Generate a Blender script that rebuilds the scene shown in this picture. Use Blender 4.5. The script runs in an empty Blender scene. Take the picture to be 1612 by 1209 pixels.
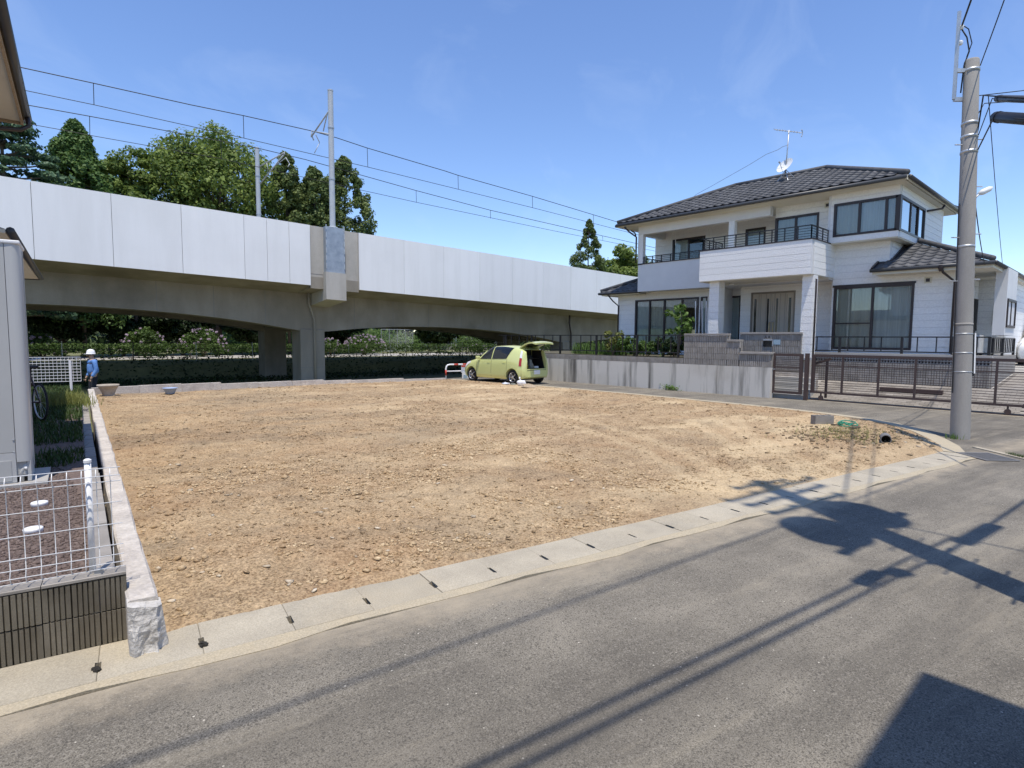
import bpy, bmesh, math, random
import numpy as np
from mathutils import Vector, Matrix, noise as mnoise
from mathutils.geometry import tessellate_polygon
random.seed(7); np.random.seed(7)
SC = bpy.context.scene
COL = SC.collection
rad = math.radians

# ---------------------------------------------------------------- camera
F_PX, CX, CY, EYE = 912.6, 806.0, 604.5, 1.8
def _rot(pitch, roll, yaw):
    cp, sp, cr, sr, cy, sy = (math.cos(pitch), math.sin(pitch), math.cos(roll), math.sin(roll), math.cos(yaw), math.sin(yaw))
    M = np.array([[1,0,0],[0,0,-1],[0,1,0.]]); P = np.array([[1,0,0],[0,cp,-sp],[0,sp,cp]])
    Rr = np.array([[cr,-sr,0],[sr,cr,0],[0,0,1]]); Y = np.array([[cy,-sy,0],[sy,cy,0],[0,0,1]])
    return Rr @ P @ M @ Y
_R0 = _rot(rad(4.4726), rad(.4065), rad(-47.495))
RC = np.stack([np.sign(_R0[2,1])*_R0[:,1], np.sign(_R0[2,0])*_R0[:,0], _R0[:,2]], 1)   # rows: right, down, forward
cam = bpy.data.cameras.new('camera'); camo = bpy.data.objects.new('camera', cam); COL.objects.link(camo)
cam.sensor_width = 36; cam.lens = 36*F_PX/1612; cam.clip_start = .05; cam.clip_end = 3000
_m = Matrix([[RC[0][i], -RC[1][i], -RC[2][i]] for i in range(3)]).to_4x4(); _m.translation = (0,0,EYE)
camo.matrix_world = _m
SC.camera = camo
def ray(x, y): return RC.T @ np.array([(x-CX)/F_PX, (y-CY)/F_PX, 1.])
def G(x, y, z=0.):                                   # photo pixel to the point at height z
    d = ray(x, y); t = (z-EYE)/d[2]; return Vector((d[0]*t, d[1]*t, z))
def PX(x, y, X):
    d = ray(x, y); t = X/d[0]; return Vector((X, d[1]*t, EYE+d[2]*t))
def PY(x, y, Y):
    d = ray(x, y); t = Y/d[1]; return Vector((d[0]*t, Y, EYE+d[2]*t))
def DP(x, y, depth):
    d = ray(x, y)*depth; return Vector((d[0], d[1], EYE+d[2]))
def depth_of(P): return float(RC[2] @ np.array([P[0], P[1], P[2]-EYE]))

# ---------------------------------------------------------------- sky, sun, exposure
SUN_EL, SUN_AZ = rad(74), rad(58)
SX, SY = math.cos(SUN_AZ)/math.tan(SUN_EL), math.sin(SUN_AZ)/math.tan(SUN_EL)
W = bpy.data.worlds.new('World'); SC.world = W; W.use_nodes = True
nt = W.node_tree; nt.nodes.clear()
out = nt.nodes.new('ShaderNodeOutputWorld'); bg = nt.nodes.new('ShaderNodeBackground')
sky = nt.nodes.new('ShaderNodeTexSky'); sky.sky_type = 'NISHITA'; sky.sun_disc = False
sky.sun_elevation = SUN_EL; sky.sun_rotation = math.atan2(-math.cos(SUN_AZ), -math.sin(SUN_AZ))
sky.air_density = 1.0; sky.dust_density = .0; sky.ozone_density = 4.; sky.altitude = 60
tc = nt.nodes.new('ShaderNodeTexCoord'); mp = nt.nodes.new('ShaderNodeMapping')
mp.inputs['Rotation'].default_value = (0, 0, rad(35)); mp.inputs['Scale'].default_value = (1.2, 5.5, 4.5)
nz = nt.nodes.new('ShaderNodeTexNoise'); nz.inputs['Scale'].default_value = 1.5; nz.inputs['Detail'].default_value = 7; nz.inputs['Roughness'].default_value = .6; nz.inputs['Distortion'].default_value = .7
cr = nt.nodes.new('ShaderNodeValToRGB'); cr.color_ramp.elements[0].position = .50; cr.color_ramp.elements[1].position = .86
cr.color_ramp.elements[1].color = (.15,.15,.15,1)
mx = nt.nodes.new('ShaderNodeMix'); mx.data_type = 'RGBA'; mx.inputs[7].default_value = (4.6, 5.3, 6.2, 1)
nt.links.new(tc.outputs['Generated'], mp.inputs[0]); nt.links.new(mp.outputs[0], nz.inputs['Vector'])
nt.links.new(nz.outputs[0], cr.inputs[0]); nt.links.new(cr.outputs[0], mx.inputs[0])
hsv = nt.nodes.new('ShaderNodeHueSaturation'); hsv.inputs['Saturation'].default_value = 1.07; hsv.inputs['Hue'].default_value = .508
nt.links.new(sky.outputs[0], hsv.inputs['Color']); nt.links.new(hsv.outputs[0], mx.inputs[6]); nt.links.new(mx.outputs[2], bg.inputs[0])
bg.inputs[1].default_value = .15
nt.links.new(bg.outputs[0], out.inputs[0])
sl = bpy.data.lights.new('sun', 'SUN'); slo = bpy.data.objects.new('sun', sl); COL.objects.link(slo)
sl.energy = 3.4; sl.angle = rad(.53); sl.color = (1, .93, .82)
slo.rotation_euler = Vector((SX, SY, -1)).to_track_quat('-Z', 'Y').to_euler(); slo.location = (0,0,40)
vs = SC.view_settings; vs.view_transform = 'Standard'; vs.look = 'None'; vs.exposure = 0.48; vs.gamma = 1; vs.use_curve_mapping = False

# ---------------------------------------------------------------- materials
MATS = {}
def _n(t, typ, **kw):
    n = t.nodes.new(typ)
    for k, v in kw.items(): n.inputs[k].default_value = v
    return n
def mat(name, col, rough=.7, metal=0., col2=None, nscale=3., namt=.5, bump=0., bscale=40., stretch=None, rand=0., spec=.4,
        speck=None, speck2=None, emis=None, coat=0., col3=None, n3=.5, col4=None, ramp=(.35,.65), fine=0.):
    """principled base: two colours mixed by noise, optional second blotch colour, bump, specks, per-object variation"""
    m = bpy.data.materials.new(name); m.use_nodes = True; t = m.node_tree; t.nodes.clear(); L = t.links.new
    o = t.nodes.new('ShaderNodeOutputMaterial'); p = t.nodes.new('ShaderNodeBsdfPrincipled'); L(p.outputs[0], o.inputs[0])
    p.inputs['Roughness'].default_value = rough; p.inputs['Metallic'].default_value = metal
    p.inputs['Specular IOR Level'].default_value = spec; p.inputs['Coat Weight'].default_value = coat
    g = t.nodes.new('ShaderNodeNewGeometry'); vec = g.outputs['Position']
    if stretch:
        mpn = _n(t, 'ShaderNodeMapping'); mpn.inputs['Scale'].default_value = stretch; L(vec, mpn.inputs[0]); sv = mpn.outputs[0]
    else: sv = vec
    cur = None
    def mixc(a, b, fac):
        x = t.nodes.new('ShaderNodeMix'); x.data_type = 'RGBA'
        for i, s in ((6, a), (7, b)):
            if isinstance(s, tuple): x.inputs[i].default_value = (*s, 1)
            else: L(s, x.inputs[i])
        if isinstance(fac, float): x.inputs[0].default_value = fac
        else: L(fac, x.inputs[0])
        return x.outputs[2]
    def ramp_n(scale, lo, hi, v=sv, det=6., amt=1., rough_=.6):
        q = _n(t, 'ShaderNodeTexNoise', Scale=scale, Detail=det, Roughness=rough_); L(v, q.inputs['Vector'])
        r = t.nodes.new('ShaderNodeMapRange'); r.inputs[1].default_value = lo; r.inputs[2].default_value = hi; r.inputs[4].default_value = amt
        L(q.outputs[0], r.inputs[0]); return r.outputs[0]
    cur = tuple(col)
    if col2: cur = mixc(cur, tuple(col2), ramp_n(nscale, ramp[0], ramp[1], amt=namt*2 if namt < .5 else 1.))
    if col3: cur = mixc(cur, tuple(col3), ramp_n(nscale*.23+.11, .5, .72, v=vec, amt=n3))
    if col4: cur = mixc(cur, tuple(col4), ramp_n(.62, .55, .75, v=vec, amt=.75))
    if fine:
        cur2 = mixc((1-fine,)*3, (1+fine,)*3, ramp_n(bscale, .3, .7, v=vec, det=3.))
        x = t.nodes.new('ShaderNodeMix'); x.data_type = 'RGBA'; x.blend_type = 'MULTIPLY'; x.inputs[0].default_value = 1
        if isinstance(cur, tuple): x.inputs[6].default_value = (*cur, 1)
        else: L(cur, x.inputs[6])
        L(cur2, x.inputs[7]); cur = x.outputs[2]
    if speck:
        sc, thr, sc_col = speck
        v = _n(t, 'ShaderNodeTexVoronoi', Scale=sc); L(vec, v.inputs['Vector'])
        r = t.nodes.new('ShaderNodeMath'); r.operation = 'LESS_THAN'; r.inputs[1].default_value = thr; L(v.outputs['Distance'], r.inputs[0])
        cur = mixc(cur, tuple(sc_col), r.outputs[0])
    if speck2:                                       # coarse grain: light and dark aggregate
        sc, thr, ca_, cb_ = speck2
        v = _n(t, 'ShaderNodeTexVoronoi', Scale=sc); L(vec, v.inputs['Vector'])
        sp_ = t.nodes.new('ShaderNodeSeparateColor'); L(v.outputs['Color'], sp_.inputs[0])
        for ch, tt, cc_ in ((0, .86, ca_), (1, .88, cb_)):
            r = t.nodes.new('ShaderNodeMath'); r.operation = 'GREATER_THAN'; r.inputs[1].default_value = tt; L(sp_.outputs[ch], r.inputs[0])
            r3 = t.nodes.new('ShaderNodeMath'); r3.operation = 'MULTIPLY'; r3.inputs[1].default_value = .7; L(r.outputs[0], r3.inputs[0]); cur = mixc(cur, tuple(cc_), r3.outputs[0])
    if rand:
        oi = t.nodes.new('ShaderNodeObjectInfo')
        r = t.nodes.new('ShaderNodeMapRange'); r.inputs[3].default_value = 1-rand; r.inputs[4].default_value = 1+rand; L(oi.outputs['Random'], r.inputs[0])
        x = t.nodes.new('ShaderNodeMix'); x.data_type = 'RGBA'; x.blend_type = 'MULTIPLY'; x.inputs[0].default_value = 1
        if isinstance(cur, tuple): x.inputs[6].default_value = (*cur, 1)
        else: L(cur, x.inputs[6])
        L(r.outputs[0], x.inputs[7]); cur = x.outputs[2]
    if isinstance(cur, tuple): p.inputs['Base Color'].default_value = (*cur, 1)
    else: L(cur, p.inputs['Base Color'])
    if bump:
        q = _n(t, 'ShaderNodeTexNoise', Scale=bscale, Detail=5., Roughness=.65); L(vec, q.inputs['Vector'])
        b = _n(t, 'ShaderNodeBump', Strength=min(1., bump), Distance=.02 if bscale < 60 else .006); L(q.outputs[0], b.inputs['Height']); L(b.outputs[0], p.inputs['Normal'])
    MATS[name] = m
    return m
def leafmat(name, c1, c2, trans=.25, c3=None):
    m = bpy.data.materials.new(name); m.use_nodes = True; t = m.node_tree; t.nodes.clear(); L = t.links.new
    o = t.nodes.new('ShaderNodeOutputMaterial'); d = t.nodes.new('ShaderNodeBsdfPrincipled'); d.inputs['Roughness'].default_value = .55; d.inputs['Specular IOR Level'].default_value = .25
    tr = t.nodes.new('ShaderNodeBsdfTranslucent'); ms = t.nodes.new('ShaderNodeMixShader'); ms.inputs[0].default_value = trans
    at = t.nodes.new('ShaderNodeAttribute'); at.attribute_name = 'tint'
    x = t.nodes.new('ShaderNodeValToRGB'); e = x.color_ramp.elements
    e[0].color = (*c1, 1); e[1].color = (*c2, 1)
    if c3: n = e.new(.97); n.color = (*c3, 1); e[2].color = (*c3, 1); e[1].position = .93; e[1].color = (*c2, 1)
    L(at.outputs['Fac'], x.inputs[0]); L(x.outputs[0], d.inputs['Base Color'])
    h = t.nodes.new('ShaderNodeHueSaturation'); h.inputs['Value'].default_value = 1.3; L(x.outputs[0], h.inputs['Color']); L(h.outputs[0], tr.inputs[0])
    L(d.outputs[0], ms.inputs[1]); L(tr.outputs[0], ms.inputs[2]); L(ms.outputs[0], o.inputs[0])
    MATS[name] = m; return m
def glassmat(name, tint=(.55,.6,.6), refl=.16, dark=.25):
    m = bpy.data.materials.new(name); m.use_nodes = True; t = m.node_tree; t.nodes.clear(); L = t.links.new
    o = t.nodes.new('ShaderNodeOutputMaterial'); a = t.nodes.new('ShaderNodeBsdfTransparent'); a.inputs[0].default_value = (*tint, 1)
    g = t.nodes.new('ShaderNodeBsdfGlossy'); g.inputs['Roughness'].default_value = .02; g.inputs[0].default_value = (.9,.95,1,1)
    lw = t.nodes.new('ShaderNodeFresnel'); lw.inputs[0].default_value = 1.5
    ad = t.nodes.new('ShaderNodeMath'); ad.operation = 'ADD'; ad.use_clamp = True; ad.inputs[1].default_value = refl; L(lw.outputs[0], ad.inputs[0])
    ms = t.nodes.new('ShaderNodeMixShader'); L(ad.outputs[0], ms.inputs[0]); L(a.outputs[0], ms.inputs[1]); L(g.outputs[0], ms.inputs[2]); L(ms.outputs[0], o.inputs[0])
    MATS[name] = m; return m

# ---------------------------------------------------------------- mesh builder
class MB:
    def __init__(s): s.v = []; s.f = []
    def add(s, vs, fs):
        n = len(s.v); s.v += [tuple(q) for q in vs]; s.f += [tuple(i+n for i in q) for q in fs]; return s
    def box(s, a, b, bev=0.):
        x0,y0,z0 = (min(a[i],b[i]) for i in range(3)); x1,y1,z1 = (max(a[i],b[i]) for i in range(3))
        if bev <= 0:
            return s.add([(x0,y0,z0),(x1,y0,z0),(x1,y1,z0),(x0,y1,z0),(x0,y0,z1),(x1,y0,z1),(x1,y1,z1),(x0,y1,z1)],
                         [(0,3,2,1),(4,5,6,7),(0,1,5,4),(1,2,6,5),(2,3,7,6),(3,0,4,7)])
        bm = bmesh.new(); bmesh.ops.create_cube(bm, size=1)
        for q in bm.verts: q.co = Vector(((x0+x1)/2+q.co.x*(x1-x0), (y0+y1)/2+q.co.y*(y1-y0), (z0+z1)/2+q.co.z*(z1-z0)))
        bmesh.ops.bevel(bm, geom=bm.edges[:], offset=bev, segments=2, profile=.5, affect='EDGES')
        return s.bm(bm)
    def bm(s, bm):
        bm.verts.index_update(); s.add([q.co[:] for q in bm.verts], [[w.index for w in f.verts] for f in bm.faces]); bm.free(); return s
    def obox(s, c, u, hu, hv, hz):                   # box turned so its length follows direction u (xy)
        u = Vector((u[0],u[1],0)).normalized(); w = Vector((-u.y,u.x,0)); c = Vector(c); z = Vector((0,0,1))
        P = [c+u*(a*hu)+w*(b*hv)+z*(d*hz) for d in (-1,1) for a,b in ((-1,-1),(1,-1),(1,1),(-1,1))]
        return s.add(P, [(0,3,2,1),(4,5,6,7),(0,1,5,4),(1,2,6,5),(2,3,7,6),(3,0,4,7)])
    def bar(s, p, q, w, h=None):                     # square bar between two points
        h = h or w; p = Vector(p); q = Vector(q); d = (q-p).normalized()
        a = d.cross(Vector((0,0,1))); a = (Vector((1,0,0)) if a.length < 1e-4 else a.normalized()); b = a.cross(d).normalized()
        P = [e+a*(i*w/2)+b*(j*h/2) for e in (p,q) for i,j in ((-1,-1),(1,-1),(1,1),(-1,1))]
        return s.add(P, [(0,3,2,1),(4,5,6,7),(0,1,5,4),(1,2,6,5),(2,3,7,6),(3,0,4,7)])
    def tube(s, pts, r, n=8, cap=True):
        pts = [Vector(q) for q in pts]; rr = r if isinstance(r, (list,tuple)) else [r]*len(pts); rings = []
        ref = None
        for i, q in enumerate(pts):
            d = (pts[min(i+1,len(pts)-1)]-pts[max(i-1,0)]).normalized()
            if ref is None: ref = d.cross(Vector((0,0,1))); ref = Vector((1,0,0)) if ref.length < 1e-3 else ref.normalized()
            a = (ref-d*ref.dot(d)).normalized(); ref = a; b = d.cross(a)
            rings.append([q+(a*math.cos(2*math.pi*k/n)+b*math.sin(2*math.pi*k/n))*rr[i] for k in range(n)])
        vs = [w for rg in rings for w in rg]; fs = []
        for i in range(len(pts)-1):
            for k in range(n): fs.append((i*n+k, i*n+(k+1)%n, (i+1)*n+(k+1)%n, (i+1)*n+k))
        if cap: fs.append(tuple(range(n))[::-1]); fs.append(tuple((len(pts)-1)*n+k for k in range(n)))
        return s.add(vs, fs)
    def lathe(s, prof, c=(0,0,0), n=20, cap=True):   # (r,z) profile round a vertical axis
        vs = [(c[0]+r*math.cos(2*math.pi*k/n), c[1]+r*math.sin(2*math.pi*k/n), c[2]+z) for r,z in prof for k in range(n)]; fs = []
        for i in range(len(prof)-1):
            for k in range(n): fs.append((i*n+k, i*n+(k+1)%n, (i+1)*n+(k+1)%n, (i+1)*n+k))
        if cap: fs.append(tuple(range(n))[::-1]); fs.append(tuple((len(prof)-1)*n+k for k in range(n)))
        return s.add(vs, fs)
    def prism(s, poly, z0, z1):
        n = len(poly); a = sum(poly[i][0]*poly[(i+1)%n][1]-poly[(i+1)%n][0]*poly[i][1] for i in range(n))
        if a < 0: poly = poly[::-1]
        T = tessellate_polygon([[Vector((x,y,0)) for x,y in poly]]); F = []
        for i,j,k in T:
            c = (poly[j][0]-poly[i][0])*(poly[k][1]-poly[i][1])-(poly[k][0]-poly[i][0])*(poly[j][1]-poly[i][1])
            F.append((i,j,k) if c > 0 else (i,k,j))
        return s.add([(x,y,z1) for x,y in poly]+[(x,y,z0) for x,y in poly],
                     F+[(n+i,n+k,n+j) for i,j,k in F]+[(n+i,n+(i+1)%n,(i+1)%n,i) for i in range(n)])
    def slab(s, quad, th):                           # planar polygon thickened along its normal (downwards)
        q = [Vector(p) for p in quad]; nrm = (q[1]-q[0]).cross(q[2]-q[0]).normalized()
        if nrm.z < 0: q = q[::-1]; nrm = -nrm
        n = len(q); vs = q+[p-nrm*th for p in q]
        return s.add(vs, [tuple(range(n)), tuple(range(2*n-1, n-1, -1))]+[(i, n+i, n+(i+1)%n, (i+1)%n) for i in range(n)])
    def xf(s, M): s.v = [tuple(M @ Vector(q)) for q in s.v]; return s
WP = {}
def wpos(o):
    p = Vector((0,0,0))
    while o is not None: p += Vector(o.location); o = o.parent
    return p
def mesh_of(name, mb, smooth=False):
    me = bpy.data.meshes.new(name); me.from_pydata(mb.v, [], mb.f); me.update()
    if smooth: me.polygons.foreach_set('use_smooth', [True]*len(me.polygons))
    return me
def obj(name, mb, m, parent=None, world=True, smooth=False, loc=None, rz=0., rot=None, mats=None):
    """one mesh object; with world=True the builder holds world coordinates and the parent is unrotated"""
    me = mb if isinstance(mb, bpy.types.Mesh) else None
    if me is None:
        if world and loc is None and parent is not None:
            o = wpos(parent); mb.v = [(x-o.x, y-o.y, z-o.z) for x,y,z in mb.v]
        me = mesh_of(name, mb, smooth)
    ob = bpy.data.objects.new(name, me); COL.objects.link(ob)
    if m is not None and not me.materials: me.materials.append(MATS[m] if isinstance(m, str) else m)
    if parent is not None: ob.parent = parent
    if loc is not None:
        ob.location = Vector(loc)-(wpos(parent) if (world and parent is not None) else Vector((0,0,0)))
    if rot is not None: ob.rotation_euler = rot
    elif rz: ob.rotation_euler = (0,0,rz)
    return ob
def thing(name, label, cat, loc=(0,0,0), rz=0., group=None):
    o = bpy.data.objects.new(name, None); COL.objects.link(o); o.location = loc; o.rotation_euler = (0,0,rz); o.empty_display_size = .2
    o['label'] = label; o['category'] = cat
    if group: o['group'] = group
    return o
def tag(o, label, cat, group=None):
    o['label'] = label; o['category'] = cat
    if group: o['group'] = group
    return o
def struct(o): o['kind'] = 'structure'; return o
def stuff(o): o['kind'] = 'stuff'; return o
def autosmooth(o, ang=40):
    me = o.data; me.polygons.foreach_set('use_smooth', [True]*len(me.polygons))
    try: me.set_sharp_from_angle(angle=rad(ang))
    except Exception: pass
    return o
def copy_tree(o, parent=None):
    c = o.copy(); COL.objects.link(c); c.parent = parent
    for ch in list(o.children): copy_tree(ch, c)
    return c
def vnoise(x, y, s=1., seed=0):                      # cheap smooth value noise on arrays
    x = np.asarray(x)*s+seed*17.3; y = np.asarray(y)*s+seed*9.1; xi = np.floor(x).astype(int); yi = np.floor(y).astype(int); fx = x-xi; fy = y-yi
    fx = fx*fx*(3-2*fx); fy = fy*fy*(3-2*fy)
    def h(a, b): q = np.sin(a*127.1+b*311.7+seed*74.7)*43758.5453; return q-np.floor(q)
    return (h(xi,yi)*(1-fx)+h(xi+1,yi)*fx)*(1-fy)+(h(xi,yi+1)*(1-fx)+h(xi+1,yi+1)*fx)*fy

# ---------------------------------------------------------------- material library
ASPH = mat('asphalt', (.170,.154,.126), .92, col2=(.262,.236,.190), nscale=1.4, col3=(.105,.095,.080), n3=.9, bump=.4, bscale=150, fine=.6, speck=(11., .055, (.56,.52,.44)), speck2=(120., .34, (.27,.245,.205), (.075,.068,.058)), spec=.2, ramp=(.42,.76))
def dust_edge(m, nrm, off, width, colr):
    """sandy dust thinning out with distance from a straight edge on the ground"""
    t = m.node_tree; L = t.links.new; p = [n for n in t.nodes if n.type == 'BSDF_PRINCIPLED'][0]; src = p.inputs['Base Color'].links[0].from_socket
    g_ = t.nodes.new('ShaderNodeNewGeometry'); d = t.nodes.new('ShaderNodeVectorMath'); d.operation = 'DOT_PRODUCT'; L(g_.outputs['Position'], d.inputs[0]); d.inputs[1].default_value = nrm
    r = t.nodes.new('ShaderNodeMapRange'); r.inputs[1].default_value = off-width; r.inputs[2].default_value = off; L(d.outputs['Value'], r.inputs[0])
    r2 = t.nodes.new('ShaderNodeMapRange'); r2.inputs[1].default_value = off+.1; r2.inputs[2].default_value = off+.6; r2.inputs[3].default_value = 1; r2.inputs[4].default_value = 0; L(d.outputs['Value'], r2.inputs[0]); rm_ = t.nodes.new('ShaderNodeMath'); rm_.operation = 'MULTIPLY'; L(r.outputs[0], rm_.inputs[0]); L(r2.outputs[0], rm_.inputs[1])
    q = _n(t, 'ShaderNodeTexNoise', Scale=3.2, Detail=8., Roughness=.75); L(g_.outputs['Position'], q.inputs['Vector'])
    a = t.nodes.new('ShaderNodeMath'); a.operation = 'MULTIPLY_ADD'; L(rm_.outputs[0], a.inputs[0]); a.inputs[1].default_value = 1.1; 
    b = t.nodes.new('ShaderNodeMapRange'); b.inputs[1].default_value = .3; b.inputs[2].default_value = .75; b.inputs[3].default_value = -.75; b.inputs[4].default_value = .12; L(q.outputs[0], b.inputs[0]); L(b.outputs[0], a.inputs[2]); a.use_clamp = True
    x = t.nodes.new('ShaderNodeMix'); x.data_type = 'RGBA'; L(a.outputs[0], x.inputs[0]); L(src, x.inputs[6]); x.inputs[7].default_value = (*colr, 1); src = x.outputs[2]
    # worn bands that follow the road
    mpn = t.nodes.new('ShaderNodeMapping'); mpn.vector_type = 'TEXTURE'; mpn.inputs['Rotation'].default_value = (0,0,math.atan2(-nrm[0],nrm[1])); mpn.inputs['Scale'].default_value = (5.5,.75,1); L(g_.outputs['Position'], mpn.inputs[0])
    for sc, lo, hi, cc_, am in ((.55,.47,.62,(.095,.086,.073),.6),(1.3,.53,.70,(.33,.29,.22),.6)):
        q2 = _n(t, 'ShaderNodeTexNoise', Scale=sc, Detail=7., Roughness=.7); L(mpn.outputs[0], q2.inputs['Vector'])
        r5 = t.nodes.new('ShaderNodeMapRange'); r5.inputs[1].default_value = lo; r5.inputs[2].default_value = hi; r5.inputs[4].default_value = am; L(q2.outputs[0], r5.inputs[0])
        x = t.nodes.new('ShaderNodeMix'); x.data_type = 'RGBA'; L(r5.outputs[0], x.inputs[0]); L(src, x.inputs[6]); x.inputs[7].default_value = (*cc_, 1); src = x.outputs[2]
    L(src, p.inputs['Base Color'])
SOIL = mat('soil', (.32,.222,.13), .95, col2=(.44,.325,.20), nscale=4., col3=(.25,.187,.123), n3=.9, col4=(.39,.25,.132), bump=1., bscale=38, fine=.5, spec=.08, speck2=(95., .3, (.50,.375,.225), (.17,.115,.068)))
def attr_mix(m, pairs):
    """mix further ground colours by per-point attributes of the mesh"""
    t = m.node_tree; L = t.links.new; p = [n for n in t.nodes if n.type == 'BSDF_PRINCIPLED'][0]; src = p.inputs['Base Color'].links[0].from_socket
    g_ = t.nodes.new('ShaderNodeNewGeometry')
    for nm, colr, amt in pairs:
        a = t.nodes.new('ShaderNodeAttribute'); a.attribute_name = nm
        q = _n(t, 'ShaderNodeTexNoise', Scale=9., Detail=8., Roughness=.75); L(g_.outputs['Position'], q.inputs['Vector'])
        r = t.nodes.new('ShaderNodeMapRange'); r.inputs[1].default_value = .3; r.inputs[2].default_value = .7; r.inputs[3].default_value = .25*amt; r.inputs[4].default_value = amt; L(q.outputs[0], r.inputs[0])
        mu = t.nodes.new('ShaderNodeMath'); mu.operation = 'MULTIPLY'; mu.use_clamp = True; L(a.outputs['Fac'], mu.inputs[0]); L(r.outputs[0], mu.inputs[1])
        x = t.nodes.new('ShaderNodeMix'); x.data_type = 'RGBA'; L(mu.outputs[0], x.inputs[0]); L(src, x.inputs[6]); x.inputs[7].default_value = (*colr, 1); src = x.outputs[2]
    L(src, p.inputs['Base Color'])
attr_mix(SOIL, (('grey', (.215,.175,.125), .9), ('pale', (.66,.52,.325), .85), ('rust', (.36,.20,.10), .5)))
mat('clod', (.34,.23,.125), .95, col2=(.60,.47,.30), nscale=8., bump=.6, bscale=60, fine=.15, spec=.1)
mat('stone', (.44,.36,.26), .9, col2=(.56,.49,.38), nscale=9., bump=.5, bscale=50, rand=.25, spec=.15)
mat('lid_concrete', (.35,.312,.245), .9, col2=(.43,.385,.30), nscale=2.5, col3=(.46,.39,.275), n3=.8, bump=.4, bscale=120, fine=.2, rand=.07, spec=.2)
mat('mortar', (.44,.375,.265), .95, col2=(.40,.35,.26), nscale=5., bump=.5, bscale=90, fine=.2, spec=.1)
mat('old_concrete', (.60,.55,.49), .9, col2=(.45,.41,.37), nscale=4., col3=(.62,.58,.52), n3=.7, bump=.9, bscale=30, fine=.15, spec=.15)
mat('broken_concrete', (.62,.60,.57), .95, col2=(.46,.44,.41), nscale=9., bump=1., bscale=25, fine=.15, spec=.1)
mat('wall_concrete', (.40,.40,.385), .9, col2=(.50,.50,.49), nscale=1.4, stretch=(1,1.6,.5), col3=(.30,.29,.275), n3=.5, bump=.3, bscale=60, fine=.08, spec=.2)
mat('stained_wall', (.64,.60,.53), .9, col2=(.15,.14,.12), nscale=1.35, stretch=(1,2.0,.17), ramp=(.50,.70), col3=(.46,.415,.335), n3=.8, bump=.3, bscale=60, fine=.08, spec=.2)
mat('block_grey', (.27,.25,.225), .9, col2=(.34,.315,.285), nscale=6., bump=.35, bscale=150, rand=.12, spec=.2)
mat('block_mossy', (.135,.118,.088), .92, col2=(.21,.188,.148), nscale=7., stretch=(1,1,.3), col3=(.075,.064,.048), n3=.8, bump=.4, bscale=120, rand=.1, spec=.2)
mat('shade_earth_dark', (.03,.027,.023), .95)  # near-black: shade painted into hollows and the low wall, also dark earth
mat('panel_white', (.83,.83,.825), .75, col2=(.745,.745,.735), nscale=1.3, stretch=(1.6,1.6,.16), col3=(.76,.76,.75), n3=.6, ramp=(.45,.85), bump=.1, bscale=90, rand=.025, fine=.025, spec=.25)
mat('via_concrete_shaded', (.245,.222,.183), .9, col2=(.33,.30,.252), nscale=.9, stretch=(1,1,.3), col3=(.15,.134,.108), n3=.75, bump=.3, bscale=50, fine=.07, spec=.2)  # viaduct concrete, colour darkened for the shade under the deck
mat('pedestal_concrete_lit', (.42,.395,.35), .9, col2=(.50,.475,.43), nscale=1.6, stretch=(1,1,.25), col3=(.30,.28,.245), n3=.7, bump=.3, bscale=50, fine=.08, spec=.2)  # same concrete again, colour lightened as if sunlit
mat('joint_dark', (.22,.21,.2), .9)
mat('galv', (.45,.47,.49), .45, metal=.6, col2=(.55,.57,.58), nscale=5., spec=.4)
mat('galv_sheet', (.30,.34,.39), .5, metal=.5, col2=(.40,.44,.49), nscale=4., bump=.2, bscale=8)
mat('pole_grey', (.50,.52,.54), .5, metal=.2, col2=(.44,.46,.48), nscale=4.)
mat('pole_concrete', (.34,.32,.29), .85, col2=(.27,.255,.235), nscale=3., stretch=(1,1,.25), bump=.25, bscale=70, fine=.08, spec=.25)
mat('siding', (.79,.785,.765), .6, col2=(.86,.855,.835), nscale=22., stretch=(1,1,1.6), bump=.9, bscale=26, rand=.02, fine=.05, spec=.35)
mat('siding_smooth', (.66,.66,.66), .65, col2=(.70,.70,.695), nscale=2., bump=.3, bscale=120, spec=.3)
mat('soffit', (.62,.59,.49), .7, col2=(.67,.64,.54), nscale=1., spec=.3)
mat('roof_tile', (.075,.075,.078), .62, col2=(.110,.110,.114), nscale=4., bump=.2, bscale=50, rand=.22, spec=.25)
mat('dark_brown', (.035,.025,.026), .4, spec=.45)
mat('gate_brown', (.075,.05,.045), .45, spec=.4)
mat('gutter_dark', (.06,.062,.066), .4)
mat('rail_black', (.022,.022,.024), .4)
mat('white_metal', (.80,.80,.80), .4, spec=.5)
mat('curtain', (.70,.66,.57), .9, col2=(.58,.54,.47), nscale=14., stretch=(1,1,.02))
mat('curtain_white', (.82,.82,.80), .9, col2=(.62,.62,.61), nscale=18., stretch=(1,1,.02))
mat('interior_shade', (.05,.05,.048), .9)  # dimness of unlit interiors put into the colour
mat('door_beige', (.44,.39,.325), .5, col2=(.49,.44,.37), nscale=3., stretch=(1,1,.1))
mat('door_frame', (.22,.195,.165), .5)
mat('brass', (.62,.48,.22), .3, metal=.9)
mat('black_plastic', (.015,.015,.017), .45)
mat('black_gloss', (.01,.012,.014), .12, spec=.6)
mat('tank_white', (.44,.44,.42), .5, col2=(.475,.475,.455), nscale=1.5, spec=.35)
mat('tank_trim', (.50,.50,.485), .4)
mat('paint_white', (.80,.80,.79), .35)
mat('paint_red', (.55,.07,.045), .4)
mat('car_lime', (.63,.67,.27), .3, metal=.08, col2=(.65,.69,.285), nscale=2., coat=.7, spec=.5)
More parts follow.
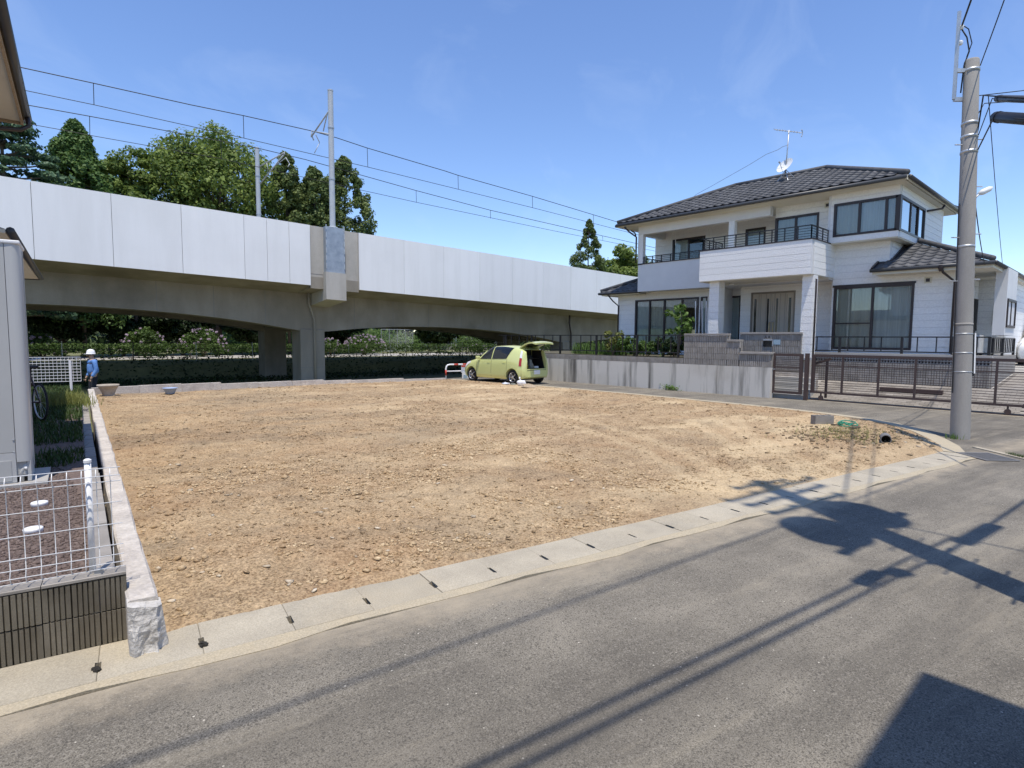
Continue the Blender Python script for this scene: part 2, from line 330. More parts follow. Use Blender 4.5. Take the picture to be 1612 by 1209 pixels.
mat('car_white', (.75,.76,.77), .25, coat=.7)
mat('car_dark', (.02,.022,.028), .2, coat=.7)
mat('tyre', (.02,.02,.021), .85)
mat('alloy', (.62,.63,.64), .3, metal=.75)
mat('lamp_red', (.35,.02,.02), .2, coat=.5)
mat('lamp_clear', (.75,.76,.78), .15, coat=.5)
mat('plate_white', (.85,.85,.85), .5)
mat('cargo_grey', (.16,.17,.15), .9, col2=(.30,.31,.28), nscale=9.)
mat('cargo_yellow', (.45,.33,.05), .8)
mat('shirt_blue', (.10,.22,.50), .85, col2=(.13,.27,.57), nscale=12.)
mat('trousers_navy', (.018,.02,.03), .9)
mat('skin', (.42,.27,.19), .6)
mat('helmet_white', (.82,.82,.82), .3)
mat('bucket_blue', (.36,.45,.62), .5)
mat('pot_stone', (.36,.31,.25), .9, col2=(.46,.41,.34), nscale=9., bump=.4, bscale=60)
mat('hose_green', (.02,.28,.18), .5)
mat('pipe_grey', (.19,.185,.18), .6)
mat('gravel', (.135,.10,.088), .95, col2=(.20,.155,.135), nscale=30., bump=1., bscale=35, fine=.3, spec=.2)
mat('cap_white', (.80,.80,.81), .5)
mat('paver', (.215,.195,.172), .85, col2=(.29,.265,.235), nscale=2., bump=.3, bscale=80, rand=.16, spec=.2)
mat('drive_concrete', (.42,.40,.37), .9, col2=(.34,.325,.30), nscale=1.5, bump=.2, bscale=60, fine=.08)
mat('dirt_dark', (.075,.065,.045), .95, col2=(.11,.10,.06), nscale=2., bump=.6, bscale=20, fine=.2)
mat('far_ground', (.14,.15,.07), .95, col2=(.20,.20,.10), nscale=.2, fine=.15, bscale=3.)
mat('hill_green', (.05,.075,.02), .95, col2=(.10,.13,.035), nscale=.6, bump=1., bscale=1.5, fine=.4)
mat('bark', (.10,.075,.055), .95, col2=(.15,.12,.09), nscale=8., stretch=(1,1,.25), bump=.7, bscale=25)
mat('sticker_blue', (.22,.36,.46), .6, col2=(.42,.5,.54), nscale=30.)
mat('paper', (.62,.64,.68), .7, col2=(.30,.35,.45), nscale=14., ramp=(.5,.62))
mat('bag_white', (.78,.79,.82), .5)
mat('wood_old', (.33,.25,.16), .9, col2=(.42,.34,.24), nscale=20.)
mat('far_pink', (.52,.45,.42), .8); mat('far_roof', (.16,.13,.12), .8)
mat('cable_black', (.012,.012,.013), .6); mat('cable_grey', (.22,.23,.25), .5)
mat('resin_grey', (.30,.31,.31), .6)
glassmat('glass', (.86,.89,.88), .02); glassmat('glass_sky', (.35,.4,.42), .45); glassmat('car_glass', (.05,.06,.06), .05)
leafmat('leaf_broad', (.080,.125,.026), (.255,.325,.080), .38)
leafmat('leaf_conifer', (.050,.108,.028), (.17,.26,.075), .28)
leafmat('leaf_cedar', (.070,.108,.032), (.20,.245,.08), .28)
leafmat('leaf_pine', (.040,.085,.045), (.125,.20,.105), .15)
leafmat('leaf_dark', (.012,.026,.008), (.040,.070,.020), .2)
leafmat('leaf_bright', (.05,.10,.02), (.15,.24,.06), .3)
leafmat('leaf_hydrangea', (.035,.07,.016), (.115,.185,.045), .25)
leafmat('leaf_grass', (.022,.046,.010), (.060,.10,.022), .25)
leafmat('leaf_dry', (.10,.13,.03), (.26,.27,.08), .3)
mat('dark_soil', (.17,.125,.08), .95, col2=(.27,.21,.135), nscale=7., bump=.6, bscale=40, fine=.2, spec=.1)
leafmat('root_brown', (.10,.065,.035), (.24,.17,.10), .1)
leafmat('bloom', (.42,.33,.46), (.62,.52,.60), .2)

# ================================================================ the ground
GA = rad(-9.5); g = Vector((math.cos(GA), math.sin(GA), 0)); gn = Vector((-g.y, g.x, 0)); I0 = Vector((.61, 3.98, 0))
def gp(s, t, z=0.): q = I0+g*s+gn*t; return Vector((q.x, q.y, z))         # along the gutter, t towards the lot
BA = math.atan2(2.06-.55, 18.8-3.84); bdir = Vector((math.sin(BA), math.cos(BA), 0)); bn = Vector((bdir.y, -bdir.x, 0))
B0 = Vector((.55, 3.84, 0))
def bp(s, t, z=0.): q = B0+bdir*s+bn*t; return Vector((q.x, q.y, z))      # along the lot's left wall, t towards the lot
GND = -.55
def ground_h(x, y):                                   # lower ground, rising to the bank behind the viaduct
    t = max(0., min(1., (y+.074*x-34.9)/1.6)); t = t*t*(3-2*t)
    return GND+t*1.0
mb = MB(); xs = [-1500,-300,-80]+[-40+4*i for i in range(36)]+[130,300,1500]; ys = [-1500,-300,-60,-20,0,10,20,26,30,32,33,33.5,34,34.5,35,35.5,36,36.5,37,37.5,38,38.5,39,39.5,40,41,43,50,60,80,120,300,1500]
vsl = [(x, y, ground_h(max(-40,min(100,x)), y)) for y in ys for x in xs]; nx = len(xs)
mb.add(vsl, [(j*nx+i, j*nx+i+1, (j+1)*nx+i+1, (j+1)*nx+i) for j in range(len(ys)-1) for i in range(nx-1)])
struct(obj('ground', mb, 'far_ground'))
edge = [(11.56,2.1),(12.3,2.32),(12.96,2.62),(13.75,3.05),(14.5,3.67),(15.0,4.4),(15.29,5.23),(15.48,6.3),(15.58,7.6),(15.66,9.),(15.72,11.2),(15.68,14.),(15.6,16.4),(15.4,18.8),(15.05,20.5)]
def offs(path, d):
    r = []
    for i, p in enumerate(path):
        a = Vector(path[max(i-1,0)]); b = Vector(path[min(i+1,len(path)-1)]); t = (b-a).normalized(); r.append((p[0]+t.y*d, p[1]-t.x*d))
    return r
kout = offs(edge, .26)
WX = 18.2; GX = 18.5                                  # retaining wall face, sliding gate
o1 = gp(-60, -.53); o2 = gp(11.2, -.53)
road = [(o1.x,o1.y),(o2.x,o2.y)]+kout+[(15.2,21.2),(18.3,21.2),(18.3,8.0),(18.62,7.9),(18.62,-2.6),(70,-11.2),(70,-19),(-58,4.6)]
dust_edge(ASPH, (gn.x,gn.y,0), gp(0,-.53).dot(gn), .5, (.40,.34,.25))
struct(obj('road', MB().prism(road, -.62, 0.), 'asphalt'))
# concrete kerb strip bending round the corner into the lane
mb = MB()
for i in range(len(edge)-1):
    (a,b),(c,d) = (edge[i],kout[i]),(edge[i+1],kout[i+1]); z = .014
    a2 = (a[0]-(b[0]-a[0])*.15, a[1]-(b[1]-a[1])*.15); c2 = (c[0]-(d[0]-c[0])*.15, c[1]-(d[1]-c[1])*.15)
    mb.add([(*a2,z),(*b,z-.006),(*d,z-.006),(*c2,z),(*a2,-.2),(*b,-.2),(*d,-.2),(*c2,-.2)], [(0,1,2,3),(1,5,6,2),(0,3,7,4)])
struct(obj('kerb', mb, 'mortar'))
# gutter: solid channel coloured near-black as shade, mortar strip and single lids with a lifting notch at each joint
gutter = struct(obj('gutter', MB().prism([tuple(gp(s,t))[:2] for s,t in ((-16,-.43),(11.05,-.43),(11.05,.0),(-16,.0))], -.6, -.13), 'shade_earth_dark'))
mb = MB()
k = 60
for i in range(k):
    a, b = -16+27.05*i/k, -16+27.05*(i+1)/k
    w0, w1 = (.105+.03*math.sin(i*2.1)+.015*math.sin(i*5.3) for i in (i, i+1))
    P = [gp(a,-.425,.001), gp(b,-.425,.001), gp(b,-.425-w1,.0045), gp(a,-.425-w0,.0045)]
    mb.add(P+[p-Vector((0,0,.2)) for p in P], [(3,2,1,0),(0,1,5,4),(2,3,7,6)])
obj('mortar_strip', mb, 'mortar', gutter)
def lid_mesh(var):
    L, Wd, th, nw, n0, n1 = .4985, .42, .1, .017, .10, .21
    if var == 2: n0 = n1 = .15; nw = 0.
    pl = [(0,0),(L,0),(L,n0),(L-nw,n0),(L-nw,n1),(L,n1),(L,Wd),(0,Wd),(0,n1),(nw,n1),(nw,n0),(0,n0)]
    pl = [q for i, q in enumerate(pl) if i == 0 or q != pl[i-1]]
    if var == 2: pl = [(0,0),(L,0),(L,Wd),(0,Wd)]
    bm = bmesh.new(); b = [bm.verts.new((x,y,-th)) for x,y in pl]; t = [bm.verts.new((x,y,0)) for x,y in pl]; n = len(pl)
    tf = bm.faces.new(t); bm.faces.new(b[::-1])
    for i in range(n): bm.faces.new((b[i],b[(i+1)%n],t[(i+1)%n],t[i]))
    bmesh.ops.bevel(bm, geom=[e for e in tf.edges], offset=.003, segments=1, affect='EDGES')
    return mesh_of('lid', MB().bm(bm))
LM = lid_mesh(0)
for i in range(-31, 22):
    q = gp(-.178+.5*i, -.424, .003+.002*math.sin(i*3.7))
    o = obj('gutter_lid', LM, 'lid_concrete', gutter, loc=q, rot=(.003*math.sin(i*1.9), .003*math.cos(i*2.3), GA))
struct(obj('gutter_end_slab', MB().prism([tuple(gp(s,t))[:2] for s,t in ((10.85,-.43),(11.35,-.43),(11.3,.06),(10.85,.0))], -.2, .006), 'lid_concrete'))
# earth plugging two of the notches
for i, (x, y) in enumerate(((152,1056),(320,1016))):
    mb = MB(); c = G(x,y,.0)
    for j in range(9):
        bm = bmesh.new(); bmesh.ops.create_icosphere(bm, subdivisions=1, radius=.013+.007*random.random())
        for v in bm.verts: v.co += Vector((c.x+random.uniform(-.012,.012), c.y+random.uniform(-.022,.022), .004))+Vector((random.uniform(-1,1),random.uniform(-1,1),random.uniform(-1,1)))*.004
        mb.bm(bm)
    tag(obj('earth_plug', mb, 'shade_earth_dark'), ('dark earth clump in gutter notch below the ribbed block wall','dark earth clump in gutter notch beside the broken wall end')[i], 'earth')

# ---------------------------------------------------------------- the bare lot
polyL = [tuple(bp(.12,.13))[:2]]+[tuple(gp(s,.0))[:2] for s in (.4,3,6,9,11)]+edge+[(13.,20.75),(9.7,21.25),(2.55,21.05)]
def sdist(px, py, poly):
    d = np.full(px.shape, 1e9); ins = np.zeros(px.shape, bool); n = len(poly)
    for i in range(n):
        x0,y0 = poly[i]; x1,y1 = poly[(i+1)%n]; dx,dy = x1-x0,y1-y0
        t = np.clip(((px-x0)*dx+(py-y0)*dy)/(dx*dx+dy*dy), 0, 1); d = np.minimum(d, np.hypot(px-x0-t*dx, py-y0-t*dy))
        c = ((y0 > py) != (y1 > py)) & (px < (x1-x0)*(py-y0)/(y1-y0+1e-12)+x0); ins ^= c
    return np.where(ins, d, -d)
def seg_d(x, y, pts):
    d = np.full(np.shape(x), 1e9)
    for (x0,y0),(x1,y1) in zip(pts, pts[1:]):
        dx,dy = x1-x0,y1-y0; t = np.clip(((x-x0)*dx+(y-y0)*dy)/(dx*dx+dy*dy),0,1); d = np.minimum(d, np.hypot(x-x0-t*dx, y-y0-t*dy))
    return d
ruts = [[tuple(G(*p))[:2] for p in q] for q in ([(1110,668),(1150,690),(1200,722),(1250,752),(1290,770)],[(1180,662),(1210,690),(1290,726),(1350,745)],[(760,640),(900,665),(1040,712),(1130,760)])]
def soil_z(x, y, sd):
    z = .05*(vnoise(x,y,.45,1)-.5)+.045*(vnoise(x,y,1.6,2)-.5)+.030*(vnoise(x,y,4.3,3)-.5)+.026*(vnoise(x,y,8.,4)-.5)+.022*(vnoise(x,y,15.,6)-.5)
    for r in ruts: z = z-.018*np.exp(-(seg_d(x,y,r)/.16)**2)+.010*np.exp(-((seg_d(x,y,r)-.3)/.12)**2)
    e = np.clip(sd/.7, 0, 1); base = .035*e+.004
    z = base+z*(.30+.70*e)+.012*(vnoise(x,y,5.,5)-.5)
    lf = np.clip(1-(x-(.55+.101*(y-3.84))-.13)/1.6, 0, 1)*np.clip((y-4.2)/1., 0, 1); z = z+.06*lf
    return np.where(sd < 0, z+sd*.35-.004, z)
N = .055
gx, gy = np.meshgrid(np.arange(.4, 15.95, N), np.arange(1.9, 21.6, N)); sd = sdist(gx, gy, polyL); gz_ = soil_z(gx, gy, sd)
keep = sd > -.17; idx = -np.ones(gx.shape, int); idx[keep] = np.arange(keep.sum())
c4 = keep[:-1,:-1] & keep[1:,:-1] & keep[:-1,1:] & keep[1:,1:]
jj, ii = np.nonzero(c4); fs = np.stack([idx[jj,ii], idx[jj,ii+1], idx[jj+1,ii+1], idx[jj+1,ii]], 1)
me = bpy.data.meshes.new('bare_lot'); me.from_pydata(np.stack([gx[keep],gy[keep],gz_[keep]],1).tolist(), [], fs.tolist())
def ground_tones(x, y, sd):
    rd = np.min([seg_d(x,y,r) for r in ruts], 0); c = np.cos(BA); u = x*c-y*np.sin(BA); v = x*np.sin(BA)+y*c
    pale = np.exp(-((rd-.3)/.14)**2)*.55+np.clip((vnoise(u*.55,v*1.5,.9,31)*.6+vnoise(u*.6,v*1.6,2.3,32)*.4-.50)*3.2,0,1)*np.clip((u-1.)/6,.25,1)
    grey = np.clip((vnoise(u*.5,v,.5,33)*.65+vnoise(u,v*1.4,1.9,34)*.35-.46)*4,0,1)*np.clip(1.25-(u-1.)/6.5,.12,1)
    rust = np.clip((vnoise(u,v,.75,35)*.6+vnoise(u,v,2.6,36)*.4-.55)*4,0,1)*(.35+.5*np.exp(-np.maximum(sd-.1,0)/.5))
    return np.clip(pale,0,1), np.clip(grey,0,1), np.clip(rust,0,1)
for nm_, val_ in zip(('pale','grey','rust'), ground_tones(gx[keep], gy[keep], sd[keep])):
    me.attributes.new(nm_,'FLOAT','POINT').data.foreach_set('value', val_.astype(np.float32))
lot = struct(obj('bare_lot', me, 'soil', world=False))
def rocks_mesh(name, pts, sizes, flat=.6, seed=1):
    rs = np.random.RandomState(seed); bm = bmesh.new(); bmesh.ops.create_icosphere(bm, subdivisions=1, radius=1); base = np.array([v.co[:] for v in bm.verts]); f = np.array([[w.index for w in q.verts] for q in bm.faces]); bm.free()
    nb = len(base); n = len(pts); sc = np.stack([sizes*rs.uniform(.7,1.4,n), sizes*rs.uniform(.6,1.1,n), sizes*flat*rs.uniform(.6,1.2,n)], 1)
    V = base[None]*(1+rs.uniform(-.32,.32,(n,nb,1)))*sc[:,None,:]
    a = rs.uniform(0,6.28,n); ca, sa = np.cos(a)[:,None], np.sin(a)[:,None]
    tl = rs.uniform(-.5,.5,n)[:,None]; V = np.stack([V[...,0], V[...,1]*np.cos(tl)-V[...,2]*np.sin(tl), V[...,1]*np.sin(tl)+V[...,2]*np.cos(tl)], -1)
    V = np.stack([V[...,0]*ca-V[...,1]*sa, V[...,0]*sa+V[...,1]*ca, V[...,2]], -1)+pts[:,None,:]
    Fa = f[None]+(np.arange(n)*nb)[:,None,None]
    m = bpy.data.meshes.new(name); m.vertices.add(n*nb); m.vertices.foreach_set('co', V.reshape(-1).astype(np.float32))
    nf = n*len(f); m.loops.add(nf*3); m.polygons.add(nf); m.loops.foreach_set('vertex_index', Fa.reshape(-1).astype(np.int32))
    m.polygons.foreach_set('loop_start', np.arange(0,nf*3,3,dtype=np.int32)); m.polygons.foreach_set('loop_total', np.full(nf,3,np.int32)); m.update(calc_edges=True); m.validate(); return m
rs = np.random.RandomState(3)
def scatter(n, near):
    px = rs.uniform(.6,15.7,n); py = rs.uniform(2.,21.,n); s = sdist(px,py,polyL); d = np.hypot(px,py); cl = vnoise(px,py,.8,9)
    k = (s > .05) & (rs.uniform(0,1,n) < np.clip((near/np.maximum(d,3))**1.3,0,1)*(.16+1.5*cl**2.2)); return px[k], py[k], s[k]
px, py, s_ = scatter(150000, 8.5); sz = np.exp(rs.normal(math.log(.0085), .62, len(px))).clip(.003,.04)*(.8+.02*np.hypot(px,py))
cm_ = rocks_mesh('clods', np.stack([px,py,soil_z(px,py,s_)+sz*.12],1), sz, .5, 5)
for nm_, val_ in zip(('pale','grey','rust'), ground_tones(px, py, s_)): cm_.attributes.new(nm_,'FLOAT','POINT').data.foreach_set('value', np.repeat(val_,12).astype(np.float32))
stuff(obj('clods', cm_, 'soil', lot, world=False))
qx = rs.uniform(.8,6.5,16000); qy = rs.uniform(3.2,8.2,16000); qs = sdist(qx,qy,polyL); kq = (qs > .12) & (vnoise(qx,qy,1.1,51)*.6+vnoise(qx,qy,3.,52)*.4 > .52); qx,qy,qs = qx[kq],qy[kq],qs[kq]
qz = np.exp(rs.normal(math.log(.0105), .5, len(qx))).clip(.004,.034)
stuff(obj('near_clods', rocks_mesh('near_clods', np.stack([qx,qy,soil_z(qx,qy,qs)+qz*.2],1), qz, .6, 15), 'clod', lot, world=False))
px, py, s_ = scatter(9000, 5.5); sz = np.exp(rs.normal(math.log(.010), .4, len(px))).clip(.005,.026)
stuff(obj('pebbles', rocks_mesh('pebbles', np.stack([px,py,soil_z(px,py,s_)+sz*.2],1), sz, .6, 8), 'clod', lot, world=False))
# single stones the photograph shows
stone_px = [(357,790),(303,872),(318,905),(345,912),(455,921),(495,928),(364,788),(376,789),(440,781),(270,944),(240,806),(523,850),(565,836),(268,738),(281,738),(620,820),(594,838),(300,780),(450,830),(400,760),(455,918),(547,765),(505,808),(498,808),(512,802),(650,800),(690,760),(700,735),(560,690),(860,730),(900,760),(950,770),(820,800),(880,800),(1440,690),(1455,694),(1446,702),(1412,680),(1425,697),(1390,702),(1375,698),(1360,706),(745,815),(780,790),(380,835),(330,850),(600,790),(335,820),(420,900),(560,880),(610,872),(250,900),(720,850),(770,838)]
sms = [rocks_mesh('stone', np.zeros((1,3)), np.array([1.]), .55, 40+i) for i in range(6)]
for i, (x, y) in enumerate(stone_px):
    q = G(x,y,.03); a = np.array([q.x]); b = np.array([q.y]); z = float(soil_z(a,b,sdist(a,b,polyL))[0]); r = (.016+.018*random.random())*(1 if y > 760 else 1.5)
    o = obj('stone', sms[i%6], 'stone', lot, world=False, loc=(q.x,q.y,z+r*.2), rz=i*1.7); o.scale = (r,r*random.uniform(.7,1.),r*random.uniform(.7,1.))

# ---------------------------------------------------------------- foliage helpers
def leaf_mesh(name, P, Nn, size, tint, aspect=1.7, seed=0):
    """one rhomb-shaped leaf (two triangles) per point, facing Nn, with a per-leaf tint"""
    rs = np.random.RandomState(seed); n = len(P); Nn = Nn/np.maximum(np.linalg.norm(Nn,axis=1,keepdims=True),1e-6)
    r = rs.normal(size=(n,3)); u = np.cross(Nn, r); u /= np.maximum(np.linalg.norm(u,axis=1,keepdims=True),1e-6); v = np.cross(Nn, u)
    s = np.broadcast_to(np.asarray(size).reshape(-1,1),(n,1)); b = s/aspect
    V = np.stack([P-u*s*.5, P+v*b*.5+Nn*s*.06, P+u*s*.5, P-v*b*.5+Nn*s*.06], 1)
    m = bpy.data.meshes.new(name); m.vertices.add(n*4); m.vertices.foreach_set('co', V.reshape(-1).astype(np.float32))
    m.loops.add(n*4); m.polygons.add(n); m.loops.foreach_set('vertex_index', np.arange(n*4,dtype=np.int32))
    m.polygons.foreach_set('loop_start', np.arange(0,n*4,4,dtype=np.int32)); m.polygons.foreach_set('loop_total', np.full(n,4,np.int32))
    m.update(calc_edges=True)
    a = m.attributes.new('tint','FLOAT','POINT'); a.data.foreach_set('value', np.repeat(np.clip(tint,0,1),4).astype(np.float32)); return m
def blade_mesh(name, P, h, lean, wid, tint, seed=0):
    """grass: a bent two-segment tapering blade per point"""
    rs = np.random.RandomState(seed); n = len(P); a = rs.uniform(0,6.28,n); d = np.stack([np.cos(a),np.sin(a),np.zeros(n)],1); w = np.stack([-np.sin(a),np.cos(a),np.zeros(n)],1)*wid.reshape(-1,1)
    up = np.array([0,0,1.]); h = h.reshape(-1,1); l = lean.reshape(-1,1)
    b0, b1, b2 = P, P+up*h*.6+d*h*l*.35, P+up*h+d*h*l
    V = np.stack([b0-w, b0+w, b1+w*.7, b1-w*.7, b2], 1); m = bpy.data.meshes.new(name); m.vertices.add(n*5); m.vertices.foreach_set('co', V.reshape(-1).astype(np.float32))
    F = np.stack([np.arange(n)*5+k for k in (0,1,2,3,3,2,4)],1); m.loops.add(n*7); m.polygons.add(n*2); m.loops.foreach_set('vertex_index', F.reshape(-1).astype(np.int32))
    ls = np.stack([np.arange(n)*7, np.arange(n)*7+4],1).reshape(-1); m.polygons.foreach_set('loop_start', ls.astype(np.int32)); m.polygons.foreach_set('loop_total', np.tile([4,3],n).astype(np.int32)); m.update(calc_edges=True)
    at = m.attributes.new('tint','FLOAT','POINT'); at.data.foreach_set('value', np.repeat(np.clip(tint,0,1),5).astype(np.float32)); return m
def clump_leaves(cents, radii, per, rs, up=.35, flat=1.):
    """leaves spread through the shell of each clump"""
    cents = np.asarray(cents); radii = np.asarray(radii); n = len(cents)*per; c = np.repeat(cents, per, 0); r = np.repeat(radii, per)
    d = rs.normal(size=(n,3)); d /= np.linalg.norm(d,axis=1,keepdims=True); q = r*rs.uniform(.35,1.05,n)**.6
    off = d*q[:,None]; off[:,2] *= flat; Nn = d*.8+rs.normal(size=(n,3))*.45; Nn[:,2] += up
    t = .45+.25*rs.normal(size=n)+.25*np.repeat(rs.uniform(-1,1,len(cents)), per)
    return c+off, Nn, t

# ---------------------------------------------------------------- left boundary: broken concrete wall, ribbed blocks, mesh fence
Lw = 17.25; mb = MB(); ns = 40; rows = []
for i in range(ns+1):
    s = -.03+Lw*(i/ns)**1.3; zt = .30-.06*i/ns+.008*math.sin(i*1.7); e = .004*math.sin(i*2.9)+.004*math.sin(i*7.1)
    rows.append([bp(s,0,-.1), bp(s,.0+.004*math.sin(i*5),zt-.01), bp(s,.012,zt), bp(s,.135+e*.5,zt-.004+.006*math.sin(i*4.1)), bp(s,.150+e,zt-.022+.01*math.sin(i*3.3)), bp(s,.158+e,-.1)])
mb.add([p for r in rows for p in r], [(i*6+j, (i+1)*6+j, (i+1)*6+j+1, i*6+j+1) for i in range(ns) for j in range(5)]+[(0,1,2,3,4,5)])
bw = thing('boundary_wall', 'low weathered concrete wall with broken end along the bare lot', 'wall', tuple(bp(0,.07)))
obj('wall', mb, 'old_concrete', bw)
# rough broken face: displaced grid
mb = MB(); nu, nv = 12, 14; P = []
for j in range(nv+1):
    for i in range(nu+1):
        u, v = i/nu, j/nv; x = u*.165-.004; z = -.02+v*(.322-.03*u)-.0
        lean = -.04*(1-v)**1.2-.02+.035*(mnoise.noise(Vector((u*2.2,v*2.4,1.7))))+.012*mnoise.noise(Vector((u*7,v*7,4.)))+.004*mnoise.noise(Vector((u*19,v*19,7.)))
        edgef = min(u,1-u)*6; lean = lean if edgef > 1 else lean*edgef+.006*(1-edgef)
        if j == nv: lean = .03
        P.append(bp(-.03+lean-.035*(1 if 0 < j < nv else 0), x+(.015*mnoise.noise(Vector((u*5,v*5,9))) if 0 < i < nu else (.03*(1-v) if i == nu else 0)), z))
mb.add(P, [(j*(nu+1)+i, j*(nu+1)+i+1, (j+1)*(nu+1)+i+1, (j+1)*(nu+1)+i) for j in range(nv) for i in range(nu)])
obj('broken_end', mb, 'broken_concrete', bw)['label'] = 'pale jagged broken end face of the wall'
def rib_block(L=.39, h=.19, d=.1, ribs=15, groups=3, dep=.011):
    """split-rib concrete block, ribs towards -y, origin at its lower front left corner"""
    pl = [(0,0)]; gw = L/groups; rpg = ribs//groups
    for gi in range(groups):
        x0 = gi*gw; m0 = .004 if gi else 0.; step = (gw-.008)/rpg
        if gi: pl += [(x0-.004,0),(x0-.004,dep*1.6),(x0+.004,dep*1.6),(x0+.004,0)]
        for r in range(rpg):
            a = x0+.004+step*r
            if r: pl += [(a-step*.16,0),(a-step*.10,dep),(a+step*.10,dep),(a+step*.16,0)]
    pl += [(L,0)]; n = len(pl); back = [(L,d),(0,d)]; al = pl+back; m = len(al)
    vs = [(x,y,0) for x,y in al]+[(x,y,h) for x,y in al]
    return mesh_of('block', MB().add(vs, [(i, (i+1)%m, m+(i+1)%m, m+i) for i in range(m)]+[tuple(range(m))[::-1], tuple(range(m,2*m))]))
NBK = rib_block()
nw = thing('block_wall', 'mossy two-course ribbed block wall under white mesh fence beside the gutter', 'wall', tuple(gp(-.12,.0)))
mb = MB(); a, b = gp(-16,.04), gp(-.145,.04); mb.prism([tuple(gp(-16,.045))[:2], tuple(gp(-.05,.045))[:2], tuple(gp(-.06,.10))[:2], tuple(gp(-16,.10))[:2]], -.05, .385); obj('core', mb, 'block_mossy', nw)
for c in range(2):
    for i in range(40):
        s = -.035-.395*(i+1)
        obj('block', NBK, 'block_mossy', nw, loc=gp(s,-.005+.003*math.sin(i*3+c),.004+c*.198), rz=GA)
for i in range(28):
    s0 = -.035-.395*(i+1); obj('coping', mesh_of('coping', MB().box((0,-.002,0),(.391,.115,.014))), 'block_grey', nw, loc=gp(s0,-.004,.4), rz=GA)
# return of the block row along the boundary, flat coping blocks
nr = thing('block_edging', 'grey concrete block row between grass strip and the weathered low wall', 'wall', tuple(bp(.2,-.1)))
for i in range(33):
    s = .17+.397*i; zt = .40-(.10 if i > 7 else 0)-(.06 if i > 13 else 0)-(.05 if i > 22 else 0)
    q = bp(s,-.165); o = obj('block', mesh_of('edging_block', MB().box((0,0,-zt+.02),(.12,.39,.0),.004)), 'block_grey', nr, loc=(q.x,q.y,zt+.004*math.sin(i*2.2)), rz=-BA)
# garden soil inside, gravel in front, grass strip behind
gd = [tuple(gp(-16,.1))[:2], tuple(gp(-.2,.1))[:2], tuple(bp(Lw,-.17))[:2], (-14,22)]
struct(obj('garden_bed', MB().prism(gd, -.6, .315), 'gravel'))
n = 15000; px = rs.uniform(-1.6,.62,n); py = rs.uniform(4.05,8.6,n); k = (px < .55+.101*(py-3.84)-.18) & (py > 4.1-(px-.6)*.165); px, py = px[k], py[k]
sz = rs.uniform(.010,.022,len(px)); stuff(obj('gravel', rocks_mesh('gravel', np.stack([px,py,np.full(len(px),.317)],1), sz, .6, 21), 'gravel', world=False))
for i, (x, y) in enumerate(((62,791),(52,832))):
    q = G(x,y,.345); tag(obj('round_marker', MB().lathe([(.06,-.03),(.062,.0),(.058,.006),(.03,.011),(.0,.012)], q, 24), 'cap_white', smooth=True), ('round white cover disc in brown gravel nearer the water heater','round white cover disc in brown gravel nearer the mesh fence')[i], 'cover disc')
# white welded mesh fence on the block wall
mf = thing('mesh_fence', 'white welded wire mesh fence standing on the ribbed block wall', 'fence', tuple(gp(-.3,.05,.41)))
fz = [(1.035,0),(.995,-.03),(.955,0),(.83,0),(.70,0),(.575,0),(.515,0),(.478,-.03),(.44,0)]
for z, dy in fz: obj('horizontal_wire', MB().tube([gp(-3.2,.035+dy,z), gp(-.045,.035+dy,z)], .0027, 6), 'white_metal', mf, smooth=True)
for i in range(46):
    s = -.095-.0665*i; pts = [gp(s,.038,1.035),gp(s,.008,.995),gp(s,.038,.955),gp(s,.038,.515),gp(s,.008,.478),gp(s,.038,.44)]
    obj('vertical_wire', MB().tube(pts, .0026, 5), 'white_metal', mf, smooth=True)
for s in (-.20,-2.2): 
    q = gp(s,.075); obj('post', MB().lathe([(.017,.36),(.017,1.07)], (q.x,q.y,0), 14), 'white_metal', mf, smooth=True); obj('post_cap', MB().lathe([(.020,1.07),(.020,1.085),(.010,1.092)], (q.x,q.y,0), 14), 'white_metal', mf)
    obj('bracket', MB().obox(gp(s+.03,.05,.42), g, .022,.012,.018), 'galv', mf)
# lawn strip
n = 26000; px = rs.uniform(-.6,2.2,n); py = rs.uniform(8.2,20.8,n); xr = .55+.101*(py-3.84)-.17
k = (px < xr) & (px > xr-1.4) & (vnoise(px,py,1.1,3)+.25*(py > 10) > .38); px, py = px[k], py[k]
stuff(obj('grass', blade_mesh('grass', np.stack([px,py,np.full(len(px),.31)],1), rs.uniform(.04,.13,len(px)), rs.uniform(.2,1.2,len(px)), rs.uniform(.005,.010,len(px)), rs.uniform(0,1,len(px)), 4), 'leaf_grass', world=False))
q = G(112,630,.32); n = 900; aa = rs.normal(size=(n,2))*[.22,.3]; q = q+Vector((-.25,-1.1,0))
tag(obj('weed_tuft', blade_mesh('weed_tuft', np.stack([q.x+aa[:,0],q.y+aa[:,1],np.full(n,.31)],1), rs.uniform(.12,.36,n), rs.uniform(.2,1.,n), rs.uniform(.005,.009,n), rs.uniform(.3,1,n), 6), 'leaf_dry', world=False), 'yellow-green feathery weed tuft at far end of the shaded grass', 'weeds')
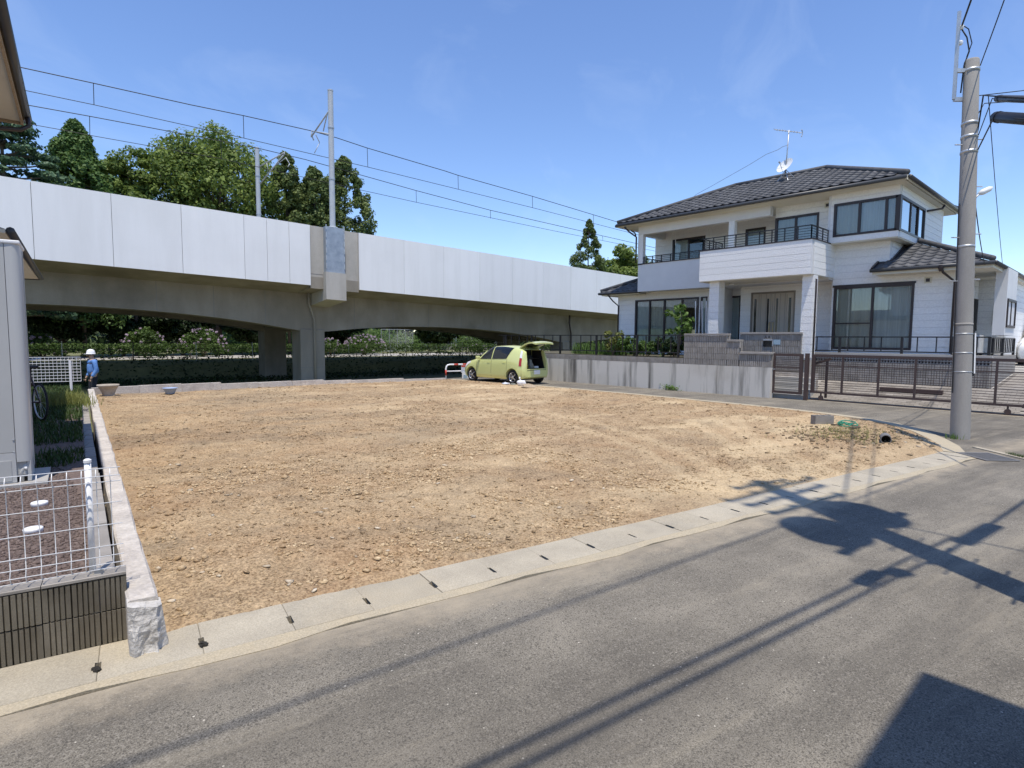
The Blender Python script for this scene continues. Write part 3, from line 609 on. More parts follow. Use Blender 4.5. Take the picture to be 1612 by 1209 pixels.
# low concrete kerb along the back of the lot
kb = [(2.38,21.05),(6.,21.22),(9.7,21.3),(13.,20.85),(15.0,20.62)]; rk = thing('back_kerb', 'long low pale concrete kerb along the back of the bare lot', 'kerb', (8,21.2,0))
for i in range(4):
    a, b = Vector((*kb[i],0)), Vector((*kb[i+1],0)); d = (b-a).normalized(); L = (b-a).length; npc = max(2, round(L/1.2)); zt = (.25,.18,.12,.07)[i]
    for j in range(npc):
        c = a+d*(L*(j+.5)/npc); hh = zt+.01*math.sin(j*2.1+i); obj('kerb_piece', MB().obox(c+Vector((0,.08,hh/2-.35)), d, L/npc/2-.004, .075, hh/2+.35), 'old_concrete', rk)

# ================================================================ the viaduct
VA = rad(-4.24); VO = Vector((11.2, 25.3, 0)); vt = Vector((math.cos(VA), math.sin(VA), 0)); vn = Vector((-vt.y, vt.x, 0)); VS = .032
def vw(s, d, z=0.): return VO+vt*s+vn*d+Vector((0,0,z))                  # along, away, height -> world
def PVs(x, y, d):                                                        # pixel on the plane d -> (s, z)
    r = ray(x, y); k = (d+VO.x*vn.x+VO.y*vn.y)/(r[0]*vn.x+r[1]*vn.y); P = Vector((r[0]*k, r[1]*k, EYE+r[2]*k)); return (P-VO).dot(vt), P.z
def PVW(x, y, d): s, z = PVs(x, y, d); return vw(s, d, z)
via = thing('railway_viaduct', 'long grey concrete railway viaduct with white parapet panels behind the lot', 'viaduct', tuple(VO), VA)
def sh(mb): mb.v = [(x, y, z-VS*x) if z > 2.05 else (x,y,z) for x,y,z in mb.v]; return mb
def vobj(name, mb, m, parent=via, smooth=False): return obj(name, sh(mb), m, parent, world=False, smooth=smooth)
S0, S1 = -40., 75.; PIERS = [-33.55, -16.55, .455, 17.46, 34.46, 51.5]
joints = [2.06, 4.40, 6.68]+[8.95+2.27*i for i in range(28)]
jl = [-.21,-1.12,-2.04,-2.94,-5.21,-7.45]+[-9.7-2.25*i for i in range(13)]
for seq, sg in ((joints,1),(jl,-1)):
    for a, b in zip(seq, seq[1:]):
        lo, hi = min(a,b)+.007, max(a,b)-.007; off = .004*math.sin(a*3.1)
        vobj('parapet_panel', MB().box((lo,-.05+off,4.1),(hi,.03+off,6.73)), 'panel_white')
for sg in (0, 1):                                                        # parapet wall behind the panels, and the far side's
    d0 = .032 if not sg else 10.5
    a, b = (S0,-.21) if not sg else (S0,S1)
    vobj('parapet_wall', MB().box((a,d0,4.12),(b,d0+.2,6.70)), 'via_concrete_shaded')
    if not sg: vobj('parapet_wall', MB().box((2.06,d0,4.12),(S1,d0+.2,6.70)), 'via_concrete_shaded')
# deck slab with sloping cantilever underside
for lo, hi in ((S0,-.21),(2.06,S1),(-.21,2.06)):
    prof = [(.02,4.12),(1.8,3.86),(9.0,3.86),(10.7,4.12),(10.7,4.5),(.02,4.5)]
    if lo == -.21: prof = [(.03,3.98)]+prof[1:-1]+[(.03,4.5)]
    n = len(prof); vobj('deck_slab', MB().add([(lo,y,z) for y,z in prof]+[(hi,y,z) for y,z in prof], [tuple(range(n)), tuple(range(2*n-1,n-1,-1))]+[(i,n+i,n+(i+1)%n,(i+1)%n) for i in range(n)]), 'via_concrete_shaded')
def gbot(s):
    m = min(PIERS, key=lambda q: abs(s-q)); d = max(0., abs(s-m)-.62); return 2.1+.56*(1-((7.9-min(d,7.9))/7.9)**2.2)
for d0, d1 in ((1.8,3.0),(7.8,9.0)):
    for a, b in zip(PIERS, PIERS[1:]):
        mb = MB(); st = [a+(b-a)*i/34 for i in range(35)]; vs = []
        for s in st: vs += [(s,d0,gbot(s)),(s,d1,gbot(s)),(s,d1,3.88),(s,d0,3.88)]
        fsx = [(i*4+j,(i+1)*4+j,(i+1)*4+(j+1)%4,i*4+(j+1)%4) for i in range(34) for j in range(4)]
        vobj('girder', mb.add(vs, fsx), 'via_concrete_shaded')
        if d0 < 2 and -20 < a < 30:                                      # formwork joints as raised-edge lines recessed in the face
            for k in range(1, 8):
                s = a+(b-a)*k/8; vobj('formwork_joint', MB().box((s-.012,d0-.004,gbot(s)+.02),(s+.012,d0+.01,3.86)), 'joint_dark')
for p in PIERS:
    for d0, d1 in ((1.76,3.04),(7.76,9.04)):
        pr = vobj('pier', MB().box((p-.585,d0,-1.2),(p+.585,d1,2.2),.03), 'via_concrete_shaded')
        if d0 < 2 and -1 < p < 20:
            for z in (.35, 1.6): obj('lift_line', MB().box((p-.586,d0-.003,z),(p+.586,d0+.01,z+.015)), 'joint_dark', pr, world=False)
        vobj('diaphragm', MB().box((p-.58,3.04,2.3),(p+.58,7.76,3.87)), 'via_concrete_shaded') if d0 < 2 else None
        if d0 < 2 and p > -20:
            vobj('downpipe', MB().tube([(p-.22,1.55,3.9),(p-.2,1.6,3.4),(p+.05,1.68,2.7),(p+.07,1.69,2.2),(p+.07,1.69,-1.)], .055, 10), 'via_concrete_shaded' if p < 5 else 'dark_brown', smooth=True)
# mast pedestal at the pier: concrete recess, bracket and galvanised casing
vobj('pedestal_wall', MB().box((-.21,.05,3.98),(.42,.3,6.74)), 'pedestal_concrete_lit'); vobj('pedestal_wall', MB().box((1.3,.05,3.98),(2.06,.3,6.74)), 'pedestal_concrete_lit')
vobj('pedestal_back', MB().box((.40,.12,4.4),(1.32,.3,6.72)), 'pedestal_concrete_lit')
for z in (4.35,4.62): vobj('formwork_joint', MB().box((-.205,.044,z),(.415,.056,z+.018)), 'joint_dark')
mbk = MB(); pr = [(-.32,4.74),(-.32,3.52),(1.82,3.30),(1.82,4.4),(.3,4.74)]
vobj('bracket', mbk.add([(.38,y,z) for y,z in pr]+[(1.31,y,z) for y,z in pr], [(0,1,2,3,4),(9,8,7,6,5)]+[(i,5+i,5+(i+1)%5,(i+1)%5) for i in range(5)]), 'pedestal_concrete_lit')
cs = vobj('casing', MB().box((.42,-.24,4.745),(1.29,.1,6.76)), 'galv_sheet')
for k in range(6):
    for s in (.44,1.27): obj('clip', MB().box((s-.02,-.262,4.9+.34*k),(s+.02,-.241,5.12+.34*k)), 'galv', cs, world=False)
# ---------------------------------------------------------------- overhead line masts, wires
def mast(px_base, px_top, d, label, arm_px, dw, r=.125):
    s, z0 = PVs(*px_base, d); _, z1 = PVs(*px_top, d); z0 = min(z0, 6.72-VS*s); base = vw(s, d, z0)
    t = thing('catenary_mast', label, 'mast', tuple(base))
    top = vw(s, d, z1)
    obj('pole', MB().tube([base, top-Vector((0,0,.08)), top], [r,r*.94,r*.94], 16), 'pole_grey', t, smooth=False)
    obj('cap', MB().lathe([(r*1.0,0),(r*1.02,.05),(r*.5,.08)], tuple(top), 16), 'pole_grey', t)
    obj('flange', MB().lathe([(r*1.9,.0),(r*1.9,.05),(r*1.3,.08)], (base.x,base.y,base.z+.05), 16), 'pole_grey', t)
    for x0, y0, f0, x1, y1, f1, rr in arm_px:
        p = PVW(x0, y0, d+(dw-d)*f0); q = PVW(x1, y1, d+(dw-d)*f1); obj('arm', MB().tube([p,q], rr, 8), 'pole_grey', t, smooth=True)
    for zz in (.25,.62):
        q = base.lerp(top, zz+.12); obj('band', MB().lathe([(r*1.12,-.03),(r*1.12,.03)], tuple(q), 16), 'galv', t)
    return t
mast((523.5,352),(521,144),.12,'tall grey catenary mast standing on the viaduct pier casing', [(517,176,0,491,214,.9,.035),(515,180,0.05,509,206,.45,.025),(517,211,0,491,206,.9,.03),(491,214,.9,494,221,.9,.03),(497,212,.75,503,224,1,.02),(503,225,1,495,241,1,.018),(491,206,.9,490,216,.9,.03)], 2.9)
mast((407.5,345),(405,234),9.9,'shorter grey catenary mast seen above the parapet before the big leafy tree', [(409,262,0,448,240,.9,.035),(409,290,0,448,242,.9,.035),(420,257,.3,422,268,.3,.02),(432,262,.55,450,248,.9,.02),(450,248,.9,456,258,1,.02),(456,258,1,453,263,1,.02)], 6.8)
WN = 2.9; WF = 6.9
def wire(name, pts, d, r, label, droppers=()):
    P = [PVW(x,y,d) for x,y in pts]; a, b = P[0]-(P[1]-P[0]).normalized()*30, P[-1]+(P[-1]-P[-2]).normalized()*35
    mid = P[len(P)//2]; t = thing(name, label, 'wire', tuple(mid)); obj('wire', MB().tube([a]+P+[b], r*.8, 5), 'cable_black', t)
    for x0,y0,x1,y1 in droppers: obj('dropper', MB().tube([PVW(x0,y0,d), PVW(x1,y1,d)], .014, 5), 'cable_black', t)
wire('messenger_wire', [(23,104),(147,131),(300,165),(383,182),(490,206),(530,217),(578,233),(700,269),(721,276),(838,309),(980,352)], WN, .024, 'upper messenger wire over the near track with droppers', [(147,131,148,165),(383,182,384,217.5),(578,233,579,263),(721,276,721.5,298),(838,309,838.5,327),(934,338,934.5,352)])
wire('contact_wire', [(33,141),(148,165),(384,217.5),(579,263),(721.5,298),(838.5,327),(990,366)], WN, .018, 'lower contact wire hanging over the near track')
wire('messenger_wire', [(41,165),(141,183),(347,222),(409,234),(480,251),(559,273),(655,300),(772,331),(1000,383)], WF, .024, 'upper messenger wire over the far track with droppers', [(141,183,141.5,213),(347.5,222,349,250),(655,300,655.5,318.5),(772,331,772.3,344),(948.5,371,949,378)])
wire('contact_wire', [(45,195),(100,205),(141.5,213),(349,250),(563,298),(655.5,318.5),(870,363),(1000,389)], WF, .018, 'lower contact wire hanging over the far track')

# ================================================================ behind the viaduct
struct(obj('far_road', MB().add([vw(-60,13.4,.462),vw(110,13.4,.462),vw(110,18.8,.472),vw(-60,18.8,.472)], [(0,1,2,3)]), 'drive_concrete'))
rs = np.random.RandomState(11)
def band(n, s0, s1, d0, d1, z0, z1, dens=None):
    s = rs.uniform(s0,s1,n); d = rs.uniform(d0,d1,n); z = rs.uniform(0,1,n)
    if dens is not None: k = dens(s,z); s, d, z = s[k], d[k], z[k]
    return np.stack([VO.x+vt.x*s+vn.x*d, VO.y+vt.y*s+vn.y*d, z0+(z1-z0)*z], 1), s, z
# dark ground cover on the bank
P, s, z = band(16000,-24,40,5.5,10.6,0,0); P[:,2] = [ground_h(a,b)+.05 for a,b in P[:,:2]]; P[:,2] += rs.uniform(0,.18,len(P))
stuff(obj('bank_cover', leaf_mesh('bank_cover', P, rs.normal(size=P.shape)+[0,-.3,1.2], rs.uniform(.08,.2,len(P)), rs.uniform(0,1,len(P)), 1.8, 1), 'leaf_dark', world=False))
# low retaining wall, hedge and pipe fence
rw = tag(obj('low_wall', MB().prism([tuple(vw(a,b))[:2] for a,b in ((-40,10.65),(70,10.65),(70,10.9),(-40,10.9))], -.6, .44), 'shade_earth_dark'), 'dark low retaining wall below the hedge beyond the viaduct', 'wall')  # near-black colour stands for the viaduct's shade on the wall
hd = thing('hedge', 'long clipped dark green hedge with bare stems beyond the viaduct', 'hedge', tuple(vw(5,12.6,.45)))
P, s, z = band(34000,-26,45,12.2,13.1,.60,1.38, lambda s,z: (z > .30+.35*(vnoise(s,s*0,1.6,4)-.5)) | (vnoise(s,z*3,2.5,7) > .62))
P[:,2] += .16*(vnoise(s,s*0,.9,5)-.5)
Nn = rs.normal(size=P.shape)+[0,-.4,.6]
obj('foliage', leaf_mesh('foliage', P, Nn, rs.uniform(.07,.15,len(P)), np.clip(.0+.5*z+.2*rs.normal(size=len(P)),0,1), 1.6, 2), 'leaf_hydrangea', hd, world=False, loc=(0,0,0)).location = -Vector(vw(5,12.6,.45))  # leaf colour lightens with height, a lit top painted in
for i in range(70): obj('stem', MB().tube([vw(-25+i+.3*math.sin(i*3),12.65,.4), vw(-25+i+.3*math.sin(i*3)+.12*math.sin(i),12.65,.85)], .022, 5), 'bark', hd)
pf = thing('pipe_fence', 'thin dark pipe fence with three rails in front of the hedge', 'fence', tuple(vw(5,10.8,.42)))
for z in (.75,1.1,1.45): obj('rail', MB().tube([vw(-24,10.8,z), vw(44,10.8,z)], .014, 6), 'rail_black', pf)
for i in range(24): obj('post', MB().tube([vw(-24+3*i,10.8,.3), vw(-24+3*i,10.8,1.5)], .022, 6), 'galv' if i%3 else 'rail_black', pf)
# flowering shrubs beyond the hedge
def shrub(px, py_top, w_px, d, label, bloom=.35, seed=0, leafm='leaf_hydrangea', bl='bloom'):
    s, zt = PVs(px, py_top, d); dep = depth_of(vw(s,d,zt)); w = w_px*dep/F_PX; base = vw(s,d,.45); h = zt-.45
    t = thing('flowering_shrub', label, 'shrub', tuple(base), group='hydrangea shrubs beyond the hedge'); r = np.random.RandomState(seed)
    n = 26; th = r.uniform(0,6.28,n); ph = r.uniform(.05,1,n); C = np.stack([w*.5*np.cos(th)*np.sqrt(1-ph**2)*.8, w*.5*np.sin(th)*np.sqrt(1-ph**2)*.7, h*(.25+.62*ph)],1)
    P, Nn, ti = clump_leaves(C, np.full(n,w*.17), 110, r); obj('foliage', leaf_mesh('foliage', P, Nn, r.uniform(.09,.17,len(P)), ti, 1.5, seed), leafm, t, world=False)
    m = int(30*w*bloom*3); th = r.uniform(0,6.28,m); ph = r.uniform(-.1,1,m); q = np.sqrt(np.maximum(0,1-ph**2)); C = np.stack([w*.56*np.cos(th)*q, w*.5*np.sin(th)*q, h*(.3+.72*ph)],1)
    P, Nn, ti = clump_leaves(C, np.full(m,.075), 26, r, up=.8); obj('flowers', leaf_mesh('flowers', P, Nn, r.uniform(.05,.08,len(P)), ti, 1.1, seed+1), bl, t, world=False)
    for k in range(6): obj('stem', MB().tube([(0,0,-.1),(w*.12*math.cos(k),w*.12*math.sin(k),h*.5)], .03, 5), 'bark', t, world=False)
shrub(226,517,58,16.2,'rounded hydrangea with pale lilac blooms beyond the hedge, nearer the worker',.14,1)
shrub(319,518,64,16.2,'dense hydrangea covered in pale mauve blooms, left of the bridge pier',.26,2)
shrub(574,527,62,16.4,'broad hydrangea with deep lilac blooms just right of the bridge pier',.38,3)
shrub(520,533,36,16.0,'small hydrangea with lilac blooms half hidden by the bridge pier',.3,4)
shrub(66,528,60,15.9,'hydrangea with pale blooms above the far white mesh fence',.14,5)
shrub(735,533,60,16.0,'hydrangea with few blooms behind the green car',.06,6)
# trees
def tree(name, label, px, top, half_w, d, kind, leaf, seed, base_z=.4, dens=1., group='trees beyond the viaduct', zlow=None):
    r = np.random.RandomState(seed); s, zt = PVs(px, top, d); base = vw(s, d, base_z); dep = depth_of(vw(s,d,zt)); w = 2*half_w*dep/F_PX; H_ = zt-base_z
    t = thing(name, label, 'tree', tuple(base), group=group); z0 = (H_*.18 if kind != 'broad' else H_*.26) if zlow is None else zlow
    mb = MB(); tr = max(.14, w*.03)
    if kind == 'broad':
        n = int(120*dens); C = []
        while len(C) < n:
            q = r.uniform(-1,1,3)
            if .35 < np.linalg.norm(q) < 1:
                hh = (q[2]+1)/2; ww = (.55+.6*hh-.15*hh*hh*1.6)
                C.append((q[0]*w*.5*min(1,ww), q[1]*w*.5*min(1,ww), z0+(H_-z0)*(.06+.9*hh)))
        C = np.array(C); C[:,2] += .06*H_*(vnoise(C[:,0],C[:,1],.5,seed)-.5); R = r.uniform(.075,.13,n)*w
        P, Nn, ti = clump_leaves(C, R, int(150), r, .45, .75); lsz = r.uniform(.16,.34,len(P))*max(1.,dep/45)
        mb.tube([(0,0,-.6),(.05*w*.1,0,H_*.25),(0,.02*w,H_*.55),(0,0,H_*.8)], [tr,tr*.8,tr*.5,tr*.2], 8)
        for c in C[::4]: z = min(H_*.6, c[2]*.55); mb.tube([(0,0,z),(c[0]*.5,c[1]*.5,(z+c[2])*.53),tuple(c)], [tr*.4,tr*.22,.03], 5)
        kk = .5
    elif kind == 'pine':                                                  # flat spreading tiers
        C, R = [], []
        for k in range(20):
            f = k/19; z = z0+(H_-z0)*f; rad_ = w*.5*min(1.,(1-f)/.42+.12)*(.85+.3*r.rand()); m = int(11-5*f)
            for j in range(m):
                a = 6.28*j/m+k*1.9+r.uniform(-.3,.3); rr = rad_*r.uniform(.45,1.); C.append((rr*math.cos(a), rr*math.sin(a), z+.25*r.rand()-.06*rr)); R.append(w*r.uniform(.08,.14))
                mb.tube([(0,0,z-.1),(rr*.6*math.cos(a),rr*.6*math.sin(a),z-.05),C[-1]], [.07,.05,.02], 5)
        C = np.array(C); P, Nn, ti = clump_leaves(C, np.array(R), 150, r, .5, .24); lsz = r.uniform(.16,.36,len(P)); mb.tube([(0,0,-.6),(0,0,H_*.5),(0,0,H_*.97)], [tr*1.2,tr*.7,.05], 8)
    else:                                                                 # upright conifer: ragged stacked clumps
        fat = 1.0 if kind == 'cone' else .8; C, R = [], []; n = int(190*dens)
        for k in range(n):
            f = r.uniform(0,1)**.85; a = r.uniform(0,6.28); prof = min(1.,((1-f)/.36)**(.72 if kind == 'cone' else .6))*(.78+.35*vnoise(np.array([a*.8]),np.array([f*6]),1.,seed)[0]); rr = w*.5*prof*r.uniform(.55,.98)
            C.append((rr*math.cos(a), rr*math.sin(a), z0+(H_-z0)*f*.985-.1*rr)); R.append(w*(.06+.085*(1-f))*r.uniform(.8,1.3))
            if k%4 == 0: mb.tube([(0,0,C[-1][2]-.05*rr),C[-1]], [.06,.02], 5)
        C = np.array(C); P, Nn, ti = clump_leaves(C, np.array(R), 120, r, .45, 1.0); lsz = r.uniform(.14,.30,len(P)); mb.tube([(0,0,-.6),(0,0,H_*.5),(0,0,H_*.96)], [tr,tr*.6,.04], 8)
    obj('trunk', mb, 'bark', t, world=False)
    obj('crown', leaf_mesh('crown', P, Nn, lsz, ti, 1.7, seed), leaf, t, world=False)
    return t
tree('pine_tree','blue-green pine with flat spreading branch tiers beside the neighbour roof', -2,150,92,17,'pine','leaf_pine',21)
tree('cypress_tree','broad dense dark green cypress next to the spreading pine', 116,189,62,19,'cone','leaf_conifer',22,dens=1.9)
tree('broadleaf_tree','small olive-green leafy tree between the cypress and the largest tree', 202,228,58,20,'broad','leaf_broad',23,dens=1.7)
tree('broadleaf_tree','largest leafy tree, wide rounded crown behind the shorter mast', 332,195,114,21,'broad','leaf_broad',24,dens=2.4)
tree('cedar_tree','narrow brown-green cedar touching the largest leafy tree', 449,240,46,20,'cedar','leaf_cedar',25,dens=1.2)
tree('cedar_tree','lower brown-green cedar just left of the tall mast', 494,262,44,19,'cedar','leaf_cedar',26,dens=1.2)
tree('cedar_tree','tall ragged cedar just right of the tall mast', 541,246,48,20,'cedar','leaf_cedar',27,dens=1.4)
tree('conifer_tree','pointed sparse conifer rising behind the white parapet near the house', 927,344,27,24,'cone','leaf_cedar',28,dens=.9)
tree('broadleaf_tree','rounded airy leafy tree behind the house balcony corner', 985,386,50,27,'broad','leaf_broad',29,dens=1.)
tree('broadleaf_tree','low olive tree at the foot of the pointed conifer', 940,404,30,25,'broad','leaf_broad',30,dens=.5)
tree('broadleaf_tree','leafy tree filling the gap behind the cedars and the tall mast', 478,285,72,24,'broad','leaf_broad',31,dens=1.)
tree('broadleaf_tree','dark leafy tree between the cypress and the small olive tree', 160,262,60,23,'broad','leaf_conifer',32,dens=1.)
# undergrowth trees seen under the deck
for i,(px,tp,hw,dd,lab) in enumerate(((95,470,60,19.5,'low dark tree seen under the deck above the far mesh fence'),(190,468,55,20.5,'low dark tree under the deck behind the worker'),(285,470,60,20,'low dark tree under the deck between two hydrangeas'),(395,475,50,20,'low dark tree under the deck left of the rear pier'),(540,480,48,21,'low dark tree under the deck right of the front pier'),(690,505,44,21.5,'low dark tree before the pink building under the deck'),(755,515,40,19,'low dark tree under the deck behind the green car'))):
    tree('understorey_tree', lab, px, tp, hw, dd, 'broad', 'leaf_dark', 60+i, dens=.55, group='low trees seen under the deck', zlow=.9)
# far wood closing the view
P, s, z = band(30000,-55,60,30,44,.3,9.5, lambda s,z: (z < .55+.5*(vnoise(s,s*0,.25,3)-.35)) & ((s < 2) | (s > 6) | (z < .6)))
stuff(obj('far_wood', leaf_mesh('far_wood', P, rs.normal(size=P.shape)+[0,-.5,.5], rs.uniform(.4,.8,len(P)), np.clip(.25+.3*rs.normal(size=len(P))+.3*(vnoise(s,z*3,.6,8)-.4),0,1), 1.5, 5), 'leaf_dark', world=False))
mb = MB(); hs = [(-120+6*i) for i in range(48)]; V = []
for s_h in hs: V += [tuple(vw(s_h,50,.3)), tuple(vw(s_h,56,3.4+2.2*math.sin(s_h*.11)+.9*math.sin(s_h*.37))), tuple(vw(s_h,64,5.2+2.6*math.sin(s_h*.09+1)+.8*math.sin(s_h*.41))), tuple(vw(s_h,90,.3))]
struct(obj('sky_screen_hill', mb.add(V, [(i*4+j,(i+1)*4+j,(i+1)*4+j+1,i*4+j+1) for i in range(47) for j in range(3)]), 'hill_green'))  # added hill that blocks the bright sky gap under the deck
# sunny slope, wire fence and pink house glimpsed right of the pier
P, s, z = band(14000,1,20,24,30,.45,3.2, lambda s,z: z < .35+.6*vnoise(s,s*0,.4,2)); 
stuff(obj('meadow', leaf_mesh('meadow', P, rs.normal(size=P.shape)+[0,-.6,.8], rs.uniform(.15,.35,len(P)), rs.uniform(.2,1,len(P)), 2.2, 6), 'leaf_bright', world=False))
a = PVs(600,520,22)[0]; b = PVs(650,520,22)[0]
cl = thing('chain_link_fence', 'grey chain link fence before the sunny slope beyond the hedge', 'fence', tuple(vw(a,22,.45)))
for k in range(5): obj('post', MB().tube([vw(a+(b-a)*k/4,22,.3), vw(a+(b-a)*k/4,22,2.6)], .03, 6), 'galv', cl)
for z in (.6,2.55): obj('rail', MB().tube([vw(a,22,z), vw(b,22,z)], .02, 6), 'galv', cl)
for k in range(40):
    for sg in (-1,1):
        s0 = a+(b-a)*k/40; s1 = min(b,max(a,s0+sg*1.9)); obj('mesh_wire', MB().tube([vw(s0,22.01,.6), vw(s1,22.01,.6+abs(s1-s0))], .004, 3), 'galv', cl)
def far_house(px0, px1, ytop, d, label, wallm='far_pink'):
    s0, zt = PVs(px0, ytop, d); s1, _ = PVs(px1, ytop, d); t = thing('far_house', label, 'house', tuple(vw((s0+s1)/2,d,.45)))
    hw = (s1-s0)/2; c = vw((s0+s1)/2,d+3,0); zt = max(zt,3.2)
    obj('wall', MB().obox((c.x,c.y,(zt+.2)/2), vt, hw, 3, (zt-.2)/2+.1), wallm, t)
    R_ = MB(); P = [vw(s0-.5,d-.6,zt), vw(s1+.5,d-.6,zt), vw(s1+.5,d+6.6,zt), vw(s0-.5,d+6.6,zt), vw(s0+.2,d+3,zt+1.6), vw(s1-.2,d+3,zt+1.6)]
    obj('roof', R_.add(P, [(0,1,5,4),(2,3,4,5),(1,2,5),(3,0,4),(3,2,1,0)]), 'far_roof', t)
    for k in range(3):
        s = s0+(s1-s0)*(.2+.3*k); wd = obj('window', MB().obox(vw(s,d-.03,1.7), vt, hw*.18, .03, .5), 'white_metal', t); obj('pane', MB().obox(vw(s,d-.065,1.7), vt, hw*.15, .01, .43), 'black_gloss', wd)
far_house(703,738,512,30,'pale pink house glimpsed under the deck beyond the hedge')
far_house(772,800,505,34,'grey-roofed pale house glimpsed above the green car', 'resin_grey')

# ================================================================ the house and its plot
HS = thing('two_storey_house', 'white two-storey house with black tiled hip roofs and balcony above the entrance', 'house', (21.,10.,1.2))
def cuts(lo, hi, iv):
    r = [(lo,hi)]
    for a,b in iv: r = [q for l,h in r for q in ((l,min(h,a)),(max(l,b),h)) if q[1]-q[0] > .012]
    return r
def wall(axis, pos, u0, u1, z0, z1, ops=(), parent=HS, board=.205, th=.14, m='siding', boards=True, side=-1):
    """wall in the plane x=pos or y=pos with openings (u0,u1,z0,z1); siding boards on its outer face"""
    P = (lambda u,d,z: (pos-side*d,u,z)) if axis == 'x' else (lambda u,d,z: (u,pos-side*d,z))
    zs = sorted({z0,z1}|{z for o in ops for z in (o[2],o[3]) if z0 < z < z1}); mb = MB()
    for a,b in zip(zs,zs[1:]):
        for l,h in cuts(u0,u1,[(o[0],o[1]) for o in ops if o[2] < (a+b)/2 < o[3]]): mb.box(P(l,.0,a), P(h,th,b))
    obj('wall', mb, 'siding_smooth' if boards else m, parent)
    if not boards: return
    z = z0; n = max(1, round((z1-z0)/board)); hb = (z1-z0)/n
    for i in range(n):
        a, b = z0+i*hb, z0+(i+1)*hb; sub = sorted({a,b}|{q for o in ops for q in (o[2],o[3]) if a+.01 < q < b-.01})
        for c,d in zip(sub,sub[1:]):
            for l,h in cuts(u0,u1,[(o[0],o[1]) for o in ops if o[2] < (c+d)/2 < o[3]]):
                obj('siding_board', MB().box(P(l,-.018,c+(.005 if c == a else 0)), P(h,-.001,d-(.004 if d == b else 0))), m, parent)
def window(axis, pos, u0, u1, z0, z1, mull=(), cur='curtain', fw=.05, parent=HS, side=-1, glass='glass', midbar=None, curs=None, fm='dark_brown', name='window', depth=.1):
    P = (lambda u,d,z: (pos-side*d,u,z)) if axis == 'x' else (lambda u,d,z: (u,pos-side*d,z))
    mb = MB(); mb.box(P(u0-.02,-.035,z0-.02),P(u0+fw,depth,z1+.02)); mb.box(P(u1-fw,-.035,z0-.02),P(u1+.02,depth,z1+.02)); mb.box(P(u0+fw,-.034,z0-.02),P(u1-fw,depth,z0+fw)); mb.box(P(u0+fw,-.034,z1-fw),P(u1-fw,depth,z1+.02))
    for q in mull: mb.box(P(q-.035,-.02,z0+fw),P(q+.035,.06,z1-fw))
    w = obj(name, mb, fm, parent); ed = [u0+fw]+list(mull)+[u1-fw]
    for i,(a,b) in enumerate(zip(ed,ed[1:])):
        a2 = a+(.035 if i else 0); b2 = b-(.035 if i < len(ed)-2 else 0); off = .012*(i%2)
        obj('pane', MB().box(P(a2,.008+off,z0+fw),P(b2,.014+off,z1-fw)), glass if isinstance(glass,str) else glass[i], w)
        c = (curs[i] if curs else cur)
        if c:
            cm = MB(); k = 26; V = [P(a2-.02+(b2-a2+.04)*j/k, .075+.018*math.sin(j*2.4)+.010*math.sin(j*5.1), z) for z in (z0+.02,z1-.02) for j in range(k+1)]
            obj('curtain', cm.add(V, [(j,j+1,k+2+j,k+1+j) for j in range(k)]), c, w, smooth=True)
        if midbar and i in midbar: obj('mid_rail', MB().box(P(a2,-.012,midbar[i]-.02),P(b2,.005,midbar[i]+.02)), fm, w)
    obj('room_shade_sheet', MB().box(P(u0+.02,.9,z0-.1),P(u1-.02,.92,z1+.1)), 'interior_shade', w)  # near-black sheet in place of the dim room behind the glass
    return w
YW, YE = 7.17, 3.89                                                       # right wing, left and right ends
# right wing ground floor
wa, wb = PX(1436,500,21).y, PX(1312,500,21).y
wall('x', 21., YE, YW, 1.42, 4.03, [(wa,wb,1.55,3.55)]); wall('x', 21., 5.56, YW, 4.03, 4.95); wmid = PX(1372,500,21).y
window('x', 21., wa, wb, 1.55, 3.55, [wmid], curs=['curtain_white','curtain'], midbar={1: PX(1340,509,21).z})
obj('shutter_box', MB().box((20.955,wa-.05,3.56),(20.982,wb+.05,3.63)), 'dark_brown', HS)
wall('y', YE, 21.14, 24.5, 1.42, 4.0, [(22.6,23.6,2.0,3.3)]); window('y', YE, 22.6, 23.6, 2.0, 3.3, [23.1], cur='curtain')
Y2 = 3.12; wall('x', 24.5, Y2, YE, 1.2, 4.0); wall('y', Y2, 24.64, 29., 1.2, 4.0)
bx0, bx1 = PY(1583,500,Y2-.3).x, PY(1597,500,Y2-.3).x
bay2 = obj('side_bay', MB().box((bx0-.05,Y2-.3,2.0),(bx1+.1,Y2-.02,3.95)), 'siding_smooth', HS); window('y', Y2-.302, bx0+.1, bx1-.05, 2.25, 3.05, [(bx0+bx1)/2], cur='curtain_white', parent=HS, depth=.03)
obj('meter_box', MB().box((24.37,PX(1575,495,24.4).y,PX(1575,512,24.4).z),(24.478,PX(1567,495,24.4).y,PX(1575,488,24.4).z), .02), 'soffit', HS)
wall('y', 5.56, 21.14, 27.5, 3.9, 4.95); 
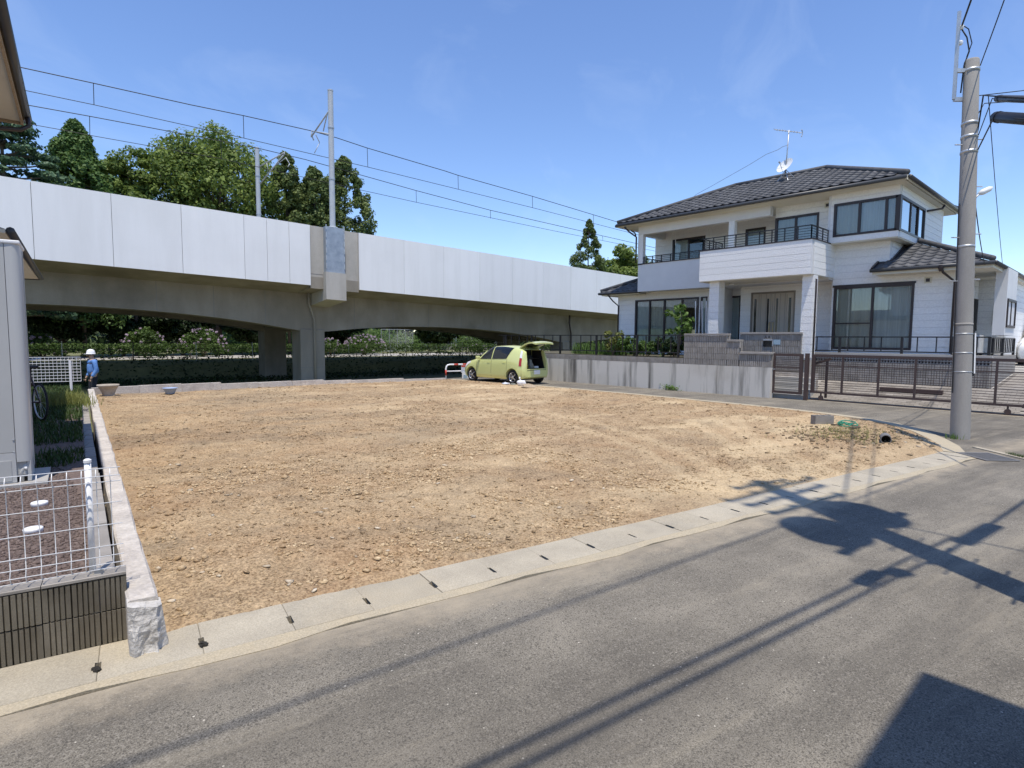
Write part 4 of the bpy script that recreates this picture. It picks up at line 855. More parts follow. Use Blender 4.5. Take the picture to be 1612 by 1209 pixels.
# upstairs bay over the wing, with corner window
Xb, Yb = 20.5, 5.25; za, zb = 4.95, 6.5
w0, w1 = PX(1415.5,340,Xb).y, PX(1314,340,Xb).y
wall('x', Xb, Yb, YW-.02, za, zb, [(w0,w1,5.15,6.16)]); window('x', Xb, w0, w1, 5.15, 6.16, [PX(1395,340,Xb).y, PX(1353,340,Xb).y], curs=['curtain_white','curtain_white','curtain'], glass='glass')
s1 = PY(1454.5,350,Yb).x
wall('y', Yb, Xb+.14, 25.83, za, zb, [(Xb+.16,s1,5.15,6.16)]); window('y', Yb, Xb+.10, s1, 5.15, 6.16, [PY(1433,350,Yb).x, PY(1445,350,Yb).x], curs=['curtain_white','curtain',None], glass=['glass_sky','glass','glass_sky'])
obj('corner_post', MB().box((Xb-.034,Yb-.034,5.13),(Xb+.12,Yb+.1,6.18)), 'dark_brown', HS)
obj('bay_floor', MB().box((Xb+.01,Yb+.01,za-.03),(25.8,YW-.03,za+.03)), 'soffit', HS)
obj('side_return', MB().box((Xb-.01,YW-.02,za),(21.,YW+.06,zb)), 'siding_smooth', HS)
# upstairs front wall next to the bay, recessed loggia wall, posts and lintel
yq = PX(1220,380,21.).y; ya, yb = PX(1289,340,21.).y, PX(1222,345,21.).y; zt = PX(1255,340,21.).z
wall('x', 21., YW+.06, yq, 3.95, 6.5, [(ya,yb,4.6,zt)]); window('x', 21., ya, yb, 4.6, zt, [PX(1253,350,21.).y], curs=['curtain_white','curtain'])
XL = 22.2; yl = PX(1032,395,XL).y; d0, d1 = PX(1110,380,XL).y, PX(1060,380,XL).y; e0, e1 = PX(1205,365,XL).y, PX(1175,365,XL).y
wall('x', XL, yq-.1, yl, 3.95, 6.5, [(d0,d1,4.05,PX(1085,375,XL).z),(e0,e1,5.0,PX(1190,360,XL).z)])
window('x', XL, d0, d1, 4.05, PX(1085,375,XL).z, [(d0+d1)/2], curs=[None,'curtain_white']); window('x', XL, e0, e1, 5.0, PX(1190,360,XL).z, [], cur='curtain_white')
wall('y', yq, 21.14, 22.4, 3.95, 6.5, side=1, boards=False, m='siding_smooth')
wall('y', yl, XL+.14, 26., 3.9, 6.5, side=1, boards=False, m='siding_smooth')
XP = 20.5; pl, pr_ = PX(1004,440,XP).y, 10.93
for p0, p1 in ((1004.5,1012),(1146,1155)): obj('loggia_post', MB().box((XP,PX(p1,390,XP).y,4.9),(XP+.2,PX(p0,390,XP).y,6.3)), 'siding', HS)
obj('lintel', MB().box((XP-.01,yq-.02,6.14),(XP+.22,pl,6.5)), 'siding_smooth', HS)
obj('lintel', MB().box((XP+.22,pl-.2,6.14),(XL+.3,pl,6.5)), 'siding_smooth', HS)
obj('loggia_floor', MB().box((XP+.1,YW,3.82),(XL+.1,pl-.02,3.95)), 'siding_smooth', HS)
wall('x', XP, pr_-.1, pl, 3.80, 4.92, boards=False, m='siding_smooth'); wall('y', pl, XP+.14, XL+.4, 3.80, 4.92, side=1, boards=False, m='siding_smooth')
obj('parapet_cap', MB().box((XP-.03,pr_-.1,4.92),(XP+.17,pl+.03,4.955)), 'dark_brown', HS)
for k in range(4): obj('laundry_hook', MB().tube([(XP+1.2,12.+.18*(k%2)+1.6*(k//2),6.5),(XP+1.2,12.+.18*(k%2)+1.6*(k//2),5.75)], .012, 6), 'white_metal', HS)
def railing(name, p, q, z0, z1, n, bars, posts=None, m='rail_black', parent=HS, thick=.03, thin=.014):
    p = Vector((*p,0)); q = Vector((*q,0)); r = obj(name, MB().bar(p+Vector((0,0,z1)), q+Vector((0,0,z1)), thick+.01, thick), m, parent)
    for z in bars: obj('bar', MB().bar(p+Vector((0,0,z)), q+Vector((0,0,z)), thin, thin), m, r)
    for i in range(n+1): c = p.lerp(q, i/n); obj('post', MB().bar(c+Vector((0,0,z0)), c+Vector((0,0,z1)), thick, thick), m, r)
    return r
railing('railing', (XP+.05,pr_+.05), (XP+.05,pl-.25), 4.95, 5.22, 8, (5.02,5.09,5.16))
railing('railing', (XP+.1,pl-.06), (XL,pl-.06), 4.95, 5.22, 4, (5.02,5.09,5.16))
# projecting balcony over the entrance
XB = 19.06; by0, by1 = 7.15, 10.93; bz0, bz1 = 3.87, 4.93
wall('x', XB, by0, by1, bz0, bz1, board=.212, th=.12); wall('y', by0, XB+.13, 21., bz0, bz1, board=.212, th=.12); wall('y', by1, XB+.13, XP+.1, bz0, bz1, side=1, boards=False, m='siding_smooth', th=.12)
obj('balcony_soffit', MB().box((XB+.01,by0+.01,bz0-.02),(21.6,by1-.01,bz0+.06)), 'soffit', HS)
obj('balcony_cap', MB().box((XB-.035,by0-.035,bz1),(XB+.15,by1+.03,bz1+.035)), 'dark_brown', HS); obj('balcony_cap', MB().box((XB+.15,by0-.035,bz1),(21.,by0+.14,bz1+.035)), 'dark_brown', HS)
railing('railing', (XB+.06,by0+.06), (XB+.06,by1-.06), bz1+.03, 5.37, 9, (5.04,5.12,5.20,5.28)); railing('railing', (XB+.06,by0+.06), (20.95,by0+.06), bz1+.03, 5.37, 4, (5.04,5.12,5.20,5.28)); railing('railing', (XB+.06,by1-.06), (XP,by1-.06), bz1+.03, 5.37, 3, (5.04,5.12,5.20,5.28))
# entrance: columns, door wall, recess window, left ground floor
XC = 19.25
for p0,p1,dd in ((1116,1131,.42),(1261.5,1279,.36)):
    ca, cb = PX(p1,480,XC).y, PX(p0,480,XC).y
    c = obj('porch_column', MB().box((XC+.02,ca+.02,1.2),(XC+dd-.02,cb-.02,3.86)), 'siding_smooth', HS)
    for i in range(12):
        z = 1.25+.2175*i; obj('siding_board', MB().box((XC,ca,z+.004),(XC+dd,cb,z+.213)), 'siding', c)
XD = 21.55; da, db = PX(1252,480,XD).y, PX(1182,480,XD).y; dz = PX(1217,459,XD).z
yr = PX(1166,480,XD).y
wall('x', XD, YW-.1, yr, 1.3, 3.95, [(da,db,1.45,dz)])
wall('y', YW, 21.14, XD+.1, 1.3, 3.95, side=1)
door = obj('entrance_door', MB().box((XD-.02,da,1.45),(XD+.06,da+.06,dz)).box((XD-.02,db-.06,1.45),(XD+.06,db,dz)).box((XD-.02,da+.06,dz-.06),(XD+.06,db-.06,dz)).box((XD+.05,da+.06,1.45),(XD+.09,db-.06,dz-.06)), 'door_frame', HS)
W_ = db-da-.12; ed = [0,.16,.5,.84,1.]
for i in range(4):
    a, b = da+.06+W_*ed[i]+.006, da+.06+W_*ed[i+1]-.006
    lf = obj('leaf', MB().box((XD+.01,a,1.46),(XD+.049,b,dz-.065)), 'door_beige', door)
    if i in (1,2):
        gl = obj('glass_strip', MB().box((XD+.002,a+(b-a)*(.62 if i == 1 else .26),1.5),(XD+.0095,a+(b-a)*(.74 if i == 1 else .38),dz-.25)), 'black_gloss', lf)
        for f in (.12,.46,.85): obj('groove', MB().box((XD+.004,a+(b-a)*f-.006,1.48),(XD+.0095,a+(b-a)*f+.006,dz-.08)), 'door_frame', lf)
    else: obj('glass_strip', MB().box((XD+.002,a+(b-a)*.35,1.5),(XD+.0095,a+(b-a)*.7,dz-.25)), 'black_gloss', lf)
ym = (da+db)/2
for s in (-1,1): obj('handle', MB().tube([(XD+.01,ym+s*.07,1.9),(XD-.06,ym+s*.07,1.93),(XD-.06,ym+s*.07,2.45),(XD+.01,ym+s*.07,2.48)], .014, 8), 'brass', door, smooth=True)
wall('y', yr, XD+.14, 22.3, 1.3, 3.95, side=1)
XR = 22.1; ra, rb = PX(1166,480,XR).y, PX(1137,480,XR).y; rz = PX(1150,467,XR).z; yle = 11.2
wall('x', XR, yr, yle+.3, 1.3, 3.95, [(ra,rb,1.5,rz)]); window('x', XR, ra, rb, 1.5, rz, [PX(1147,480,XR).y], cur='curtain_white')
XA = 21.3; l0, l1 = PX(1100,480,XA).y, PX(1001,480,XA).y; lz = PX(1050,471,XA).z; ylw = PX(973,490,XA).y
n0, n1 = PX(1113,480,XA).y, PX(1104,480,XA).y
wall('x', XA, yle, ylw, 1.2, 3.95, [(l0,l1,1.5,lz),(max(n0,yle+.02),n1,1.5,lz)])
window('x', XA, l0, l1, 1.5, lz, [PX(p,480,XA).y for p in (1074,1046,1023)], curs=[None,'curtain','curtain','curtain_white'])
window('x', XA, max(n0,yle+.02), n1, 1.5, lz, [], cur='curtain_white', fw=.03)
wall('y', yle, XA+.14, 22.3, 1.3, 3.95, boards=False, m='siding_smooth'); wall('y', ylw, XA+.14, 28., 1.2, 3.95, side=1)
obj('porch_lamp', MB().lathe([(.09,0),(.09,.05),(.05,.07)], (20.2,10.3,3.78), 14), 'white_metal', HS)
for q,zz in ((PX(1303,323,20.98),0),(PX(1461,441,20.98),0)):
    v = obj('wall_vent', MB().box((20.955,q.y-.09,q.z-.09),(20.981,q.y+.09,q.z+.09)), 'soffit', HS); obj('grille', MB().box((20.948,q.y-.05,q.z-.05),(20.9545,q.y+.05,q.z+.05)), 'dark_brown', v)
obj('rear_wall', MB().box((27.6,YE+.2,1.),(27.75,ylw,3.9)).box((25.9,5.4,3.9),(26.,14.6,6.5)).box((24.6,3.3,1.2),(24.7,3.8,3.9)), 'siding_smooth', HS)
obj('foundation', MB().box((21.03,YE+.02,.4),(27.5,YW,1.42)).box((21.6,YW,.4),(27.5,ylw-.02,1.3)), 'wall_concrete', HS)
# ---------------------------------------------------------------- roofs
def tile_mesh():
    W2, L, n = .31, .33, 8; V = []
    for z0, x in ((.0,0.),(.012,L)):
        for j in range(n+1):
            u = j/n; h = .024*max(0,math.sin((u-.55)/.45*math.pi)) if u > .55 else -.012*math.sin(u/.55*math.pi)
            V.append((x, u*W2, h+.024-(.024 if x else 0)))
    m = n+1; V += [(0,q[1],q[2]-.018) for q in V[:m]]
    return mesh_of('roof_tile', MB().add(V, [(j, m+j, m+j+1, j+1) for j in range(n)]+[(2*m+j, j, j+1, 2*m+j+1) for j in range(n)]), True)
TM = tile_mesh()
def tile_slope(org, along, up, run, lo, hi, part, limit=999, ex=.285, wd=.30):
    """tiles on a slope: org lower corner, along the eave (unit), up the slope (unit); lo/hi(t) give the span at slope distance t"""
    along = Vector(along).normalized(); up = Vector(up).normalized(); nr = int(run/ex); c = 0; rest = MB()
    nrm = up.cross(along); nrm = nrm if nrm.z > 0 else -nrm
    M = Matrix((up, along, nrm)).transposed(); ck = M.determinant(); rot = M.to_euler()
    for r in range(nr+1):
        t = r*ex; a, b = lo(t), hi(t); k0 = math.ceil(a/wd); k1 = math.floor(b/wd)
        for k in range(k0, k1):
            p = Vector(org)+along*(k*wd)+up*t+nrm*.012
            o = obj('roof_tile', TM, 'roof_tile', part, loc=p, rot=rot)
            c += 1
    return c
def hip_roof(ex0, ex1, ey0, ey1, ze, pitch, tl='front', name='roof'):
    run = (ex1-ex0)/2; zr = ze+run*pitch; xm = (ex0+ex1)/2; r0, r1 = ey0+run, ey1-run
    P = [(ex0,ey0,ze),(ex1,ey0,ze),(ex1,ey1,ze),(ex0,ey1,ze),(xm,r0,zr),(xm,r1,zr)]
    mb = MB(); up = .07
    Q = [(x,y,z+up) for x,y,z in P]
    mb.add(Q+P[:4], [(0,4,5,3),(1,2,5,4),(0,1,4),(3,5,2),(6,7,1,0),(7,8,2,1),(8,9,3,2),(9,6,0,3),(9,8,7,6)])
    rf = obj(name, mb, 'roof_tile', HS)
    sl = math.hypot(run, run*pitch); u = Vector((run,0,run*pitch)).normalized(); f = run/sl
    c = tile_slope((ex0-.03,ey0,ze+up), (0,1,0), u, sl-.1, lambda t: t*f+.02, lambda t: (ey1-ey0)-t*f-.02, rf)
    Lz = Vector((0,0,up+.05))
    for a,b in ((4,5),(0,4),(3,5),(1,4),(2,5)):
        A, B = Vector(P[a])+Lz, Vector(P[b])+Lz; obj('ridge_cap', MB().tube([A,B], .085, 8), 'roof_tile', rf, smooth=True)
    return rf, c
RX0, RX1, RY0, RY1, RZ = 19.98, 26.85, 4.97, 15.33, 6.56
rf, c1 = hip_roof(RX0, RX1, RY0, RY1, RZ, .445)
obj('soffit', MB().box((RX0+.06,RY0+.06,RZ-.085),(RX1-.06,RY1-.06,RZ-.03)), 'soffit', HS)
for a,b in (((RX0,RY0),(RX0,RY1)),((RX0,RY0),(RX1,RY0)),((RX0,RY1),(RX1,RY1))):
    A, B = Vector((*a,RZ-.04)), Vector((*b,RZ-.04)); d = (B-A).normalized(); n = Vector((d.y,-d.x,0)); n = n if (n.x < -.1 or (abs(n.x) < .1 and n.y*(1 if a[1]==RY0 else -1) < 0)) else -n
    obj('fascia', MB().bar(A+Vector((0,0,.02)), B+Vector((0,0,.02)), .04, .13), 'soffit', HS)
    obj('eave_gutter', MB().tube([A+n*.07+Vector((0,0,.03)), B+n*.07+Vector((0,0,.03))], .058, 10), 'gutter_dark', HS, smooth=True)
# right lower roof, wrapping the corner
LX, LY, LZ, LP = 20.4, 3.3-.35, 3.98, .445; 
rr2 = (5.54-LY); A = [(LX,LY,LZ),(LX,5.86,LZ),(20.985,5.86,LZ+.585*LP),(20.985,5.56,LZ+.585*LP),(LX+rr2,5.54,LZ+rr2*LP)]
lr = obj('lower_roof', MB().slab(A, .08), 'roof_tile', HS)
E2 = [(LX,LY,LZ),(30.,LY,LZ),(30.,5.24,LZ+(5.24-LY)*LP),(LX+(5.24-LY),5.24,LZ+(5.24-LY)*LP)]; obj('lower_roof', MB().slab(E2, .08), 'roof_tile', HS)
u = Vector((1,0,LP)).normalized(); c2 = tile_slope((LX-.03,LY,LZ+.01), (0,1,0), u, .62, lambda t: t*.91+.02, lambda t: 5.86-LY, lr)
c2 += tile_slope(Vector((LX-.03,LY,LZ+.01))+u*(.285*3), (0,1,0), u, 2.0, lambda t: (t+.855)*.91+.02, lambda t: 5.52-LY, lr)
obj('ridge_cap', MB().tube([(LX,LY,LZ+.09),(LX+rr2,LY+rr2,LZ+rr2*LP+.09)], .075, 8), 'roof_tile', lr, smooth=True)
obj('flashing', MB().bar((20.96,5.84,LZ+.27),(20.96,5.5,LZ+.27),.06,.07).bar((20.99,5.53,LZ+.29),(LX+rr2,5.51,LZ+rr2*LP+.05),.07,.09).bar((LX,5.87,LZ+.04),(20.98,5.87,LZ+.30),.06,.08), 'dark_brown', lr)
obj('soffit', MB().box((LX+.05,LY+.05,LZ-.13),(20.995,5.84,LZ-.085)).box((21.,LY+.05,LZ-.13),(29.9,3.88,LZ-.085)), 'soffit', HS)
obj('fascia', MB().box((LX+.0,LY+.02,LZ-.15),(LX+.04,5.85,LZ-.02)).box((LX+.04,LY,LZ-.15),(30,LY+.04,LZ-.02)), 'soffit', HS)
obj('eave_gutter', MB().tube([(LX-.06,LY-.05,LZ-.02),(LX-.06,5.9,LZ-.02)], .055, 10), 'gutter_dark', HS, smooth=True); obj('eave_gutter', MB().tube([(LX-.06,LY-.06,LZ-.02),(30,LY-.06,LZ-.02)], .055, 10), 'gutter_dark', HS, smooth=True)
# left lower roof
MX, MY = 20.72, 16.75; rm = 2.0; A = [(MX,14.62,3.86),(MX,MY,3.86),(MX+rm,MY-rm,3.86+rm*LP),(MX+rm,14.62,3.86+rm*LP)]
lr2 = obj('lower_roof', MB().slab(A, .08), 'roof_tile', HS); tile_slope((MX-.03,14.64,3.87), (0,1,0), u, 2.1, lambda t: 0., lambda t: MY-14.64-t*.91, lr2)
obj('lower_roof', MB().slab([(MX,MY,3.86),(28.,MY,3.86),(28.,MY-rm,3.86+rm*LP),(MX+rm,MY-rm,3.86+rm*LP)], .08), 'roof_tile', HS)
obj('ridge_cap', MB().tube([(MX,MY,3.95),(MX+rm,MY-rm,3.95+rm*LP)], .075, 8), 'roof_tile', lr2, smooth=True)
obj('soffit', MB().box((MX+.04,14.7,3.735),(XA,MY-.04,3.78)).box((XA,ylw+.02,3.735),(27.9,MY-.04,3.78)), 'soffit', HS)
obj('eave_gutter', MB().tube([(MX-.06,14.62,3.83),(MX-.06,MY+.05,3.83),(28.,MY+.06,3.83)], .055, 10), 'gutter_dark', HS, smooth=True)
# downpipes
def dpipe(pts, m='dark_brown', r=.035): obj('downpipe', MB().tube(pts, r, 8), m, HS, smooth=True)
q = PX(1500,500,20.9).y; dpipe([(LX-.06,q+.25,LZ-.05),(LX-.04,q+.2,LZ-.2),(20.86,q,LZ-.45),(20.86,q,1.45)])
obj('pipe_funnel', MB().lathe([(.04,-.16),(.07,-.06),(.075,.02)], (LX-.06,q+.25,LZ-.02), 10), 'dark_brown', HS)
q = PX(1284,480,19.45).y; dpipe([(19.4,q+.25,3.84),(19.42,q,3.72),(19.42,q,1.3)], r=.03)
dpipe([(RX0-.02,14.95,RZ-.1),(20.2,14.85,RZ-.3),(20.42,14.66,RZ-.5),(20.42,14.66,5.0)]); dpipe([(20.9,15.28,RZ-.1),(20.7,14.95,RZ-.25),(20.46,14.72,RZ-.42)], r=.028)
q = PY(1486,300,RY0); dpipe([(PY(1487,312,RY0).x,RY0-.02,RZ-.1),(PY(1487,312,RY0).x,RY0+.05,RZ-.22),(23.5,Yb-.03,RZ-.42)], r=.035)
dpipe([(MX-.04,16.3,3.76),(MX+.2,16.2,3.5),(XA-.05,ylw-.05,3.3),(XA-.05,ylw-.05,1.3)], r=.03)
# roof antenna
b0 = PX(1236,286,22.55); an = thing('roof_antenna', 'television antenna mast with white satellite dish on the house roof', 'antenna', (b0.x,b0.y,b0.z-.05))
T = PX(1242,205,22.55); mt = obj('mast', MB().tube([b0+Vector((0,0,.3)),T], .022, 8), 'galv', an, smooth=True)
for dx,dy in ((-.3,-.25),(-.3,.25),(.3,.25),(.3,-.25)): obj('leg', MB().tube([b0+Vector((0,0,.45)), b0+Vector((dx,dy,-.02+dx*.445))], .012, 6), 'galv', an)
bA, bB = PX(1219,204,22.55), PX(1262,209,22.55); boom = obj('boom', MB().tube([bA,bB], .014, 6), 'galv', an)
for k in range(9): c = bA.lerp(bB, .04+k*.105); obj('element', MB().tube([c-Vector((.16,0,0)),c+Vector((.16,0,0))], .006, 5), 'galv', boom)
obj('reflector', MB().tube([bB+Vector((.12*math.cos(a),.02,.13*math.sin(a))) for a in [i*.5-1.2 for i in range(6)]], .018, 6), 'galv', boom)
dc = PX(1237,262,22.5); mb = MB(); rings = [(.0,.0),(.14,.014),(.26,.05),(.32,.076)]; V = []; nn = Vector((-.80,.25,.55)).normalized(); ua = nn.cross(Vector((0,0,1))).normalized(); ub = ua.cross(nn)
for r,h in rings:
    for k in range(20): V.append(dc+(ua*math.cos(k*.31416)+ub*math.sin(k*.31416))*r+nn*h)
obj('dish', mb.add(V, [(i*20+k, i*20+(k+1)%20, (i+1)*20+(k+1)%20, (i+1)*20+k) for i in range(3) for k in range(20)]), 'paint_white', an, smooth=True)
obj('feed_arm', MB().tube([dc-ub*.26, dc+nn*.32-ub*.1], .012, 6).tube([dc+nn*.30-ub*.1, dc+nn*.38-ub*.1], .03, 8), 'galv', an)
cb = [PX(x,y,22.4+.0*x) for x,y in ((1241,228),(1232,231),(1224,236),(1206,243),(1180,259),(1150,276),(1120,293),(1096,306),(1082,320))]
obj('cable', MB().tube(cb, .008, 5), 'cable_grey', an, smooth=True)

# ================================================================ plot: retaining wall, blocks, fences, gates, drive
WALL_END = PX(1213,600,WX).y
rt = thing('retaining_wall', 'stained concrete retaining wall along the lane below the house garden', 'wall', (WX,13.,0))
yj = [WALL_END]+[WALL_END+1.8*i for i in range(1,8)]+[21.]
for a,b in zip(yj,yj[1:]): obj('wall_section', MB().box((WX,a+.004,-.4),(WX+.22,b-.004,.955)), 'stained_wall', rt)
WBK = rib_block(.39,.19,.12,6,1,.02)
def blocks(parent, X, ya, yb, z0, rows, first=0.):
    for r in range(rows):
        y = yb
        k = 0
        while y > ya+.05:
            L = min(.39, y-ya) ; L = L if (k or not (r%2)) else min(L,.195)
            o = obj('block', WBK, 'block_grey', parent, loc=(X,y,z0+r*.197), rz=-math.pi/2)
            if L < .389: o.scale = (L/.39,1,1)
            y -= L+.004; k += 1
blocks(rt, WX+.005, 10.97, 20.9, .962, 1)
ew = thing('entrance_block_wall', 'stepped grey ribbed block wall before the house entrance', 'wall', (WX,9.9,.95))
e0, e1, e2, e3 = PX(1077,540,WX).y, PX(1145,540,WX).y, PX(1165,540,WX).y, WALL_END
blocks(ew, WX+.006, e1, e0, .962, 5); blocks(ew, WX+.006, e2, e1-.004, .962, 4); blocks(ew, WX+.006, e3, e2-.004, .962, 2)
obj('core', MB().box((WX+.1,e1,.95),(WX+.2,e0,1.94)).box((WX+.1,e2,.95),(WX+.2,e1,1.74)).box((WX+.1,e3,.95),(WX+.2,e2,1.35)), 'block_grey', ew)
for a,b,z in ((e1,e0,1.95),(e2,e1-.004,1.752),(e3,e2-.004,1.36)): obj('coping', MB().box((WX-.03,a,z),(WX+.24,b,z+.07),.006), 'block_grey', ew)
XM = 19.2; m0, m1 = PX(1262,530,XM).y, PX(1165,530,XM).y
mw = thing('mailbox_wall', 'grey ribbed block wall with mail slot behind the small gate', 'wall', (XM,(m0+m1)/2,.6))
blocks(mw, XM, m0, m1, .82, 6); obj('core', MB().box((XM+.1,m0,.4),(XM+.19,m1,2.0)), 'block_grey', mw); obj('coping', MB().box((XM-.03,m0-.02,2.002),(XM+.22,m1,2.07),.006), 'block_grey', mw)
q0, q1 = PX(1216,540,XM), PX(1202,540,XM); zs = PX(1209,536,XM).z
ms = obj('mail_slot', MB().box((XM-.02,q0.y,zs-.20),(XM-.003,q1.y,zs)), 'black_gloss', mw); obj('slot_lid', MB().box((XM-.035,q0.y-.01,zs-.0),(XM-.004,q1.y+.01,zs+.04)), 'galv', ms); obj('slot_rim', MB().box((XM-.03,q0.y-.025,zs-.19),(XM-.0205,q0.y-.002,zs+.0)), 'galv', ms)
pn = obj('name_plate', MB().box((XM-.012,q0.y+.03,zs+.05),(XM-.003,q1.y-.02,zs+.17)), 'block_grey', mw)
for k in range(2):                                                        # two dark characters
    y = q1.y-.07-.11*k; z = zs+.065
    obj('character', MB().bar((XM-.0145,y-.035,z),(XM-.0145,y-.005,z+.09),.004,.016).bar((XM-.0145,y+.005,z+.085),(XM-.0145,y+.035,z),.004,.014).bar((XM-.0145,y-.03,z+.03),(XM-.0145,y+.03,z+.03),.004,.014), 'black_plastic', pn)
obj('sticker', MB().box((XM-.006,q0.y-.26,zs-.13),(XM-.002,q0.y-.03,zs+.03)), 'sticker_blue', mw)
# garden soil, terrace, drive
struct(obj('garden', MB().prism([(WX+.2,8.9),(WX+.2,20.9),(28,20.9),(28,ylw),(XA,ylw),(XA,11.2),(20.9,10.4),(XM+.2,9.5)], -.5, 1.17), 'dirt_dark'))
TX = 20.15; ty0 = 2.82
struct(obj('terrace', MB().prism([(TX+.16,ty0+.07),(TX+.16,7.3),(XM+.2,7.4),(XM+.2,10.2),(22.2,11.1),(22.2,YW),(21.05,YW),(21.05,YE),(24.5,YE),(24.5,ty0+.07)], -.3, 1.40), 'drive_concrete'))
tw = thing('terrace_wall', 'ribbed and perforated block wall holding the terrace behind the sliding gate', 'wall', (TX,5.,.4))
blocks(tw, TX, ty0, 7.35, .36, 4); y = ty0
k = 0
while y < 7.2:                                                            # openwork course on top
    for j in range(5): obj('screen_bar', MB().box((TX+.01,y+.078*j,1.15),(TX+.1,y+.078*j+.03,1.36)), 'block_grey', tw)
    for z in (1.148,1.235,1.335): obj('screen_rail', MB().box((TX+.012,y,z),(TX+.098,y+.385,z+.028)), 'block_grey', tw)
    y += .392
obj('coping', MB().box((TX-.03,ty0-.03,1.362),(TX+.14,7.36,1.43),.006), 'drive_concrete', tw); obj('core', MB().box((TX+.125,ty0+.01,.2),(TX+.142,7.35,1.36)), 'shade_earth_dark', tw)
obj('return_wall', MB().box((TX+.145,ty0-.02,.2),(24.4,ty0+.06,1.395)), 'block_grey', tw)
# black railings of garden and terrace
def fence(name, label, p, q, z0, z1, posts, bal, step=.4):
    t = thing(name, label, 'fence', (p[0],p[1],z0)); P, Q = Vector((*p,0)), Vector((*q,0)); L = (Q-P).length; d = (Q-P)/L
    for z in (z1,z0+.06): obj('rail', MB().bar(P+Vector((0,0,z)), Q+Vector((0,0,z)), .035, .035), 'rail_black', t)
    for s in posts: obj('post', MB().bar(P+d*s+Vector((0,0,z0-.1)), P+d*s+Vector((0,0,z1)), .065,.065), 'rail_black', t)
    s = step
    while s < L-.1:
        if min(abs(s-k) for k in posts) > .12: obj('baluster', MB().bar(P+d*s+Vector((0,0,z0+.06)), P+d*s+Vector((0,0,z1)), .028,.028), 'rail_black', t)
        s += step
    return t
py_ = [PX(x,540,WX+.07).y for x in (1077,1068,1003,939,882)]; fence('garden_railing', 'black steel railing on the retaining wall in front of the vegetable garden', (WX+.07,py_[0]), (WX+.07,20.9), 1.28, 1.96, [py_[1]-py_[0],py_[2]-py_[0],py_[3]-py_[0],py_[4]-py_[0]]+[py_[4]-py_[0]+1.75*i for i in range(1,3)], 0, .53)
fy = [PX(x,540,TX+.05).y for x in (1263,1322,1420,1500,1558)]; fence('terrace_railing', 'black steel railing on the terrace wall before the large window', (TX+.05,fy[0]), (TX+.05,2.86), 1.43, 1.93, [.02]+[fy[0]-q for q in fy[1:4]]+[fy[0]-2.88], 0, .46)
fence('terrace_railing', 'short black terrace railing turning back along the drive beside the air conditioner', (TX+.05,2.86), (24.3,2.86), 1.43, 1.92, [.35,2.,4.1], 0, .32)
# air conditioner outdoor unit on the terrace
ac = thing('air_conditioner', 'beige outdoor air conditioner unit on the terrace behind the pole', 'air conditioner', (21.9,3.45,1.4)); obj('case', MB().box((21.6,3.3,1.45),(22.3,3.6,2.0),.02), 'tank_trim', ac); obj('fan_grille', MB().lathe([(.2,0),(.2,.01)], (0,0,0), 20).xf(Matrix.Translation((21.595,3.45,1.72)) @ Matrix.Rotation(-math.pi/2,4,'Y') @ Matrix.Diagonal((1,.6,1,1))), 'resin_grey', ac); obj('foot', MB().box((21.65,3.32,1.4),(21.72,3.58,1.452)), 'black_plastic', ac); obj('foot', MB().box((22.18,3.32,1.4),(22.25,3.58,1.452)), 'black_plastic', ac)
# drive: sloping bricks, each a piece where they can be told apart
def drive_z(x): return .03 if x < 18.7 else (.03+(x-18.7)*.36 if x < 20.15 else .552+min(x-20.15,6)*.075)
mb = MB(); st = [18.62,18.7,19.2,19.7,20.15,22,24,26.15,36]
mb.add([(x,y,drive_z(x)-.03) for x in st for y in (-3.,7.9)], [(2*i,2*i+2,2*i+3,2*i+1) for i in range(len(st)-1)]); drive = struct(obj('driveway', mb, 'drive_concrete'))
BR = mesh_of('paver', MB().box((0,0,-.03),(.10,.205,.0),.004)); nbk = 0; rest = MB(); bx = MB().box((0,0,-.03),(.10,.205,.0))
ang = math.atan(.36)
for r in range(14):
    for c in range(28):
        x = 18.72+r*.105*math.cos(ang); y = 1.9+c*.21+(.105 if r%2 else 0)
        if y > 6.9: continue
        if nbk < 296 and y < 6.6: obj('paver', BR, 'paver', drive, loc=(x,y,drive_z(x)+.004*random.random()), rot=(0,-ang,0)); nbk += 1
        else: rest.add([(x+a*math.cos(ang), y+b, drive_z(x)+a*math.sin(ang)+c_) for a,b,c_ in bx.v], bx.f)
for r in range(34):
    for c in range(26):
        x = 20.2+r*.105; y = -2.5+c*.21+(.105 if r%2 else 0)
        if y < 2.6: rest.add([(x+a, y+b, drive_z(x)+a*.075+c_) for a,b,c_ in bx.v], bx.f)
stuff(obj('pavers', rest, 'paver', drive))
tag(obj('wheel_stop', MB().box((19.5,PX(1485,600,19.5).y,drive_z(19.5)+.02),(19.62,PX(1385,600,19.5).y,drive_z(19.5)+.14),.01), 'gate_brown'), 'long brown timber wheel stop on the brick drive behind the gate', 'wheel stop')
